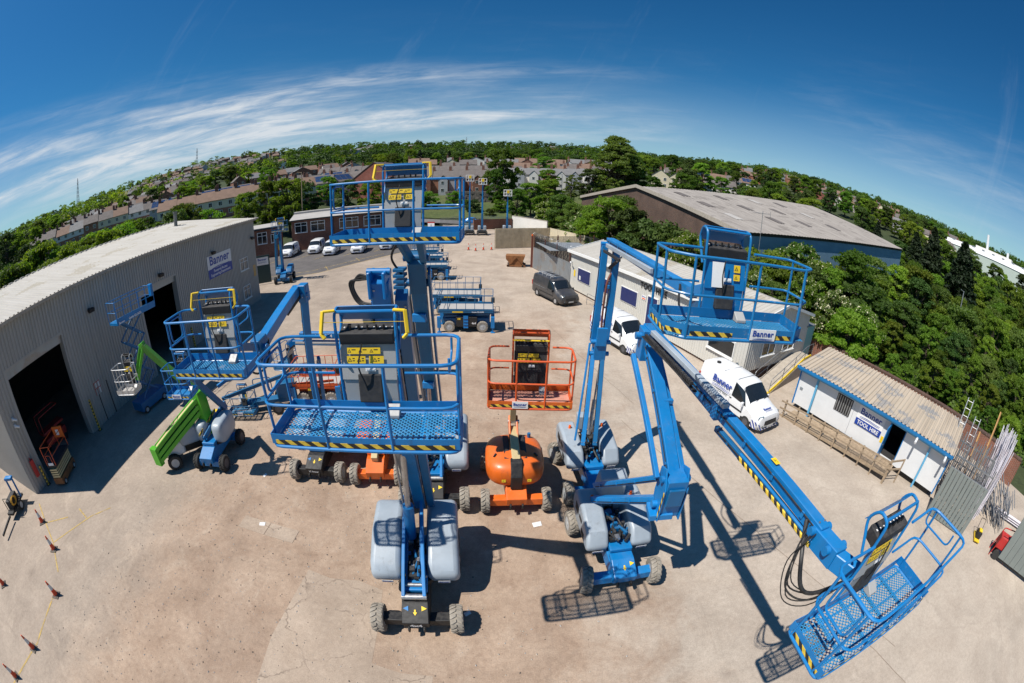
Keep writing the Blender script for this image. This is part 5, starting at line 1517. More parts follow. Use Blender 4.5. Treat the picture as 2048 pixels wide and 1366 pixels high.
def hose(root, pts, r=.02, m='black'):
    P = [Vector(p) for p in pts]
    Q = []
    for i in range(len(P) - 1):      # Catmull-Rom
        p0, p1, p2, p3 = P[max(i - 1, 0)], P[i], P[i + 1], P[min(i + 2, len(P) - 1)]
        for k in range(6):
            t = k / 6
            Q.append(.5 * ((2 * p1) + (p2 - p0) * t + (2 * p0 - 5 * p1 + 4 * p2 - p3) * t * t + (3 * p1 - p0 - 3 * p2 + p3) * t ** 3))
    Q.append(P[-1])
    b = MB(); b.tube(Q, r, 6); b.build('hose', m, root, 60, 0, 2, inv_of(root))
def ram(root, a, c, r, split=.55, m='blue_dark'):
    a, c = Vector(a), Vector(c); k = a + (c - a) * split
    b = MB(); b.cyl(a, k, r, 14); o = b.build('cylinder', m, root, 35, 0, 2, inv_of(root))
    b = MB(); b.cyl(k, c, r * .5, 12); b.build('rod', 'steel', o, 35, 0, 2, inv_of(root))
def arrow(parent, X, s, m='yellow'):
    b = MB(); b.add([(-.5 * s, .1 * s, .004), (.5 * s, .1 * s, .004), (0, -.75 * s, .004), (-.2 * s, .1 * s, .004), (.2 * s, .1 * s, .004), (.2 * s, .8 * s, .004), (-.2 * s, .8 * s, .004)], [(0, 1, 2), (3, 4, 5, 6)], X)
    return b.build('arrow', m, parent, 0)
def tri(parent, X, s, m, flip=1):
    b = MB(); b.add([(-.4 * s * flip, -.5 * s, .004), (-.4 * s * flip, .5 * s, .004), (.5 * s * flip, 0, .004)], [(0, 1, 2)], X)
    return b.build('arrow', m, parent, 0)
def boom_base(name, label, loc, yaw, hx=1.03, hy=1.25, wr=.42, ww=.32, chas='black', cowls=(), cowlm='cowl', rim='rim_grey', steer=(0, 0), beacon=True, txt='4x4', group='boom lifts parked in rows across the yard', tur='blue', marks=True, wheelsdark=False):
    t = thing(name, label, 'boom lift', (*loc, 0), yaw, group)
    b = MB(); b.bx(-.36, .36, -hy - .02, hy + .1, .42, .88); b.build('chassis', chas, t, 0, .03)
    for s_ in (-1, 1):
        b = MB(); b.bx(-hx + .12, hx - .12, s_ * hy - .15, s_ * hy + .15, wr - .13, wr + .15); b.build('axle', chas, t, 0, .02)
    b = MB(); b.prism([(-hy - .32, .50), (-hy - .36, .78), (-hy + .2, 1.0), (-hy + .5, 1.0), (-hy + .5, .50)], 'x', -.34, .34); fp = b.build('front_plate', chas, t, 0, .02)
    for x in (-.2, .2):
        b = MB(); b.bx(x - .03, x + .03, -hy - .44, -hy - .3, .40, .56); b.build('towing_lug', 'black', fp, 0, .02)
    if marks:
        n = Vector((0, -.22, .56)).normalized()
        X = frame_mx((0, -hy - .08, .895), (1, 0, 0), (0, .93, .37))
        arrow(fp, X @ Matrix.Translation((0, 0, .006)), .11)
        tri(fp, X @ Matrix.Translation((.23, .12, .006)), .15, 'yellow'); tri(fp, X @ Matrix.Translation((-.23, .12, .006)), .15, 'blue', -1)
        if txt:
            b = MB(); put_text(b, txt, frame_mx((0, -hy - .345, .64), (1, 0, 0), (0, -.14, 1)), w=.32 if len(txt) < 5 else .4, offset=.03, dz=.01); b.build('lettering', 'logo_white', fp, 0)
    for i, (sx, sy) in enumerate(((-1, -1), (1, -1), (-1, 1), (1, 1))):
        wheel(t, sx * hx, sy * hy, wr, ww, rim, steer[0] if sy < 0 else steer[1], True, 'rubber_dark' if wheelsdark else 'rubber')
    b = MB(); b.cyl((0, .1, .86), (0, .1, 1.02), .58, 28); b.build('slew_ring', 'black', t, 35)
    b = MB(); b.bx(-.34, .34, -.75, 1.3, 1.02, 1.16); b.build('turntable', tur, t, 0, .03)
    for (x0, x1, prof, bv) in cowls:
        b = MB(); b.prism(prof, 'x', x0, x1); o = b.build('engine_cowl', cowlm, t, 35, bv, 4)
        s_ = 1 if x0 > 0 else -1
        b = MB(); xo = (x1 if s_ > 0 else x0); b.bx(min(xo, xo + s_ * .012), max(xo, xo + s_ * .012), .3, .62, 1.32, 1.44); b.build('latch', 'black', o, 0)
        b = MB(); b.bx(min(xo, xo + s_ * .01), max(xo, xo + s_ * .01), .75, 1.15, 1.25, 1.5); b.build('control_hatch', 'black_soft', o, 0)
        for k in range(4):
            b = MB(); b.bx(min(xo, xo + s_ * .01), max(xo, xo + s_ * .01), -.1, .22, 1.05 + k * .05, 1.075 + k * .05); b.build('vent_slot', 'black', o, 0)
        X = frame_mx(((x0 + x1) / 2, prof[1][0] - .002, (prof[0][1] + prof[1][1]) / 2 - .05), (1, 0, 0), (0, (prof[1][0] - prof[0][0]), prof[1][1] - prof[0][1])); b = MB(); b.bx(-.16, .16, -.06, .06, .002, .008, X); lb = b.build('label', 'logo_white', o, 0); b = MB(); put_text(b, 'Banner', X, w=.26, offset=.02, dz=.012); b.build('lettering', 'logo_blue', lb, 0)
    return t
P_BIG = [(-.25, .82), (-.32, 1.2), (-.05, 1.5), (.9, 1.82), (2.1, 1.86), (2.35, 1.55), (2.35, .86)]
P_MID = [(-.55, .95), (-.62, 1.15), (-.3, 1.55), (.55, 1.78), (1.35, 1.8), (1.6, 1.55), (1.55, 1.0), (1.0, .85)]
def mirror_cowls(x0, x1, prof, bv):
    return ((x0, x1, prof, bv), (-x1, -x0, prof, bv))

# ---- M1: big boom in front
m1 = boom_base('boom_lift', 'largest blue boom lift in front, black axle marked 4x4, big grey cowls', (-2.4, 6.85), R(7.4), 1.03, 1.25, .43, .33, 'black', mirror_cowls(.33, 1.2, P_BIG, .16))
for s_ in (-1, 1):
    b = MB(); b.beam((s_ * .27, -.95, 1.12), (s_ * .23, 1.75, 2.3), .09, .22); b.build('lower_riser', 'blue', m1, 0, .015)
    b = MB(); b.beam((s_ * .2, -.6, 1.22), (s_ * .16, 1.5, 1.9), .05, .12); b.build('riser_link', 'blue_dark', m1, 0, .01)
b = MB(); b.cyl((-.32, -.95, 1.12), (.32, -.95, 1.12), .09, 14); b.build('pivot_pin', 'steel', m1)
b = MB(); b.cyl((-.26, -.6, 1.2), (.26, -.6, 1.2), .06, 14); b.build('pivot_pin', 'steel', m1)
b = MB(); b.bx(-.2, .2, -.4, 1.2, 1.17, 1.32); b.build('hose_tray', 'black', m1, 0)
A0, A1 = Vector((-2.5, 8.75, 1.9)), Vector((-2.02, 6.05, 9.05))
seg(m1, 'main_boom', A0, A1, .30, .36, 'blue')
dX = Vector((.99, .13, 0))
seg(m1, 'boom_side_plate', A0 - dX * .26 + Vector((0, 0, .4)), A1 - dX * .25 - Vector((0, .0, .55)), .13, .3, 'felt')
seg(m1, 'secondary_boom', A0 + dX * .32, A0 + (A1 - A0) * .955 + dX * .31, .2, .3, 'blue_dark')
for s_ in (-1, 1):
    seg(m1, 'boom_ear', A1 - Vector((-.12 * s_, .05, .3)), A1 + Vector((.12 * s_, -.08, .12)), .05, .3, 'blue')
pins(m1, [A1 + Vector((0, -.05, .09))], .055, .19)
ram(m1, (-2.62, 7.75, 1.5), (-2.42, 7.6, 4.6), .15, .42, 'blue')
ram(m1, (-2.78, 8.1, 2.0), (-2.6, 7.5, 4.9), .06, .2, 'steel')
bd = (A1 - A0).normalized()
b = MB(); put_text(b, 'IC POWER', frame_mx(A0 + (A1 - A0) * .80 + dX * .12 + Vector((0, -.27, .0)), bd, (dX * -1)), h=.15, offset=.02, dz=.006); b.build('lettering', 'logo_white', m1, 0, 0, 2, inv_of(m1))
seg(m1, 'jib', A0 + (A1 - A0) * .84, (-1.92, 5.3, 8.0), .16, .2, 'blue')
seg(m1, 'jib', A0 + (A1 - A0) * .79, (-1.92, 5.35, 7.65), .12, .14, 'blue_dark')
b = MB(); b.cyl((-1.92, 5.2, 7.55), (-1.92, 5.2, 8.3), .13, 16); b.build('rotator', 'black', m1, 35, 0, 2, inv_of(m1))
for k in range(3):
    hose(m1, [A1 + Vector((-.18, .05, -.45 - .05 * k)), A1 + Vector((-.38 - .04 * k, .1, -.42)), A1 + Vector((-.5 - .03 * k, .1, -.18 + .03 * k)), A1 + Vector((-.36, .05, .02 - .04 * k)), A1 + Vector((-.15, 0, -.03))], .02)
hose(m1, [A1 + Vector((-.3, .1, -1.3)), A1 + Vector((-.36, .1, -1.0)), A1 + Vector((-.3, .1, -.8))], .025)
platform(m1, (-1.83, 4.36, 7.48), R(5.5), 2.44, .9, guard=True)
# ---- M2: boom behind it, platform higher
m2 = boom_base('boom_lift', 'blue boom lift raising the farther, highest yellow-guarded platform behind the front one', (-2.6, 11.75), R(6), 1.03, 1.25, .43, .33, 'black', mirror_cowls(.33, 1.2, P_BIG, .16))
for s_ in (-1, 1):
    b = MB(); b.beam((s_ * .27, -.95, 1.12), (s_ * .23, 1.75, 2.3), .09, .22); b.build('lower_riser', 'blue', m2, 0, .015)
b = MB(); b.cyl((-.32, -.95, 1.12), (.32, -.95, 1.12), .08, 14); b.build('pivot_pin', 'steel', m2)
A0, A1 = Vector((-2.75, 13.2, 1.9)), Vector((-2.17, 9.15, 8.75))
seg(m2, 'main_boom', A0, A0 + (A1 - A0) * .93, .34, .42, 'blue_teal')
seg(m2, 'boom_side_plate', A0 + Vector((-.32, 0, .4)), A0 + (A1 - A0) * .86 + Vector((-.3, 0, 0)), .1, .3, 'felt')
seg(m2, 'boom_side_plate', A0 + Vector((.27, 0, .5)), A0 + (A1 - A0) * .95 + Vector((.27, 0, 0)), .06, .30, 'blue_dark')
seg(m2, 'boom_head', A0 + (A1 - A0) * .88, A1, .39, .46, 'blue_teal')
for k, f in enumerate((.36, .76)):
    p = A0 + (A1 - A0) * f + Vector((0, -.28, 0)); b = MB(); b.box(p, (.34, .2, .22)); b.build('boom_collar', 'blue', m2, 0, .02, 2, inv_of(m2))
ram(m2, A0 + Vector((0, -.8, -.2)), A0 + (A1 - A0) * .36 + Vector((0, -.25, 0)), .12, .45)
pins(m2, [A1, A0 + (A1 - A0) * .9], .09, .3, 'blue_dark')
for k in range(5):
    b = MB(); p = A1 + Vector((-.38, -.1, -.25 - k * .13)); b.bx(p.x - .12, p.x + .14, p.y - .16, p.y + .16, p.z - .035, p.z + .035); b.build('valve_block', 'blue_dark', m2, 0, .01, 2, inv_of(m2))
b = MB(); q = A0 + (A1 - A0) * .66 + Vector((-.42, -.2, 0)); b.cyl(q - Vector((.08, 0, 0)), q + Vector((.08, 0, 0)), .18, 16); b.build('hose_reel', 'black', m2, 35, 0, 2, inv_of(m2))
seg(m2, 'jib', A1 + Vector((-.12, -.05, -.05)), (-2.42, 8.5, 9.32), .12, .2, 'blue_teal')
seg(m2, 'jib', A1 + Vector((.18, -.05, -.05)), (-1.95, 8.5, 9.32), .14, .22, 'blue_teal')
hose(m2, [A1 + Vector((-.3, -.1, -.4)), A1 + Vector((-.52, -.2, .0)), A1 + Vector((-.35, -.4, .35)), A1 + Vector((-.1, -.5, .5))], .028)
seg(m2, 'rack_bar', (-3.1, 8.15, 9.33), (-1.2, 8.15, 9.31), .12, .09, 'blue_dark')
platform(m2, (-2.2, 7.76, 9.40), R(1.5), 2.44, .9, guard=True)
# ---- M3: left, Z boom with platform C
m3 = boom_base('boom_lift', 'blue boom lift with black 4x4 axle holding a smaller guarded platform out left', (-7.35, 12.5), R(6), .95, 1.15, .41, .30, 'black', mirror_cowls(.32, 1.1, P_MID, .14), txt='IC Power')
A0, A1 = Vector((-7.85, 13.6, 1.8)), Vector((-6.82, 12.15, 7.15))
seg(m3, 'lower_boom', A0, A1, .26, .34, 'blue')
seg(m3, 'lower_boom', A0 + Vector((.42, -.1, 0)), A0 + (A1 - A0) * .5 + Vector((.36, 0, 0)), .12, .2, 'blue_dark')
B1 = Vector((-5.98, 8.0, 6.95))
seg(m3, 'upper_boom', A1 + Vector((-.25, -.02, .08)), B1, .26, .30, 'blue')
seg(m3, 'boom_head', A1 + Vector((-.02, .05, -.35)), A1 + Vector((-.02, 0, .24)), .3, .34, 'blue')
seg(m3, 'link_plate', A1 + Vector((-.1, -.1, -.05)), A1 + Vector((-.1, -1.1, -.35)), .06, .3, 'black')
pins(m3, [A1 + Vector((-.1, 0, .1)), B1], .09, .24)
d_ = (B1 - A1).normalized()
b = MB(); put_text(b, 'Z-45XC', frame_mx(A1 + (B1 - A1) * .62 + Vector((-.11, 0, .08)), d_, (.2, 0, .98)), h=.16, offset=.02, dz=.01); b.build('lettering', 'logo_white', m3, 0, 0, 2, inv_of(m3))
seg(m3, 'jib', B1, (-5.75, 6.7, 7.5), .14, .18, 'blue_dark')
seg(m3, 'jib', B1 + Vector((0, 0, -.3)), (-5.75, 6.7, 7.2), .12, .14, 'blue_dark')
seg(m3, 'jib_knuckle', B1 + Vector((0, .1, -.5)), B1 + Vector((0, 0, .25)), .28, .4, 'blue_dark')
b = MB(); b.cyl((-5.73, 6.55, 7.1), (-5.73, 6.55, 7.75), .12, 14); b.build('rotator', 'black', m3, 35, 0, 2, inv_of(m3))
hose(m3, [B1 + Vector((.1, .3, .1)), B1 + Vector((.35, -.2, -.2)), B1 + Vector((.3, -.7, -.35)), (-5.6, 6.6, 7.2)], .025)
platform(m3, (-5.75, 5.99, 7.35), R(8), 1.83, .8, guard=True)
# ---- M4: long stowed boom lying across behind
m4 = boom_base('boom_lift', 'stowed blue boom lift with long boom lying level across the yard, farther back', (-8.2, 21.2), R(92), 1.0, 1.2, .42, .32, 'blue_dark', ((.34, 1.05, P_MID, .12), (-1.05, -.34, P_MID, .12)), cowlm='cowl', marks=False)
seg(m4, 'stowed_boom', (-12.0, 20.3, 2.35), (-4.6, 20.55, 2.4), .3, .34, 'blue')
seg(m4, 'stowed_boom', (-12.6, 20.35, 1.85), (-5.2, 20.55, 1.9), .24, .26, 'blue_dark')
seg(m4, 'conduit', (-12.3, 20.1, 1.92), (-7.0, 20.3, 1.98), .06, .12, 'felt')
seg(m4, 'boom_knuckle', (-4.7, 20.6, 1.4), (-4.6, 20.55, 2.7), .5, .4, 'blue')
b = MB(); put_text(b, 'Genie Z-60/34', frame_mx((-10.6, 20.17, 2.38), (7.4, .25, .05), (0, 0, 1)), h=.19, offset=.02, dz=.012); b.build('lettering', 'logo_white', m4, 0, 0, 2, inv_of(m4))
platform(m4, (-13.3, 20.2, .55), R(-90), 1.83, .8, railm='blue_dark', guard=False, toe='blue_dark', stickers=False)
# ---- M5: stowed orange lift between them
m5 = boom_base('boom_lift', 'stowed orange boom lift with cream boom, squeezed beside the black-axled one', (-4.98, 12.7), R(8), .84, 1.15, .42, .30, 'orange', (), rim='rim_dark', beacon=False, tur='orange', marks=False)
for s_ in (-1, 1):
    b = MB(); b.bx(s_ * .50 - .24, s_ * .50 + .24, -.55, 1.35, 1.06, 1.62); o = b.build('engine_cowl', 'orange', m5, 0, .05)
    sticker(o, frame_mx((s_ * .5 - .06, -.56, 1.22), (1, 0, 0), (0, 0, 1)), .16, .07, 1, 1)
b = MB(); b.beam((.0, -1.1, 1.05), (0, 1.6, 2.0), .24, .3); b.build('stowed_boom', 'cream', m5, 0, .02)
b = MB(); b.beam((.0, 1.6, 1.9), (-.1, 3.6, 1.5), .2, .24); b.build('stowed_boom', 'cream', m5, 0, .02)
platform(m5, (-5.6, 17.2, .5), R(8), 1.7, .75, railm='orange_red', toe='orange_red', guard=False, hood='orange_red', panel='black_soft', solid='pink_floor')
# ---- M6: orange lift with rounded cowls
m6 = boom_base('boom_lift', 'orange boom lift with rounded orange cowls and orange basket', (.18, 11.85), R(4.7), 1.03, 1.2, .43, .30, 'orange', (), rim='rim_dark', tur='black', marks=False)
PO = [(-1.0, .95), (-1.12, 1.2), (-.95, 1.55), (-.2, 1.86), (.6, 1.86), (.85, 1.7), (.85, .95)]
b = MB(); b.dome((0, -.08, 1.36), (1.0, 1.10, .54), .62, 36, 18); hood_ = b.build('engine_cowl', 'orange', m6, 60)
for s_ in (-1, 1):
    b = MB(); b.beam((s_ * .28, -.70, 1.84), (s_ * .28, .55, 1.92), .2, .06); b.build('cowl_vent', 'black', hood_, 0, .01)
    sticker(hood_, frame_mx((s_ * .42, -1.18, 1.30), (1, 0, 0), (0, .2, 1)), .13, .1, 1, 1)
    b = MB(); b.tube([(s_ * .62, -.35, 1.78), (s_ * .66, -.45, 1.88), (s_ * .72, -.55, 1.84)], .035, 6); b.build('handle', 'black', hood_)
b = MB(); b.beam((0, -.95, 1.80), (0, .8, 2.10), .28, .24); b.build('cream_boom', 'cream', m6, 0, .02)
b = MB(); b.prism([(-1.24, .95), (-1.28, 1.5), (-1.0, 1.93), (-.75, 1.95), (-.9, .95)], 'x', -.19, .19); b.build('boom_nose', 'black', m6, 0, .03)
b = MB(); b.bx(-.19, .19, -1.2, .7, .95, 1.4); b.build('centre_tray', 'black', m6, 0)
for s_ in (-1, 1):
    b = MB(); b.beam((s_ * .13, .3, 1.95), (s_ * .13, .95, 2.5), .07, .26); b.build('riser_ear', 'orange', m6, 0, .03)
pins(m6, [(.13, 12.6, 2.4)], .07, .2, 'steel')
seg(m6, 'upper_boom', (.1, 12.65, 2.45), (.12, 12.2, 4.3), .2, .24, 'cream')
seg(m6, 'jib', (.12, 12.2, 4.3), (.4, 9.4, 5.75), .17, .2, 'black')
b = MB(); b.cyl((.42, 9.1, 5.6), (.42, 9.1, 6.2), .12, 14); b.build('rotator', 'black', m6, 35, 0, 2, inv_of(m6))
b = MB(); b.cyl((.55, .55, 1.86), (.55, .55, 2.02), .06, 12); b.build('beacon', 'blue_dark', m6)
platform(m6, (.43, 8.33, 5.76), R(0), 1.83, .78, railm='orange_red', toe='orange', guard=False, hood='orange_red', panel='black_soft', solid='pink_floor', yellow_bar=True, logo=(.34, -.22, None), gate=False, cw=.40)
# ---- M7: blue lift with the tall knuckle, right of centre
m7 = boom_base('boom_lift', 'blue boom lift with tall thin folded mast, platform out to upper right', (2.95, 12.35), R(6.7), 1.0, 1.2, .43, .30, 'blue', mirror_cowls(.34, .98, P_MID, .12), steer=(R(5), R(18)))
K = Vector((3.02, 13.55, 5.0)); T7 = Vector((3.17, 13.73, 8.45))
for dx_ in (-.22, .2):
    seg(m7, 'lower_riser', (2.76 + dx_, 11.9, 1.9), K + Vector((dx_ * .8, -.05, -.1)), .15, .24, 'blue_dark' if dx_ > 0 else 'blue')
seg(m7, 'stay_rod', (2.3, 12.2, 1.9), K + Vector((-.34, -.1, .1)), .07, .09, 'blue')
seg(m7, 'counter_block', (2.8, 13.4, 1.7), (2.8, 13.4, 2.25), .6, .4, 'cowl')
seg(m7, 'knuckle', K + Vector((0, -.1, -.45)), K + Vector((0, -.1, .25)), .42, .5, 'blue')
seg(m7, 'knuckle_plate', K + Vector((0, -.36, .1)), K + Vector((0, -.36, .75)), .36, .1, 'blue')
for dx_ in (-.21, .21):
    seg(m7, 'mast_bar', K + Vector((dx_, 0, .1)), T7 + Vector((dx_, 0, .0)), .22, .28, 'blue')
seg(m7, 'mast_cross_bar', K + (T7 - K) * .6 + Vector((-.15, -.05, 0)), K + (T7 - K) * .6 + Vector((.15, -.05, 0)), .1, .12, 'blue')
pins(m7, [K + Vector((0, -.25, .2)), K + Vector((0, -.2, -.25)), T7 + Vector((0, 0, .05))], .08, .34)
hose(m7, [T7 + Vector((.05, -.15, -.9)), K + Vector((.05, -.1, 2.2)), K + Vector((.0, -.1, 1.2)), K + Vector((0, -.2, .4))], .035, 'post_brown')
ram(m7, (2.85, 12.6, 1.9), K + Vector((.05, -.3, -.6)), .07, .5, 'steel')
AE = Vector((3.5, 7.5, 8.6))
seg(m7, 'upper_boom', T7 + Vector((0, .15, .1)), T7 + (AE - T7) * .72, .26, .30, 'blue')
seg(m7, 'fly_boom', T7 + (AE - T7) * .68, AE, .2, .24, 'blue')
seg(m7, 'conduit', T7 + Vector((-.2, -.3, .05)), T7 + (AE - T7) * .7 + Vector((-.2, 0, .02)), .09, .13, 'cowl')
seg(m7, 'conduit', T7 + Vector((-.28, -.3, -.14)), T7 + (AE - T7) * .32 + Vector((-.28, 0, -.16)), .08, .09, 'black')
ram(m7, T7 + Vector((.02, .0, -.75)), T7 + (AE - T7) * .2 + Vector((0, 0, -.18)), .06, .6, 'black')
seg(m7, 'jib', AE + Vector((-.1, 0, 0)), (3.3, 6.45, 8.95), .14, .2, 'blue')
seg(m7, 'jib', AE + Vector((0, 0, -.25)), (3.3, 6.45, 8.65), .12, .16, 'blue_dark')
hose(m7, [AE + Vector((-.15, .4, .05)), AE + Vector((-.3, -.1, -.3)), AE + Vector((-.1, -.6, -.5)), (3.3, 6.4, 8.6)], .025)
platform(m7, (3.32, 5.52, 8.6), R(-2), 2.5, .9, railm='rail_worn', toe='blue_worn', guard=False, cham=.30, panel='blue', stickers=False, logo=(.46, .33, None), gate=False, cw=.4)
# ---- M8: blue lift whose arm reaches out to the near right platform
m8 = boom_base('boom_lift', 'blue boom lift with long arm reaching to the nearest platform at lower right', (3.2, 8.45), R(5), 1.03, 1.2, .43, .31, 'blue', mirror_cowls(.34, 1.0, P_MID, .13), steer=(R(-9), R(4)), txt='')
KN = Vector((3.72, 6.85, 4.1)); T8 = Vector((3.36, 9.4, 6.95))
for dx_, dz in ((-.05, 0), (.0, -.62)):
    seg(m8, 'lower_link', (2.55 + dx_, 9.25, 2.35 + dz * .9), KN + Vector((-.12, .1, .45 + dz * 1.15)), .22 if dz else .12, .2 if dz else .16, 'blue')
b = MB(); b.prism([(.9, 1.2), (.9, 2.5), (1.3, 2.6), (1.5, 1.9), (1.5, 1.2)], 'x', -.42, .42); b.build('tower', 'cowl', m8, 0, .06, 3)
seg(m8, 'knuckle', KN + Vector((0, .02, -.55)), KN + Vector((0, .0, .55)), .5, .5, 'blue')
seg(m8, 'knuckle_foot', KN + Vector((-.45, .0, -.55)), KN + Vector((.12, -.05, -.5)), .5, .18, 'blue')
pins(m8, [KN + Vector((0, 0, .45)), KN + Vector((-.05, 0, -.3)), T8], .09, .36)
seg(m8, 'mast_bar', KN + Vector((.02, .1, .3)), T8 + Vector((.0, 0, -.1)), .30, .24, 'blue')
seg(m8, 'mast_bar', KN + Vector((.26, .1, .3)), T8 + Vector((.24, 0, -.35)), .13, .2, 'blue')
seg(m8, 'stay_rod', KN + Vector((-.42, .1, .42)), T8 + Vector((-.36, 0, -.5)), .11, .14, 'blue')
seg(m8, 'mast_cross_bar', KN + (T8 - KN) * .55 + Vector((-.1, 0, .1)), KN + (T8 - KN) * .55 + Vector((.3, 0, .1)), .12, .12, 'blue')
seg(m8, 'mast_head', T8 + Vector((-.02, .05, -.6)), T8 + Vector((-.02, .0, .2)), .4, .42, 'blue')
AE = Vector((4.12, 2.72, 6.82)); AM = T8 + (AE - T8) * .52
seg(m8, 'upper_boom', T8 + Vector((0, .25, .1)), AM, .25, .30, 'blue')
seg(m8, 'fly_boom', T8 + (AE - T8) * .48, AE, .19, .24, 'blue')
seg(m8, 'boom_collar', AM + Vector((0, .12, .0)), AM + Vector((.012, -.06, 0)), .29, .34, 'blue')
seg(m8, 'conduit', T8 + Vector((-.10, -.5, .28)), T8 + (AE - T8) * .56 + Vector((-.10, 0, .25)), .13, .11, 'cowl')
b = MB()
for k in range(34):
    p = T8 + (AE - T8) * (.06 + .0105 * k) + Vector((-.26, 0, .16)); b.box(p, (.07, .055, .07))
b.build('cable_chain', 'black_soft', m8, 0, 0, 2, inv_of(m8))
seg(m8, 'cable_tray', T8 + Vector((-.27, -.3, .1)), T8 + (AE - T8) * .44 + Vector((-.27, 0, .09)), .09, .03, 'black')
seg(m8, 'jib_link', AM + Vector((-.04, -.1, -.30)), (4.05, 2.75, 6.6), .10, .12, 'blue_dark')
seg(m8, 'hazard_bar', (3.62, 4.75, 6.72), (3.98, 2.72, 6.62), .03, .075, 'hazard_bar')
seg(m8, 'guard_bar', (3.66, 4.76, 6.77), (4.02, 2.72, 6.67), .05, .05, 'blue')
b = MB(); X = frame_mx(T8 + (AE - T8) * .78 + Vector((.02, 0, .16)), (AE - T8), (1, 0, 0)); sticker(m8, inv_of(m8) @ X, .16, .1, 1, 1)
seg(m8, 'jib_knuckle', AE + Vector((-.03, .25, -.1)), AE + Vector((.05, -.45, -.06)), .24, .32, 'blue')
seg(m8, 'platform_mount', AE + Vector((.05, -.4, -.1)), (4.35, 1.95, 6.72), .2, .28, 'blue')
pins(m8, [AE + Vector((0, .1, 0)), AE + Vector((.04, -.3, 0))], .07, .2)
hrn = random.Random(6)
for k in range(6):
    q = .10 * k; j = lambda s_: hrn.uniform(-s_, s_)
    hose(m8, [AE + Vector((-.15, .30 - q * .6, .04)), AE + Vector((-.26 - q * .3 + j(.06), .0 + j(.08), -.22 - q * .3)), AE + Vector((-.34 - q * .4 + j(.08), -.35 + j(.1), -.5 - q * .5)), AE + Vector((-.1 - q * .3 + j(.1), -.62 + j(.06), -.52 - q * .35)), (4.22 + j(.08), 1.93, 6.6 + j(.1))], .036 if k == 0 else hrn.uniform(.009, .016))
b = MB(); b.prism([(-.30, -.62), (.22, -.62), (.34, -.1), (.30, .62), (-.02, .75), (-.26, .3)], 'x', -.29, -.255); kp = b.build('knuckle_plate', 'blue', m8, 0, .01); kp.matrix_basis = inv_of(m8) @ Matrix.Translation(KN)
b = MB(); b.prism([(-.30, -.62), (.22, -.62), (.34, -.1), (.30, .62), (-.02, .75), (-.26, .3)], 'x', .255, .29); kp = b.build('knuckle_plate', 'blue', m8, 0, .01); kp.matrix_basis = inv_of(m8) @ Matrix.Translation(KN)
b = MB(); b.bx(-.30, -.294, -.28, -.22, -.55, .25); kp = b.build('hazard_strip', 'hazard_bar', m8, 0); kp.matrix_basis = inv_of(m8) @ Matrix.Translation(KN)
b = MB(); b.bx(-.2, .2, -.32, -.25, -.15, .35); kp = b.build('knuckle_cover', 'blue_dark', m8, 0, .02); kp.matrix_basis = inv_of(m8) @ Matrix.Translation(KN)
platform(m8, (4.48, 1.38, 6.43), R(6), 2.44, .86, guard=False, stickers=True, panel='panel_grey')
for m_, sd in ((m1, 1), (m2, 2), (m3, 3), (m7, 4), (m8, 5)):
    clutter(m_, -.28, .28, -.45, 1.2, 1.2, 1.6, 60, sd)
for m_ in (m7, m8):
    for (x, y) in ((-.62, .9), (.62, .9)):
        b = MB(); b.cyl((x, y, 1.76), (x, y, 1.9), .06, 12, .045); b.build('beacon', 'lamp_orange', m_)
# ---- M9: green lift
m9 = boom_base('boom_lift', 'bright green boom lift with grey basket at the edge of the workshop shadow', (-14.3, 11.3), R(-42), .75, .95, .38, .26, 'black', (), cowlm='white_flat', rim='rim_grey', beacon=False, tur='green_dark', marks=False, wheelsdark=True)
b = MB(); b.prism([(-1.25, .5), (-1.3, .8), (-.9, 1.15), (-.2, 1.2), (-.2, .5)], 'x', -.2, .62); b.build('engine_cowl', 'white_flat', m9, 40, .14, 4)
b = MB(); b.prism([(-.3, .9), (-.4, 1.35), (.2, 1.75), (.7, 1.75), (.8, .9)], 'x', .15, .75); b.build('engine_cowl', 'cowl', m9, 40, .14, 4)
G0, G1 = Vector((-14.9, 9.6, .95)), Vector((-13.1, 11.75, 2.5))
gd = (G1 - G0).normalized(); gs = gd.cross(Vector((0, 0, 1))).normalized()
for k, (dz, ds) in enumerate(((.30, 0), (.0, 0), (-.28, 0))):
    for s_ in (-1, 1):
        seg(m9, 'folded_riser', G0 + Vector((0, 0, dz)) + gs * (s_ * .17), G1 + Vector((0, 0, dz)) + gs * (s_ * .17), .07, .19, 'green')
    seg(m9, 'riser_web', G0 + Vector((0, 0, dz)), G1 + Vector((0, 0, dz)), .3, .1, 'cream' if k == 0 else 'green_dark')
seg(m9, 'riser_end', G0 + Vector((0, 0, -.42)) - gd * .05, G0 + Vector((0, 0, .44)) - gd * .05, .46, .28, 'green')
seg(m9, 'tower_plate', (-12.95, 11.85, .9), (-13.05, 11.9, 3.1), .45, .55, 'green')
BT = Vector((-15.35, 11.15, 5.35))
seg(m9, 'upper_boom', (-13.05, 11.95, 2.95), BT, .24, .3, 'green_dark')
seg(m9, 'boom_head', BT + Vector((.1, .05, -.25)), BT + Vector((-.05, 0, .12)), .25, .3, 'green')
for dx_ in (-.12, .12):
    seg(m9, 'jib', BT + Vector((dx_, 0, .0)), (-15.75 + dx_, 10.55, 4.0), .07, .14, 'green')
platform(m9, (-15.95, 10.05, 3.75), R(15), 1.15, .72, railm='alu', toe='alu', guard=False, hood='black_soft', panel='black_soft', solid='felt', hazard=False, gate=False, cw=.26)
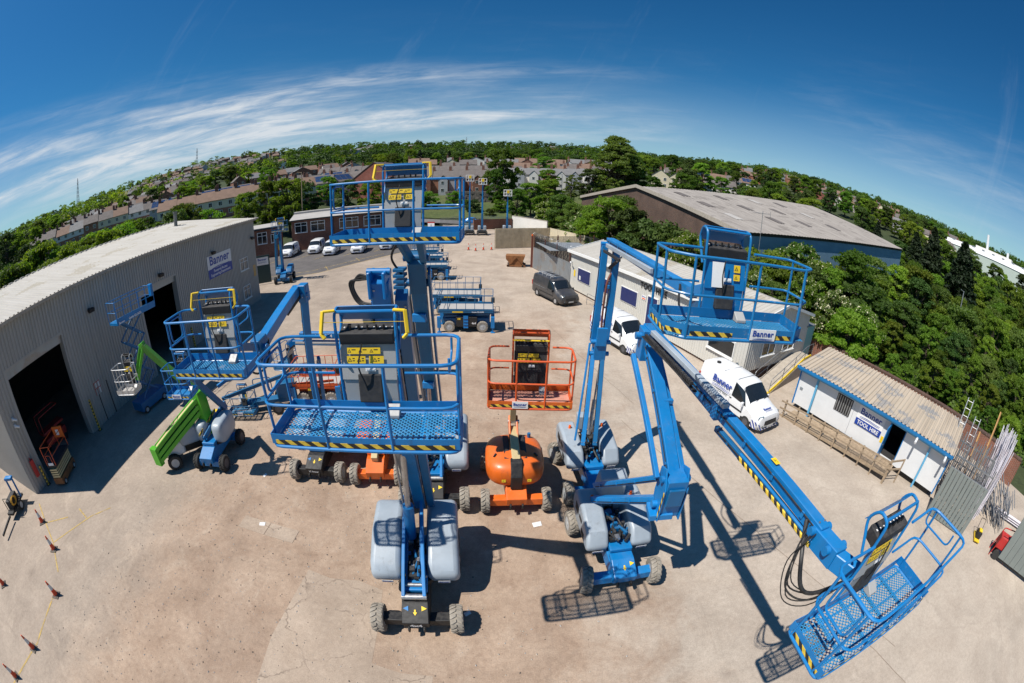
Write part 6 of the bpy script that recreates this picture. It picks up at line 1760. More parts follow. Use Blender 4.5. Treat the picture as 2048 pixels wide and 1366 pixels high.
# ---- M10: small blue lift next to it
m10 = boom_base('boom_lift', 'small blue boom lift with round grey cowls beside the green lift', (-12.6, 11.7), R(10), .72, 1.0, .36, .26, 'blue', (), cowlm='cowl', rim='rim_dark', marks=False, wheelsdark=True)
for s_ in (-1, 1):
    b = MB(); b.dome((s_ * .47, .3, 1.38), (.33, .78, .5), .5); b.build('engine_cowl', 'cowl', m10, 60)
A1 = Vector((-12.35, 11.15, 4.15))
seg(m10, 'main_boom', (-12.5, 12.9, 1.75), A1, .2, .26, 'blue_dark')
seg(m10, 'lower_link', (-12.7, 11.0, 1.3), (-12.55, 13.0, 2.0), .14, .2, 'blue_dark')
seg(m10, 'hazard_bar', (-12.8, 10.9, 1.5), (-12.75, 12.4, 1.95), .04, .12, 'hazard_bar')
seg(m10, 'jib', A1, (-12.25, 10.7, 4.35), .12, .18, 'blue')
platform(m10, (-12.1, 10.18, 3.95), R(12), 1.2, .75, guard=False, stickers=False, panel='blue', logo=(.45, -.05, None), gate=False, cw=.24, solid='blue_worn')
# ---- M11: trailer lift parked low behind, dark teal
m11 = thing('trailer_lift', 'dark teal trailer boom lift folded low behind the small blue lift', 'boom lift', (-13.1, 15.6, 0), R(25), 'boom lifts parked in rows across the yard')
b = MB(); b.bx(-.3, 2.2, -.25, .25, .35, .6); b.build('chassis', 'blue_teal', m11, 0, .02)
for y in (-.75, .75):
    wheel(m11, 1.6, y, .34, .2, 'rim_dark', 0, False, 'rubber_dark', 'y')
b = MB(); b.bx(1.6, 2.6, -.3, .3, .6, 1.4); b.build('engine_box', 'blue_teal', m11, 0, .05)
b = MB(); b.beam((-1.4, -.5, 1.15), (2.3, -.35, 1.9), .14, .18); b.build('boom', 'blue_teal', m11, 0, .01)
b = MB(); b.beam((-1.9, .7, 1.3), (-.5, 1.5, 1.75), .14, .18); b.build('outrigger', 'blue', m11, 0, .01)
b = MB(); b.tube([(.3, .3, .6), (.3, .3, 1.6), (1.3, .3, 1.6), (1.3, .3, .6)], .03, 6, fil=.15); b.build('guard_hoop', 'blue_teal', m11)
platform(m11, (-13.2, 14.9, .35), R(12), 1.6, .75, railm='blue_teal', toe='blue_teal', guard=False, stickers=False, panel='blue_teal', logo=(.3, .0, None), gate=False, cw=.24, rail_h=.95, rr=.016)
# ---- M12: folded upright at the far corner of the workshop
m12 = boom_base('boom_lift', 'dark blue boom lift folded upright at the far corner of the workshop', (-26.3, 42.6), R(20), .95, 1.1, .42, .3, 'blue_dark', mirror_cowls(.3, 1.0, P_MID, .12), cowlm='blue_dark', marks=False, wheelsdark=True)
for dx_, z1 in ((-1.0, 6.0), (.0, 6.4)):
    seg(m12, 'boom', (-26.6 + dx_ * .9, 42.8, 1.2), (-26.5 + dx_ * .55, 42.6, z1), .24, .35, 'blue_teal' if dx_ else 'blue_dark')
seg(m12, 'knuckle', (-27.2, 42.6, 5.2), (-26.5, 42.5, 5.4), .3, .4, 'blue_teal')
platform(m12, (-26.1, 42.0, 6.0), R(15), 1.9, .8, railm='blue_teal', toe='blue_teal', guard=True, gate=False)

# ------------------------------------------------------------------ scissor lifts
def scissor(label, loc, yaw, L=3.7, Wd=1.75, dz=1.55, base='blue_teal', rail='blue_teal', big=True, grp='large blue scissor lifts parked in a line', txt=None):
    t = thing('scissor_lift', label, 'scissor lift', (*loc, 0), yaw, grp)
    h = L / 2; w = Wd / 2
    b = MB(); b.bx(-h + .2, h - .2, -w + .25, w - .25, .45, .95); b.build('chassis', base, t, 0, .03)
    for s_ in (-1, 1):
        b = MB(); b.bx(-h * .36, h * .42, s_ * (w - .12) - .12, s_ * (w - .12) + .12, .42, 1.1); o = b.build('side_box', 'black', t, 0, .02)
        b = MB(); b.bx(-.16, .16, s_ * w - .02, s_ * w + .03, .3, 1.2)
        for k in range(4):
            b.bx(-.16, .16, s_ * (w + .03) - .03, s_ * (w + .03) + .03, .35 + k * .22, .39 + k * .22)
        b.build('ladder', 'blue', o, 0)
        if s_ < 0:
            b = MB(); put_text(b, '4x4', frame_mx((h * .30, -w - .002, .68), (1, 0, 0), (0, 0, 1)), w=.3, offset=.03, dz=.01); b.build('lettering', 'logo_white', o, 0)
            sticker(o, frame_mx((-h * .25, -w - .004, .98), (1, 0, 0), (0, 0, 1)), .2, .12, 1, 0)
    for sx in (-1, 1):
        for sy in (-1, 1):
            wheel(t, sx * h * .62, sy * (w - .12), .40, .28, 'rim_grey', 0, True, 'rubber', 'y')
            b = MB(); b.bx(sx * h - .13, sx * h + .13, sy * w - .1, sy * w + .1, .35, 1.15); b.bx(sx * h - .05, sx * h + .05, sy * w - .05, sy * w + .05, .05, .35); b.bx(sx * h - .14, sx * h + .14, sy * w - .13, sy * w + .13, .0, .05); b.build('outrigger', 'blue', t, 0, .01)
    for s_ in (-1, 1):
        for k in range(2):
            b = MB(); z = 1.05 + k * .2; b.beam((-h * .85, s_ * .5, z), (h * .85, s_ * .5, z + .16), .06, .12); b.build('scissor_arm', base, t, 0)
    b = MB(); b.bx(-h - .05, h + .05, -w, w, dz - .14, dz); b.build('deck', base, t, 0, .01)
    b = MB(); b.bx(-h - .03, h + .03, -w + .02, w - .02, dz + .002, dz + .012); b.build('deck_floor', 'felt', t, 0)
    z0, z1, zm = dz, dz + 1.1, dz + .55
    for z, r_ in ((z1, .024), (zm, .018)):
        b = MB(); b.tube([(-h, -w, z), (h, -w, z), (h, w, z), (-h, w, z)], r_, 6, True, .06); b.build('rail', rail, t)
    for x in np.linspace(-h, h, 7):
        for y in (-w, w):
            b = MB(); b.cyl((x, y, z0), (x, y, z1), .02, 6); b.build('post', rail, t)
    b = MB(); b.bx(-h, h, -w - .01, -w + .0, z0, z0 + .15); b.bx(-h, h, w, w + .01, z0, z0 + .15); b.build('toe_board', rail, t, 0)
    b = MB(); b.bx(h - .12, h + .12, -w + .2, -w + .5, zm - .02, zm + .3); b.build('control_box', 'black', t, 0, .02)
    if txt:
        b = MB(); put_text(b, txt, frame_mx((h * .45, -w - .012, dz - .07), (1, 0, 0), (0, 0, 1)), h=.1, offset=.02, dz=.008); b.build('lettering', 'logo_white', t, 0)
        b = MB(); b.bx(-h * .5, -h * .1, -w - .012, -w - .004, dz - .11, dz - .03); b.build('sticker', 'yellow', t, 0)
    return t
scissor('large blue scissor lift, nearest of the line, lettered on its deck', (-3.25, 28.3), R(3), txt='Genie GS-3390')
scissor('large blue scissor lift directly behind the nearest one', (-4.4, 31.9), R(3), txt='Genie GS-3390')
scissor('blue scissor lift farther back with dark engine side', (-8.6, 43.0), R(4), 3.4, 1.7, 1.5)
scissor('blue scissor lift second from the far end of the line', (-9.9, 47.6), R(4), 3.4, 1.7, 1.6)
scissor('farthest blue scissor lift of the line below the high platform', (-11.1, 51.6), R(4), 3.4, 1.7, 1.6)
# orange scissor seen through the front platform
t = scissor('orange scissor lift with grey deck behind the orange stowed lift', (-9.6, 17.2), R(10), 2.4, 1.2, 1.15, 'orange_red', 'orange_red', grp=None)
# raised scissor by the far workshop door
rs = thing('scissor_lift', 'blue scissor lift raised high between the workshop doors', 'scissor lift', (-20.9, 14.6, 0), R(88))
b = MB(); b.bx(-1.2, 1.2, -.55, .55, .2, .75); b.build('chassis', 'blue_dark', rs, 0, .03)
for sx in (-.85, .85):
    for sy in (-.5, .5):
        wheel(rs, sx, sy, .22, .16, 'rim_grey', 0, False, 'rubber_dark', 'y')
zz0 = .8; n_st = 4; hh = (5.35 - .8) / n_st
for k in range(n_st):
    for s_ in (-1, 1):
        for f in (-1, 1):
            b = MB(); b.beam((-.75 * f, s_ * (.38 if f > 0 else .30), zz0 + k * hh), (.75 * f, s_ * (.38 if f > 0 else .30), zz0 + (k + 1) * hh), .05, .1); b.build('scissor_arm', 'blue_dark', rs, 0)
    for x in (-.75, .75):
        b = MB(); b.cyl((x, -.4, zz0 + (k + 1) * hh), (x, .4, zz0 + (k + 1) * hh), .03, 8); b.build('cross_tube', 'blue_dark', rs)
b = MB(); b.bx(-1.25, 2.0, -.5, .5, 5.35, 5.5); b.build('deck', 'blue', rs, 0, .01)
for z, r_ in ((6.6, .022), (6.05, .018)):
    b = MB(); b.tube([(-1.25, -.5, z), (2.0, -.5, z), (2.0, .5, z), (-1.25, .5, z)], r_, 6, True, .06); b.build('rail', 'blue', rs)
for x in (-1.25, -.6, .05, .7, 1.35, 2.0):
    for y in (-.5, .5):
        b = MB(); b.cyl((x, y, 5.5), (x, y, 6.6), .018, 6); b.build('post', 'blue', rs)
b = MB(); b.bx(-1.25, 2.0, -.515, -.505, 5.5, 5.72); b.build('toe_board', 'blue', rs, 0)
b = MB(); put_text(b, 'Genie GS-2632', frame_mx((.2, -.53, 5.46), (1, 0, 0), (0, 0, 1)), h=.13, offset=.02, dz=.01); b.build('lettering', 'logo_white', rs, 0); b = MB(); put_text(b, 'Banner', frame_mx((-.9, -.53, 5.46), (1, 0, 0), (0, 0, 1)), h=.12, offset=.02, dz=.01); b.build('lettering', 'logo_white', rs, 0)
b = MB(); b.bx(1.85, 2.05, -.5, -.2, 6.0, 6.7); b.build('control_box', 'blue', rs, 0, .02)
# small orange scissor at the near doorway
os_ = thing('scissor_lift', 'small orange scissor lift folded at the nearest workshop doorway', 'scissor lift', (-21.7, 6.75, 0), R(28))
b = MB(); b.bx(-.38, .38, -.95, .95, .15, .5); b.build('chassis', 'rust', os_, 0, .02)
for sx in (-.36, .36):
    for sy in (-.7, .7):
        wheel(os_, sx, sy, .17, .11, 'rim_grey', 0, False, 'rubber_dark')
for k in range(4):
    b = MB(); b.bx(-.3, .3, -.95, .9, .55 + k * .13, .63 + k * .13); b.build('scissor_arm', 'cream', os_, 0)
b = MB(); b.bx(-.4, .4, -.9, 1.0, 1.1, 1.2); b.build('deck', 'black_soft', os_, 0)
b = MB(); b.tube([(-.38, -.88, 1.2), (-.38, -.88, 2.2), (.38, -.88, 2.2), (.38, -.88, 1.2)], .022, 6, fil=.1); b.tube([(-.2, -.9, 1.2), (-.2, -.9, 1.75), (.2, -.9, 1.75), (.2, -.9, 1.2)], .018, 6, fil=.1); b.build('rail', 'orange_red', os_)
for s_ in (-1, 1):
    b = MB(); b.tube([(s_ * .38, -.88, 2.2), (s_ * .38, 1.0, 2.2), (s_ * .38, 1.0, 1.2)], .022, 6, fil=.1); b.tube([(s_ * .38, -.88, 1.7), (s_ * .38, 1.0, 1.7)], .018, 6); b.build('rail', 'orange_red', os_)
b = MB(); b.bx(-.4, .4, .9, 1.02, 1.7, 2.3); b.build('end_panel', 'orange', os_, 0, .02)
b = MB(); b.bx(-.12, .12, .88, .9, 1.85, 2.15); b.build('notice', 'logo_white', os_, 0)
b = MB(); b.bx(-.22, .22, -.92, -.9, 1.22, 1.36); b.build('plate', 'logo_white', os_, 0)
# mast lifts by the gate
for i, (x, y, h, lab) in enumerate(((-8.3, 77.3, 11.6, 'slim blue mast lift, left of the pair at the gate'), (-6.0, 77.4, 11.0, 'slim blue mast lift, right of the pair at the gate'), (-1.5, 78.6, 8.9, 'slim blue mast lift behind orange barriers at the fence'))):
    t = thing('mast_lift', lab, 'mast lift', (x, y, 0), R(8), 'slim mast lifts with white work cages')
    b = MB(); b.bx(-.8, .8, -.9, .9, .35, .8); b.build('chassis', 'black', t, 0, .04)
    for sx in (-.8, .8):
        for sy in (-.75, .75):
            wheel(t, sx, sy, .36, .24, 'rim_grey', 0, False, 'rubber_dark')
    for s_ in (-1, 1):
        b = MB(); b.bx(s_ * .5 - .25, s_ * .5 + .25, -.6, .8, .85, 1.7); b.build('cowl', 'cowl', t, 0, .1, 3)
    for k in range(3):
        b = MB(); z0 = 1.0 + (h - 2.6) * k / 3; z1 = 1.0 + (h - 2.6) * (k + 1) / 3 + .2; b.bx(-.18 + .04 * k, .18 - .04 * k, -.1 + k * .02, .2 - k * .02, z0, z1); b.build('mast_section', 'blue' if k else 'blue_dark', t, 0, .02)
    zc = h - 1.7
    b = MB(); b.bx(-.7, .7, -.45, .45, zc, zc + .12); b.build('cage_floor', 'white_flat', t, 0)
    for z in (zc + .6, zc + 1.15):
        b = MB(); b.tube([(-.7, -.45, z), (.7, -.45, z), (.7, .45, z), (-.7, .45, z)], .04, 6, True, .08); b.build('cage_rail', 'white_flat', t)
    for x_ in (-.7, -.25, .25, .7):
        for y_ in (-.45, .45):
            b = MB(); b.cyl((x_, y_, zc), (x_, y_, zc + 1.15), .035, 6); b.build('cage_post', 'white_flat', t)
    b = MB(); b.bx(-.22, .22, -.5, -.46, zc + .55, zc + 1.1); b.build('sign', 'yellow', t, 0)
    b = MB(); b.bx(-.2, .2, -.1, .3, zc + .12, zc + 1.0); b.build('control_box', 'cowl_dark', t, 0)
for i in range(3):
    t = thing('barrier', ['orange plastic barrier left of the third mast lift', 'orange plastic barrier in front of the third mast lift', 'orange plastic barrier right of the third mast lift'][i], 'barrier', (-2.8 + i * 1.15, 77.0 + i * .4, 0), R(10), 'orange barriers at the fence')
    b = MB(); b.tube([(-.5, 0, .05), (-.5, 0, 1.1), (.5, 0, 1.1), (.5, 0, .05)], .05, 6, True, .1); b.build('frame', 'cone_orange', t)
    b = MB(); b.bx(-.45, .45, -.02, .02, .7, .95); b.build('board', 'cone_white', t, 0)
    for x in np.linspace(-.3, .3, 4):
        b = MB(); b.cyl((x, 0, .1), (x, 0, .7), .03, 6); b.build('bar', 'cone_orange', t)

# ------------------------------------------------------------------ yard clutter
def cone(label, loc, h=.75, dirty=True, lean=0.0, grp='traffic cones along the worn yellow line'):
    t = thing('traffic_cone', label, 'traffic cone', (*loc, 0), random.random() * 3, grp)
    b = MB(); b.bx(-.2, .2, -.2, .2, 0, .035); b.add([(-.15, -.15, .035), (.15, -.15, .035), (.15, .15, .035), (-.15, .15, .035), (-.11, -.11, .08), (.11, -.11, .08), (.11, .11, .08), (-.11, .11, .08)], [(0, 1, 5, 4), (1, 2, 6, 5), (2, 3, 7, 6), (3, 0, 4, 7)]); b.build('base', 'cone_base', t, 0)
    R0, R1 = .13, .03
    rz = lambda z: R0 + (R1 - R0) * (z - .06) / (h - .06)
    b = MB(); b.cyl((0, 0, .06), (0, 0, h), R0, 18, R1); b.build('body', 'cone_orange', t)
    b = MB(); z0, z1 = h * .45, h * .78; b.cyl((0, 0, z0), (0, 0, z1), rz(z0) + .004, 18, rz(z1) + .004, False); b.build('sleeve', 'cone_white', t)
    return t
for i, (p, lab) in enumerate((((-20.3, 3.35), 'traffic cone by the workshop corner, first of the row'), ((-17.9, 2.65), 'traffic cone second from the workshop corner'), ((-15.8, .95), 'traffic cone third from the workshop corner, in mid row'), ((-15.35, -1.95), 'traffic cone fourth from the workshop corner'), ((-15.6, -3.9), 'traffic cone lowest in the left corner of the picture'), ((-19.8, -1.15), 'traffic cone alone at the left edge, half cut off'))):
    cone(lab, p)
for i, (p, lab) in enumerate((((-6.65, 60.8), 'plain orange cone leftmost of the far row'), ((-5.55, 60.1), 'striped cone second in the far row'), ((-4.5, 60.9), 'striped cone third in the far row'), ((-3.35, 61.2), 'striped cone beside the beige fence end'))):
    cone(lab, p, 1.0, grp='cones in the far row by the beige fence')
bn = thing('grit_bin', 'yellow plastic grit bin behind the green lift', 'bin', (-13.75, 12.9, 0), R(20))
b = MB(); b.prism([(-.5, .1), (-.58, .95), (.58, .95), (.5, .1)], 'y', -.5, .5); b.build('tub', 'yellow_box', bn, 0, .06, 3)
b = MB(); b.prism([(-.62, .96), (-.45, 1.25), (.45, 1.25), (.62, .96)], 'y', -.55, .55); b.build('lid', 'yellow', bn, 0, .06, 3)
bn.location.z = 0.0
sk = thing('rusty_skip', 'small rusty yellow tipping skip near the compound corner', 'skip', (.15, 50.2, 0), R(-3))
b = MB(); b.prism([(-1.1, .9), (-1.15, 1.35), (1.15, 1.35), (.75, .2), (-.5, .2)], 'y', -.65, .65); b.build('bucket', 'rust', sk, 0, .03)
for y in (-.75, .75):
    b = MB(); b.beam((-1.0, y, .15), (1.2, y, .15), .1, .2); b.beam((-.8, y, .2), (.1, y, 1.3), .08, .1); b.beam((1.0, y, .2), (.1, y, 1.3), .08, .1); b.build('frame', 'rust', sk, 0)
for x in (-.8, .9):
    b = MB(); b.cyl((x, -.8, .14), (x, .8, .14), .14, 12); b.build('roller', 'rubber_dark', sk)
tr2 = thing('boom_trailer', 'small blue trailer frame parked at the workshop corner', 'trailer', (-23.3, 2.75, 0), R(120))
b = MB(); b.bx(-.8, .9, -.3, .3, .3, .42); b.build('frame', 'black', tr2, 0)
b = MB(); b.beam((-.9, 0, .35), (-2.3, 0, .3), .1, .1); b.build('drawbar', 'black', tr2, 0)
for y in (-.48, .48):
    wheel(tr2, .1, y, .28, .16, 'rim_grey', 0, False, 'rubber_dark', 'y')
b = MB(); b.tube([(.6, -.35, .42), (.6, -.35, 1.5), (.6, .35, 1.5), (.6, .35, .42)], .07, 6, fil=.1); b.beam((.6, -.35, 1.5), (.6, .35, 1.5), .3, .12); b.build('stand', 'blue', tr2, 30)
b = MB(); b.bx(-.5, .45, -.25, .25, .43, .9); b.build('engine', 'black_soft', tr2, 0, .05)
b = MB()
for a in range(3):
    b.tube([(-.2 + .25 * cos(q) + a * .02, -.3 - a * .04, .75 + .2 * sin(q)) for q in np.linspace(0, 2 * pi, 14)[:-1]], .03, 5, True)
b.build('hose_coil', 'yellow_box', tr2)
b = MB(); b.tube([(-.55, -.3, .42), (-.55, -.3, 1.1), (-.55, .3, 1.1), (-.55, .3, .42)], .025, 6, fil=.08); b.build('guard', 'black', tr2)
for i, (x, y, a, s_) in enumerate(((-8.5, 8.4, 20, .14), (-9.7, 11.0, 70, .1), (1.0, 9.9, 20, .16), (-1.0, 6.2, 40, .1))):
    b = MB(); b.add([(-s_, -s_ * .6, .006), (s_ * .8, -s_ * .7, .012), (s_, s_ * .5, .03), (-s_ * .9, s_ * .7, .01), (0, 0, .035)], [(0, 1, 4), (1, 2, 4), (2, 3, 4), (3, 0, 4)]); o = b.build('litter_scrap', 'white_flat', None, 0); o.location = (x, y, 0); o.rotation_euler = (0, 0, R(a))
    tag(o, ['scrap of white paper in front of the stowed orange lift', 'tiny white scrap on the dirt left of the lifts', 'white scrap of paper in front of the orange lift', 'tiny white scrap right of the front lift wheel'][i], 'litter')
# ------------------------------------------------------------------ vehicles
def loft(stations, n_up=3):
    """stations: (y, zb, zs, zt, wb, ws, wt): bottom, shoulder, top heights and half widths -> half ring of points"""
    rings = []
    for (y, zb, zs, zt, wb, ws, wt) in stations:
        half = [(wb * .92, zb), (wb, zb + .10), (ws, (zb + zs) / 2 + .05), (ws, zs), ((ws * .45 + wt * .55), zs + (zt - zs) * .55), (wt, zt - .07), (wt - .10, zt - .015), (wt * .5, zt + .01), (0, zt + .018)]
        rings.append([(x, y, z) for x, z in half] + [(-x, y, z) for x, z in half[-2::-1]])
    return rings
def van_proto(kind):
    """kind: 'van' (mid-size panel van), 'car' (hatchback); front at y=0 facing -y"""
    if kind == 'van':
        S = [(0.0, .32, .55, .74, .70, .78, .66), (.08, .24, .58, .92, .86, .92, .78), (.30, .22, .70, 1.04, .94, .97, .82), (.62, .22, .82, 1.13, .97, .99, .82), (.98, .22, .98, 1.27, .98, .99, .80),
             (1.35, .22, 1.08, 1.60, .98, .99, .76), (1.70, .22, 1.10, 1.88, .98, .99, .76), (1.95, .22, 1.10, 1.96, .98, .99, .78), (2.6, .22, 1.10, 2.0, .98, .99, .80), (3.6, .22, 1.10, 2.0, .98, .99, .80), (4.6, .24, 1.10, 1.98, .98, .98, .80), (4.88, .28, 1.08, 1.92, .95, .96, .78), (4.96, .38, 1.06, 1.80, .88, .92, .72)]
        L, wr, ax = 4.96, .33, (.92, 3.95)
        ws_, sw = (4, 6), [(1.42, 2.25)]
    else:
        S = [(0.0, .30, .48, .62, .62, .70, .58), (.12, .22, .52, .74, .80, .84, .68), (.6, .2, .66, .86, .86, .88, .7), (1.15, .2, .80, .98, .87, .89, .68), (1.55, .2, .86, 1.22, .87, .89, .62), (1.95, .2, .88, 1.42, .87, .89, .60), (2.7, .2, .88, 1.46, .87, .89, .60), (3.4, .2, .88, 1.38, .87, .88, .58), (3.85, .26, .86, 1.1, .84, .86, .6), (4.05, .34, .80, .92, .74, .78, .6)]
        L, wr, ax = 4.05, .31, (.8, 3.25)
        ws_, sw = (3, 5), [(1.75, 2.35), (2.45, 3.2)]
    return S, L, wr, ax, ws_, sw
def interp_ring(S, y):
    ys = [s[0] for s in S]
    return tuple(float(np.interp(y, ys, [s[i] for s in S])) for i in range(7))
def vehicle(name, label, cat, loc, yaw, kind='van', paint='white_paint', group=None, decal=False, near=False, alloy=False, roofbars=False, sidelogo=True):
    t = thing(name, label, cat, loc, yaw, group)
    S, L, wr, ax, (i0, i1), sw = van_proto(kind)
    k = ('body', kind)
    fine = []
    ys = sorted(set([s[0] for s in S] + list(np.arange(.2, L - .1, .25))))
    SS = [interp_ring(S, y) for y in ys]
    rg = loft(SS); n = len(rg[0])
    b = MB()
    for r_ in rg:
        b.v.extend(r_)
    for i in range(len(rg) - 1):
        for j in range(n - 1):
            a = i * n + j; b.f.append((a, a + 1, a + n + 1, a + n)); b.mi.append(0)
        b.f.append((i * n + n - 1, i * n, (i + 1) * n, (i + 1) * n + n - 1)); b.mi.append(0)
    b.f.append(tuple(range(n))); b.mi.append(0); b.f.append(tuple(range((len(rg) - 1) * n, len(rg) * n))); b.mi.append(0)
    body = b.build('body', paint, t, 28)
    def surf(y, u, off=.008):
        """u: -1..1 across the ring (0 = roof centre line); returns point pushed outward"""
        r_ = loft([interp_ring(S, y)])[0]; m = (n - 1) / 2
        q = m + u * m; i = min(int(q), n - 2); f = q - i
        p = Vector(r_[i]) * (1 - f) + Vector(r_[i + 1]) * f
        tv = (Vector(r_[i + 1]) - Vector(r_[i])).normalized()
        nv = Vector((-tv.z, 0, tv.x))
        if nv.dot(Vector((p.x, 0, p.z - .8))) < 0:
            nv = -nv
        return p + nv * off
    def patch(y0, y1, u0, u1, m, nm, nu=6, ny=5, off=.008, par=None, trim=0.0):
        g_ = MB(); vs = []
        for a in range(ny + 1):
            for c in range(nu + 1):
                f = a / ny; uu = u0 + (u1 - u0) * c / nu
                vs.append(surf(y0 + (y1 - y0) * f, uu * (1 - trim * f), off) + Vector((0, -off * .8 if y1 < 2.2 else 0, off * .3)))
        fs = [(a * (nu + 1) + c, a * (nu + 1) + c + 1, (a + 1) * (nu + 1) + c + 1, (a + 1) * (nu + 1) + c) for a in range(ny) for c in range(nu)]
        g_.add(vs, fs)
        return g_.build(nm, m, par or t, 60)
    ya, yb = S[i0][0] + .05, S[i1][0] - .02
    patch(ya, yb, -.40, .40, 'glass_dark', 'windscreen', 8, 6, .012)
    for (y0, y1) in sw:
        for s_ in (-1, 1):
            g_ = MB(); q = []
            for (yy, f) in ((y0 - .28 if y0 < 1.9 else y0, 0), (y1, 0), (y1, 1), (y0 + .12 if y0 < 1.9 else y0, 1)):
                st_ = interp_ring(S, yy); zs, zt, ws, wt = st_[2], st_[3], st_[5], st_[6]
                f2 = .06 + f * .80
                zz_ = zs + (zt - zs) * f2; xx = np.interp(f2, [0, .55, 1], [ws, ws * .45 + wt * .55, wt])
                q.append((s_ * (xx + .012), yy, zz_))
            g_.add(q, [(0, 1, 2, 3)]); g_.build('side_window', 'glass_dark', t, 0)
    for yy in ax:
        for s_ in (-1, 1):
            hw = interp_ring(S, yy)[4]
            g_ = MB(); g_.cyl((s_ * (hw - .25), yy, wr + .02), (s_ * (hw + .006), yy, wr + .02), wr + .07, 24); g_.build('wheel_arch', 'black', t, 35)
            o = link('wheel', tyre_mesh(wr, .22, False, 'rubber_dark'), t, 30); o.location = (s_ * (hw - .09), yy, wr)
            link('rim', rim_mesh(wr, .22, 'alloy' if alloy else 'rim_dark'), o, 30)
    fy = .0
    g_ = MB(); X = frame_mx((0, -.012, .62 if kind == 'van' else .52), (1, 0, 0), (0, .25, 1)); g_.bx(-.5, .5, -.13, .13, -.03, .015, X); gr = g_.build('grille', 'black', t, 0, .03)
    g_ = MB(); g_.bx(-.26, .26, -.055, .055, 0, .012, frame_mx((0, -.05, .40), (1, 0, 0), (0, 0, 1))); g_.build('number_plate', 'cone_white', t, 0)
    for s_ in (-1, 1):
        g_ = MB(); w_ = .84 if kind == 'van' else .74
        X = frame_mx((s_ * (w_ - .10), .15, .86 if kind == 'van' else .64), (1, s_ * .55, 0), (0, .45, 1)); g_.prism([(-.17, -.10), (.17, -.02), (.17, .12), (-.12, .05)], 'z', -.05, .03, X); g_.build('headlight', 'glass_blue', t, 0, .02)
        g_ = MB(); yy = 1.32 if kind == 'van' else 1.5; zz_ = 1.12 if kind == 'van' else .95; g_.box((s_ * 1.10 if kind == 'van' else s_ * .98, yy, zz_), (.16, .12, .24)); g_.beam((s_ * .95, yy + .02, zz_ - .06), (s_ * 1.05, yy, zz_ - .04), .05, .05); g_.build('mirror', paint if near else 'black', t, 30, .03)
        g_ = MB(); g_.bx(s_ * (interp_ring(S, L - .1)[4] * .96) - .06, s_ * (interp_ring(S, L - .1)[4] * .96) + .06, L - .12, L - .02, .9, 1.3 if kind == 'van' else 1.05); g_.build('tail_light', 'red', t, 0)
    g_ = MB(); g_.bx(-.72, .72, -.03, .12, .24, .36); g_.build('bumper', 'black' if not decal else 'chevron', t, 0, .03)
    if kind == 'van':
        for s_ in (-1, 1):
            g_ = MB(); g_.bx(s_ * .995 - .012, s_ * .995 + .012, 1.3, 3.6, .62, .70); g_.build('rub_strip', 'black', t, 0)
            for ys_ in (2.34, 3.5):
                g_ = MB(); g_.bx(s_ * .992 - .006, s_ * .992 + .006, ys_, ys_ + .012, .34, 1.2); g_.build('door_seam', 'cowl_dark', t, 0)
            g_ = MB(); g_.bx(s_ * 1.0 - .015, s_ * 1.0 + .015, 2.2, 2.32, 1.0, 1.04); g_.build('door_handle', 'black', t, 0)
    if decal:
        if near:
            patch(.02, .10, -.97, -.62, 'chevron', 'chevron_decal', 6, 2, .012); patch(.02, .10, .62, .97, 'chevron', 'chevron_decal', 6, 2, .012)
        for s_ in (-1, 1):
            g_ = MB(); xx = 1.0; g_.bx(min(s_ * .985, s_ * 1.002), max(s_ * .985, s_ * 1.002), .14, .56, .30, .66); g_.build('chevron_decal', 'chevron', t, 0)
            g_ = MB(); g_.bx(min(s_ * .985, s_ * 1.0), max(s_ * .985, s_ * 1.0), 4.3, 4.8, .34, .95); g_.build('chevron_decal', 'chevron', t, 0)
            if sidelogo:
                X = frame_mx((s_ * .965, 3.05, 1.5), (0, s_ * 1.0, 0), (-s_ * .20, 0, 1)); X = X if s_ > 0 else X
                banner_logo(t, X @ Matrix.Translation((0, 0, .02)), 1.45, 'lettering', .012)
                g_ = MB(); put_text(g_, 'TOOL HIRE', frame_mx((s_ * 1.0, 3.0, .98), (0, s_, 0), (0, 0, 1)), w=.9, dz=.008); g_.build('lettering', 'cowl_dark', t, 0)
        X = frame_mx((0, .42, 1.085), (1, 0, 0), (0, 1, .26))
        banner_logo(t, X @ Matrix.Translation((0, 0, .03)), .62, 'lettering', .012)
    if roofbars:
        for yy in (2.2, 2.9, 3.6, 4.3):
            g_ = MB(); g_.tube([(-.72, yy, 1.98), (-.72, yy, 2.1), (.72, yy, 2.1), (.72, yy, 1.98)], .02, 6, fil=.04); g_.build('roof_bar', 'alu', t)
        for x in (-.55, -.28):
            g_ = MB(); g_.beam((x, 2.0, 2.14), (x, 4.5, 2.14), .05, .06); g_.build('roof_ladder', 'alu', t, 0)
        g_ = MB()
        for k in range(9):
            g_.cyl((-.55, 2.1 + k * .28, 2.14), (-.28, 2.1 + k * .28, 2.14), .014, 5)
        g_.build('roof_ladder', 'alu', t)
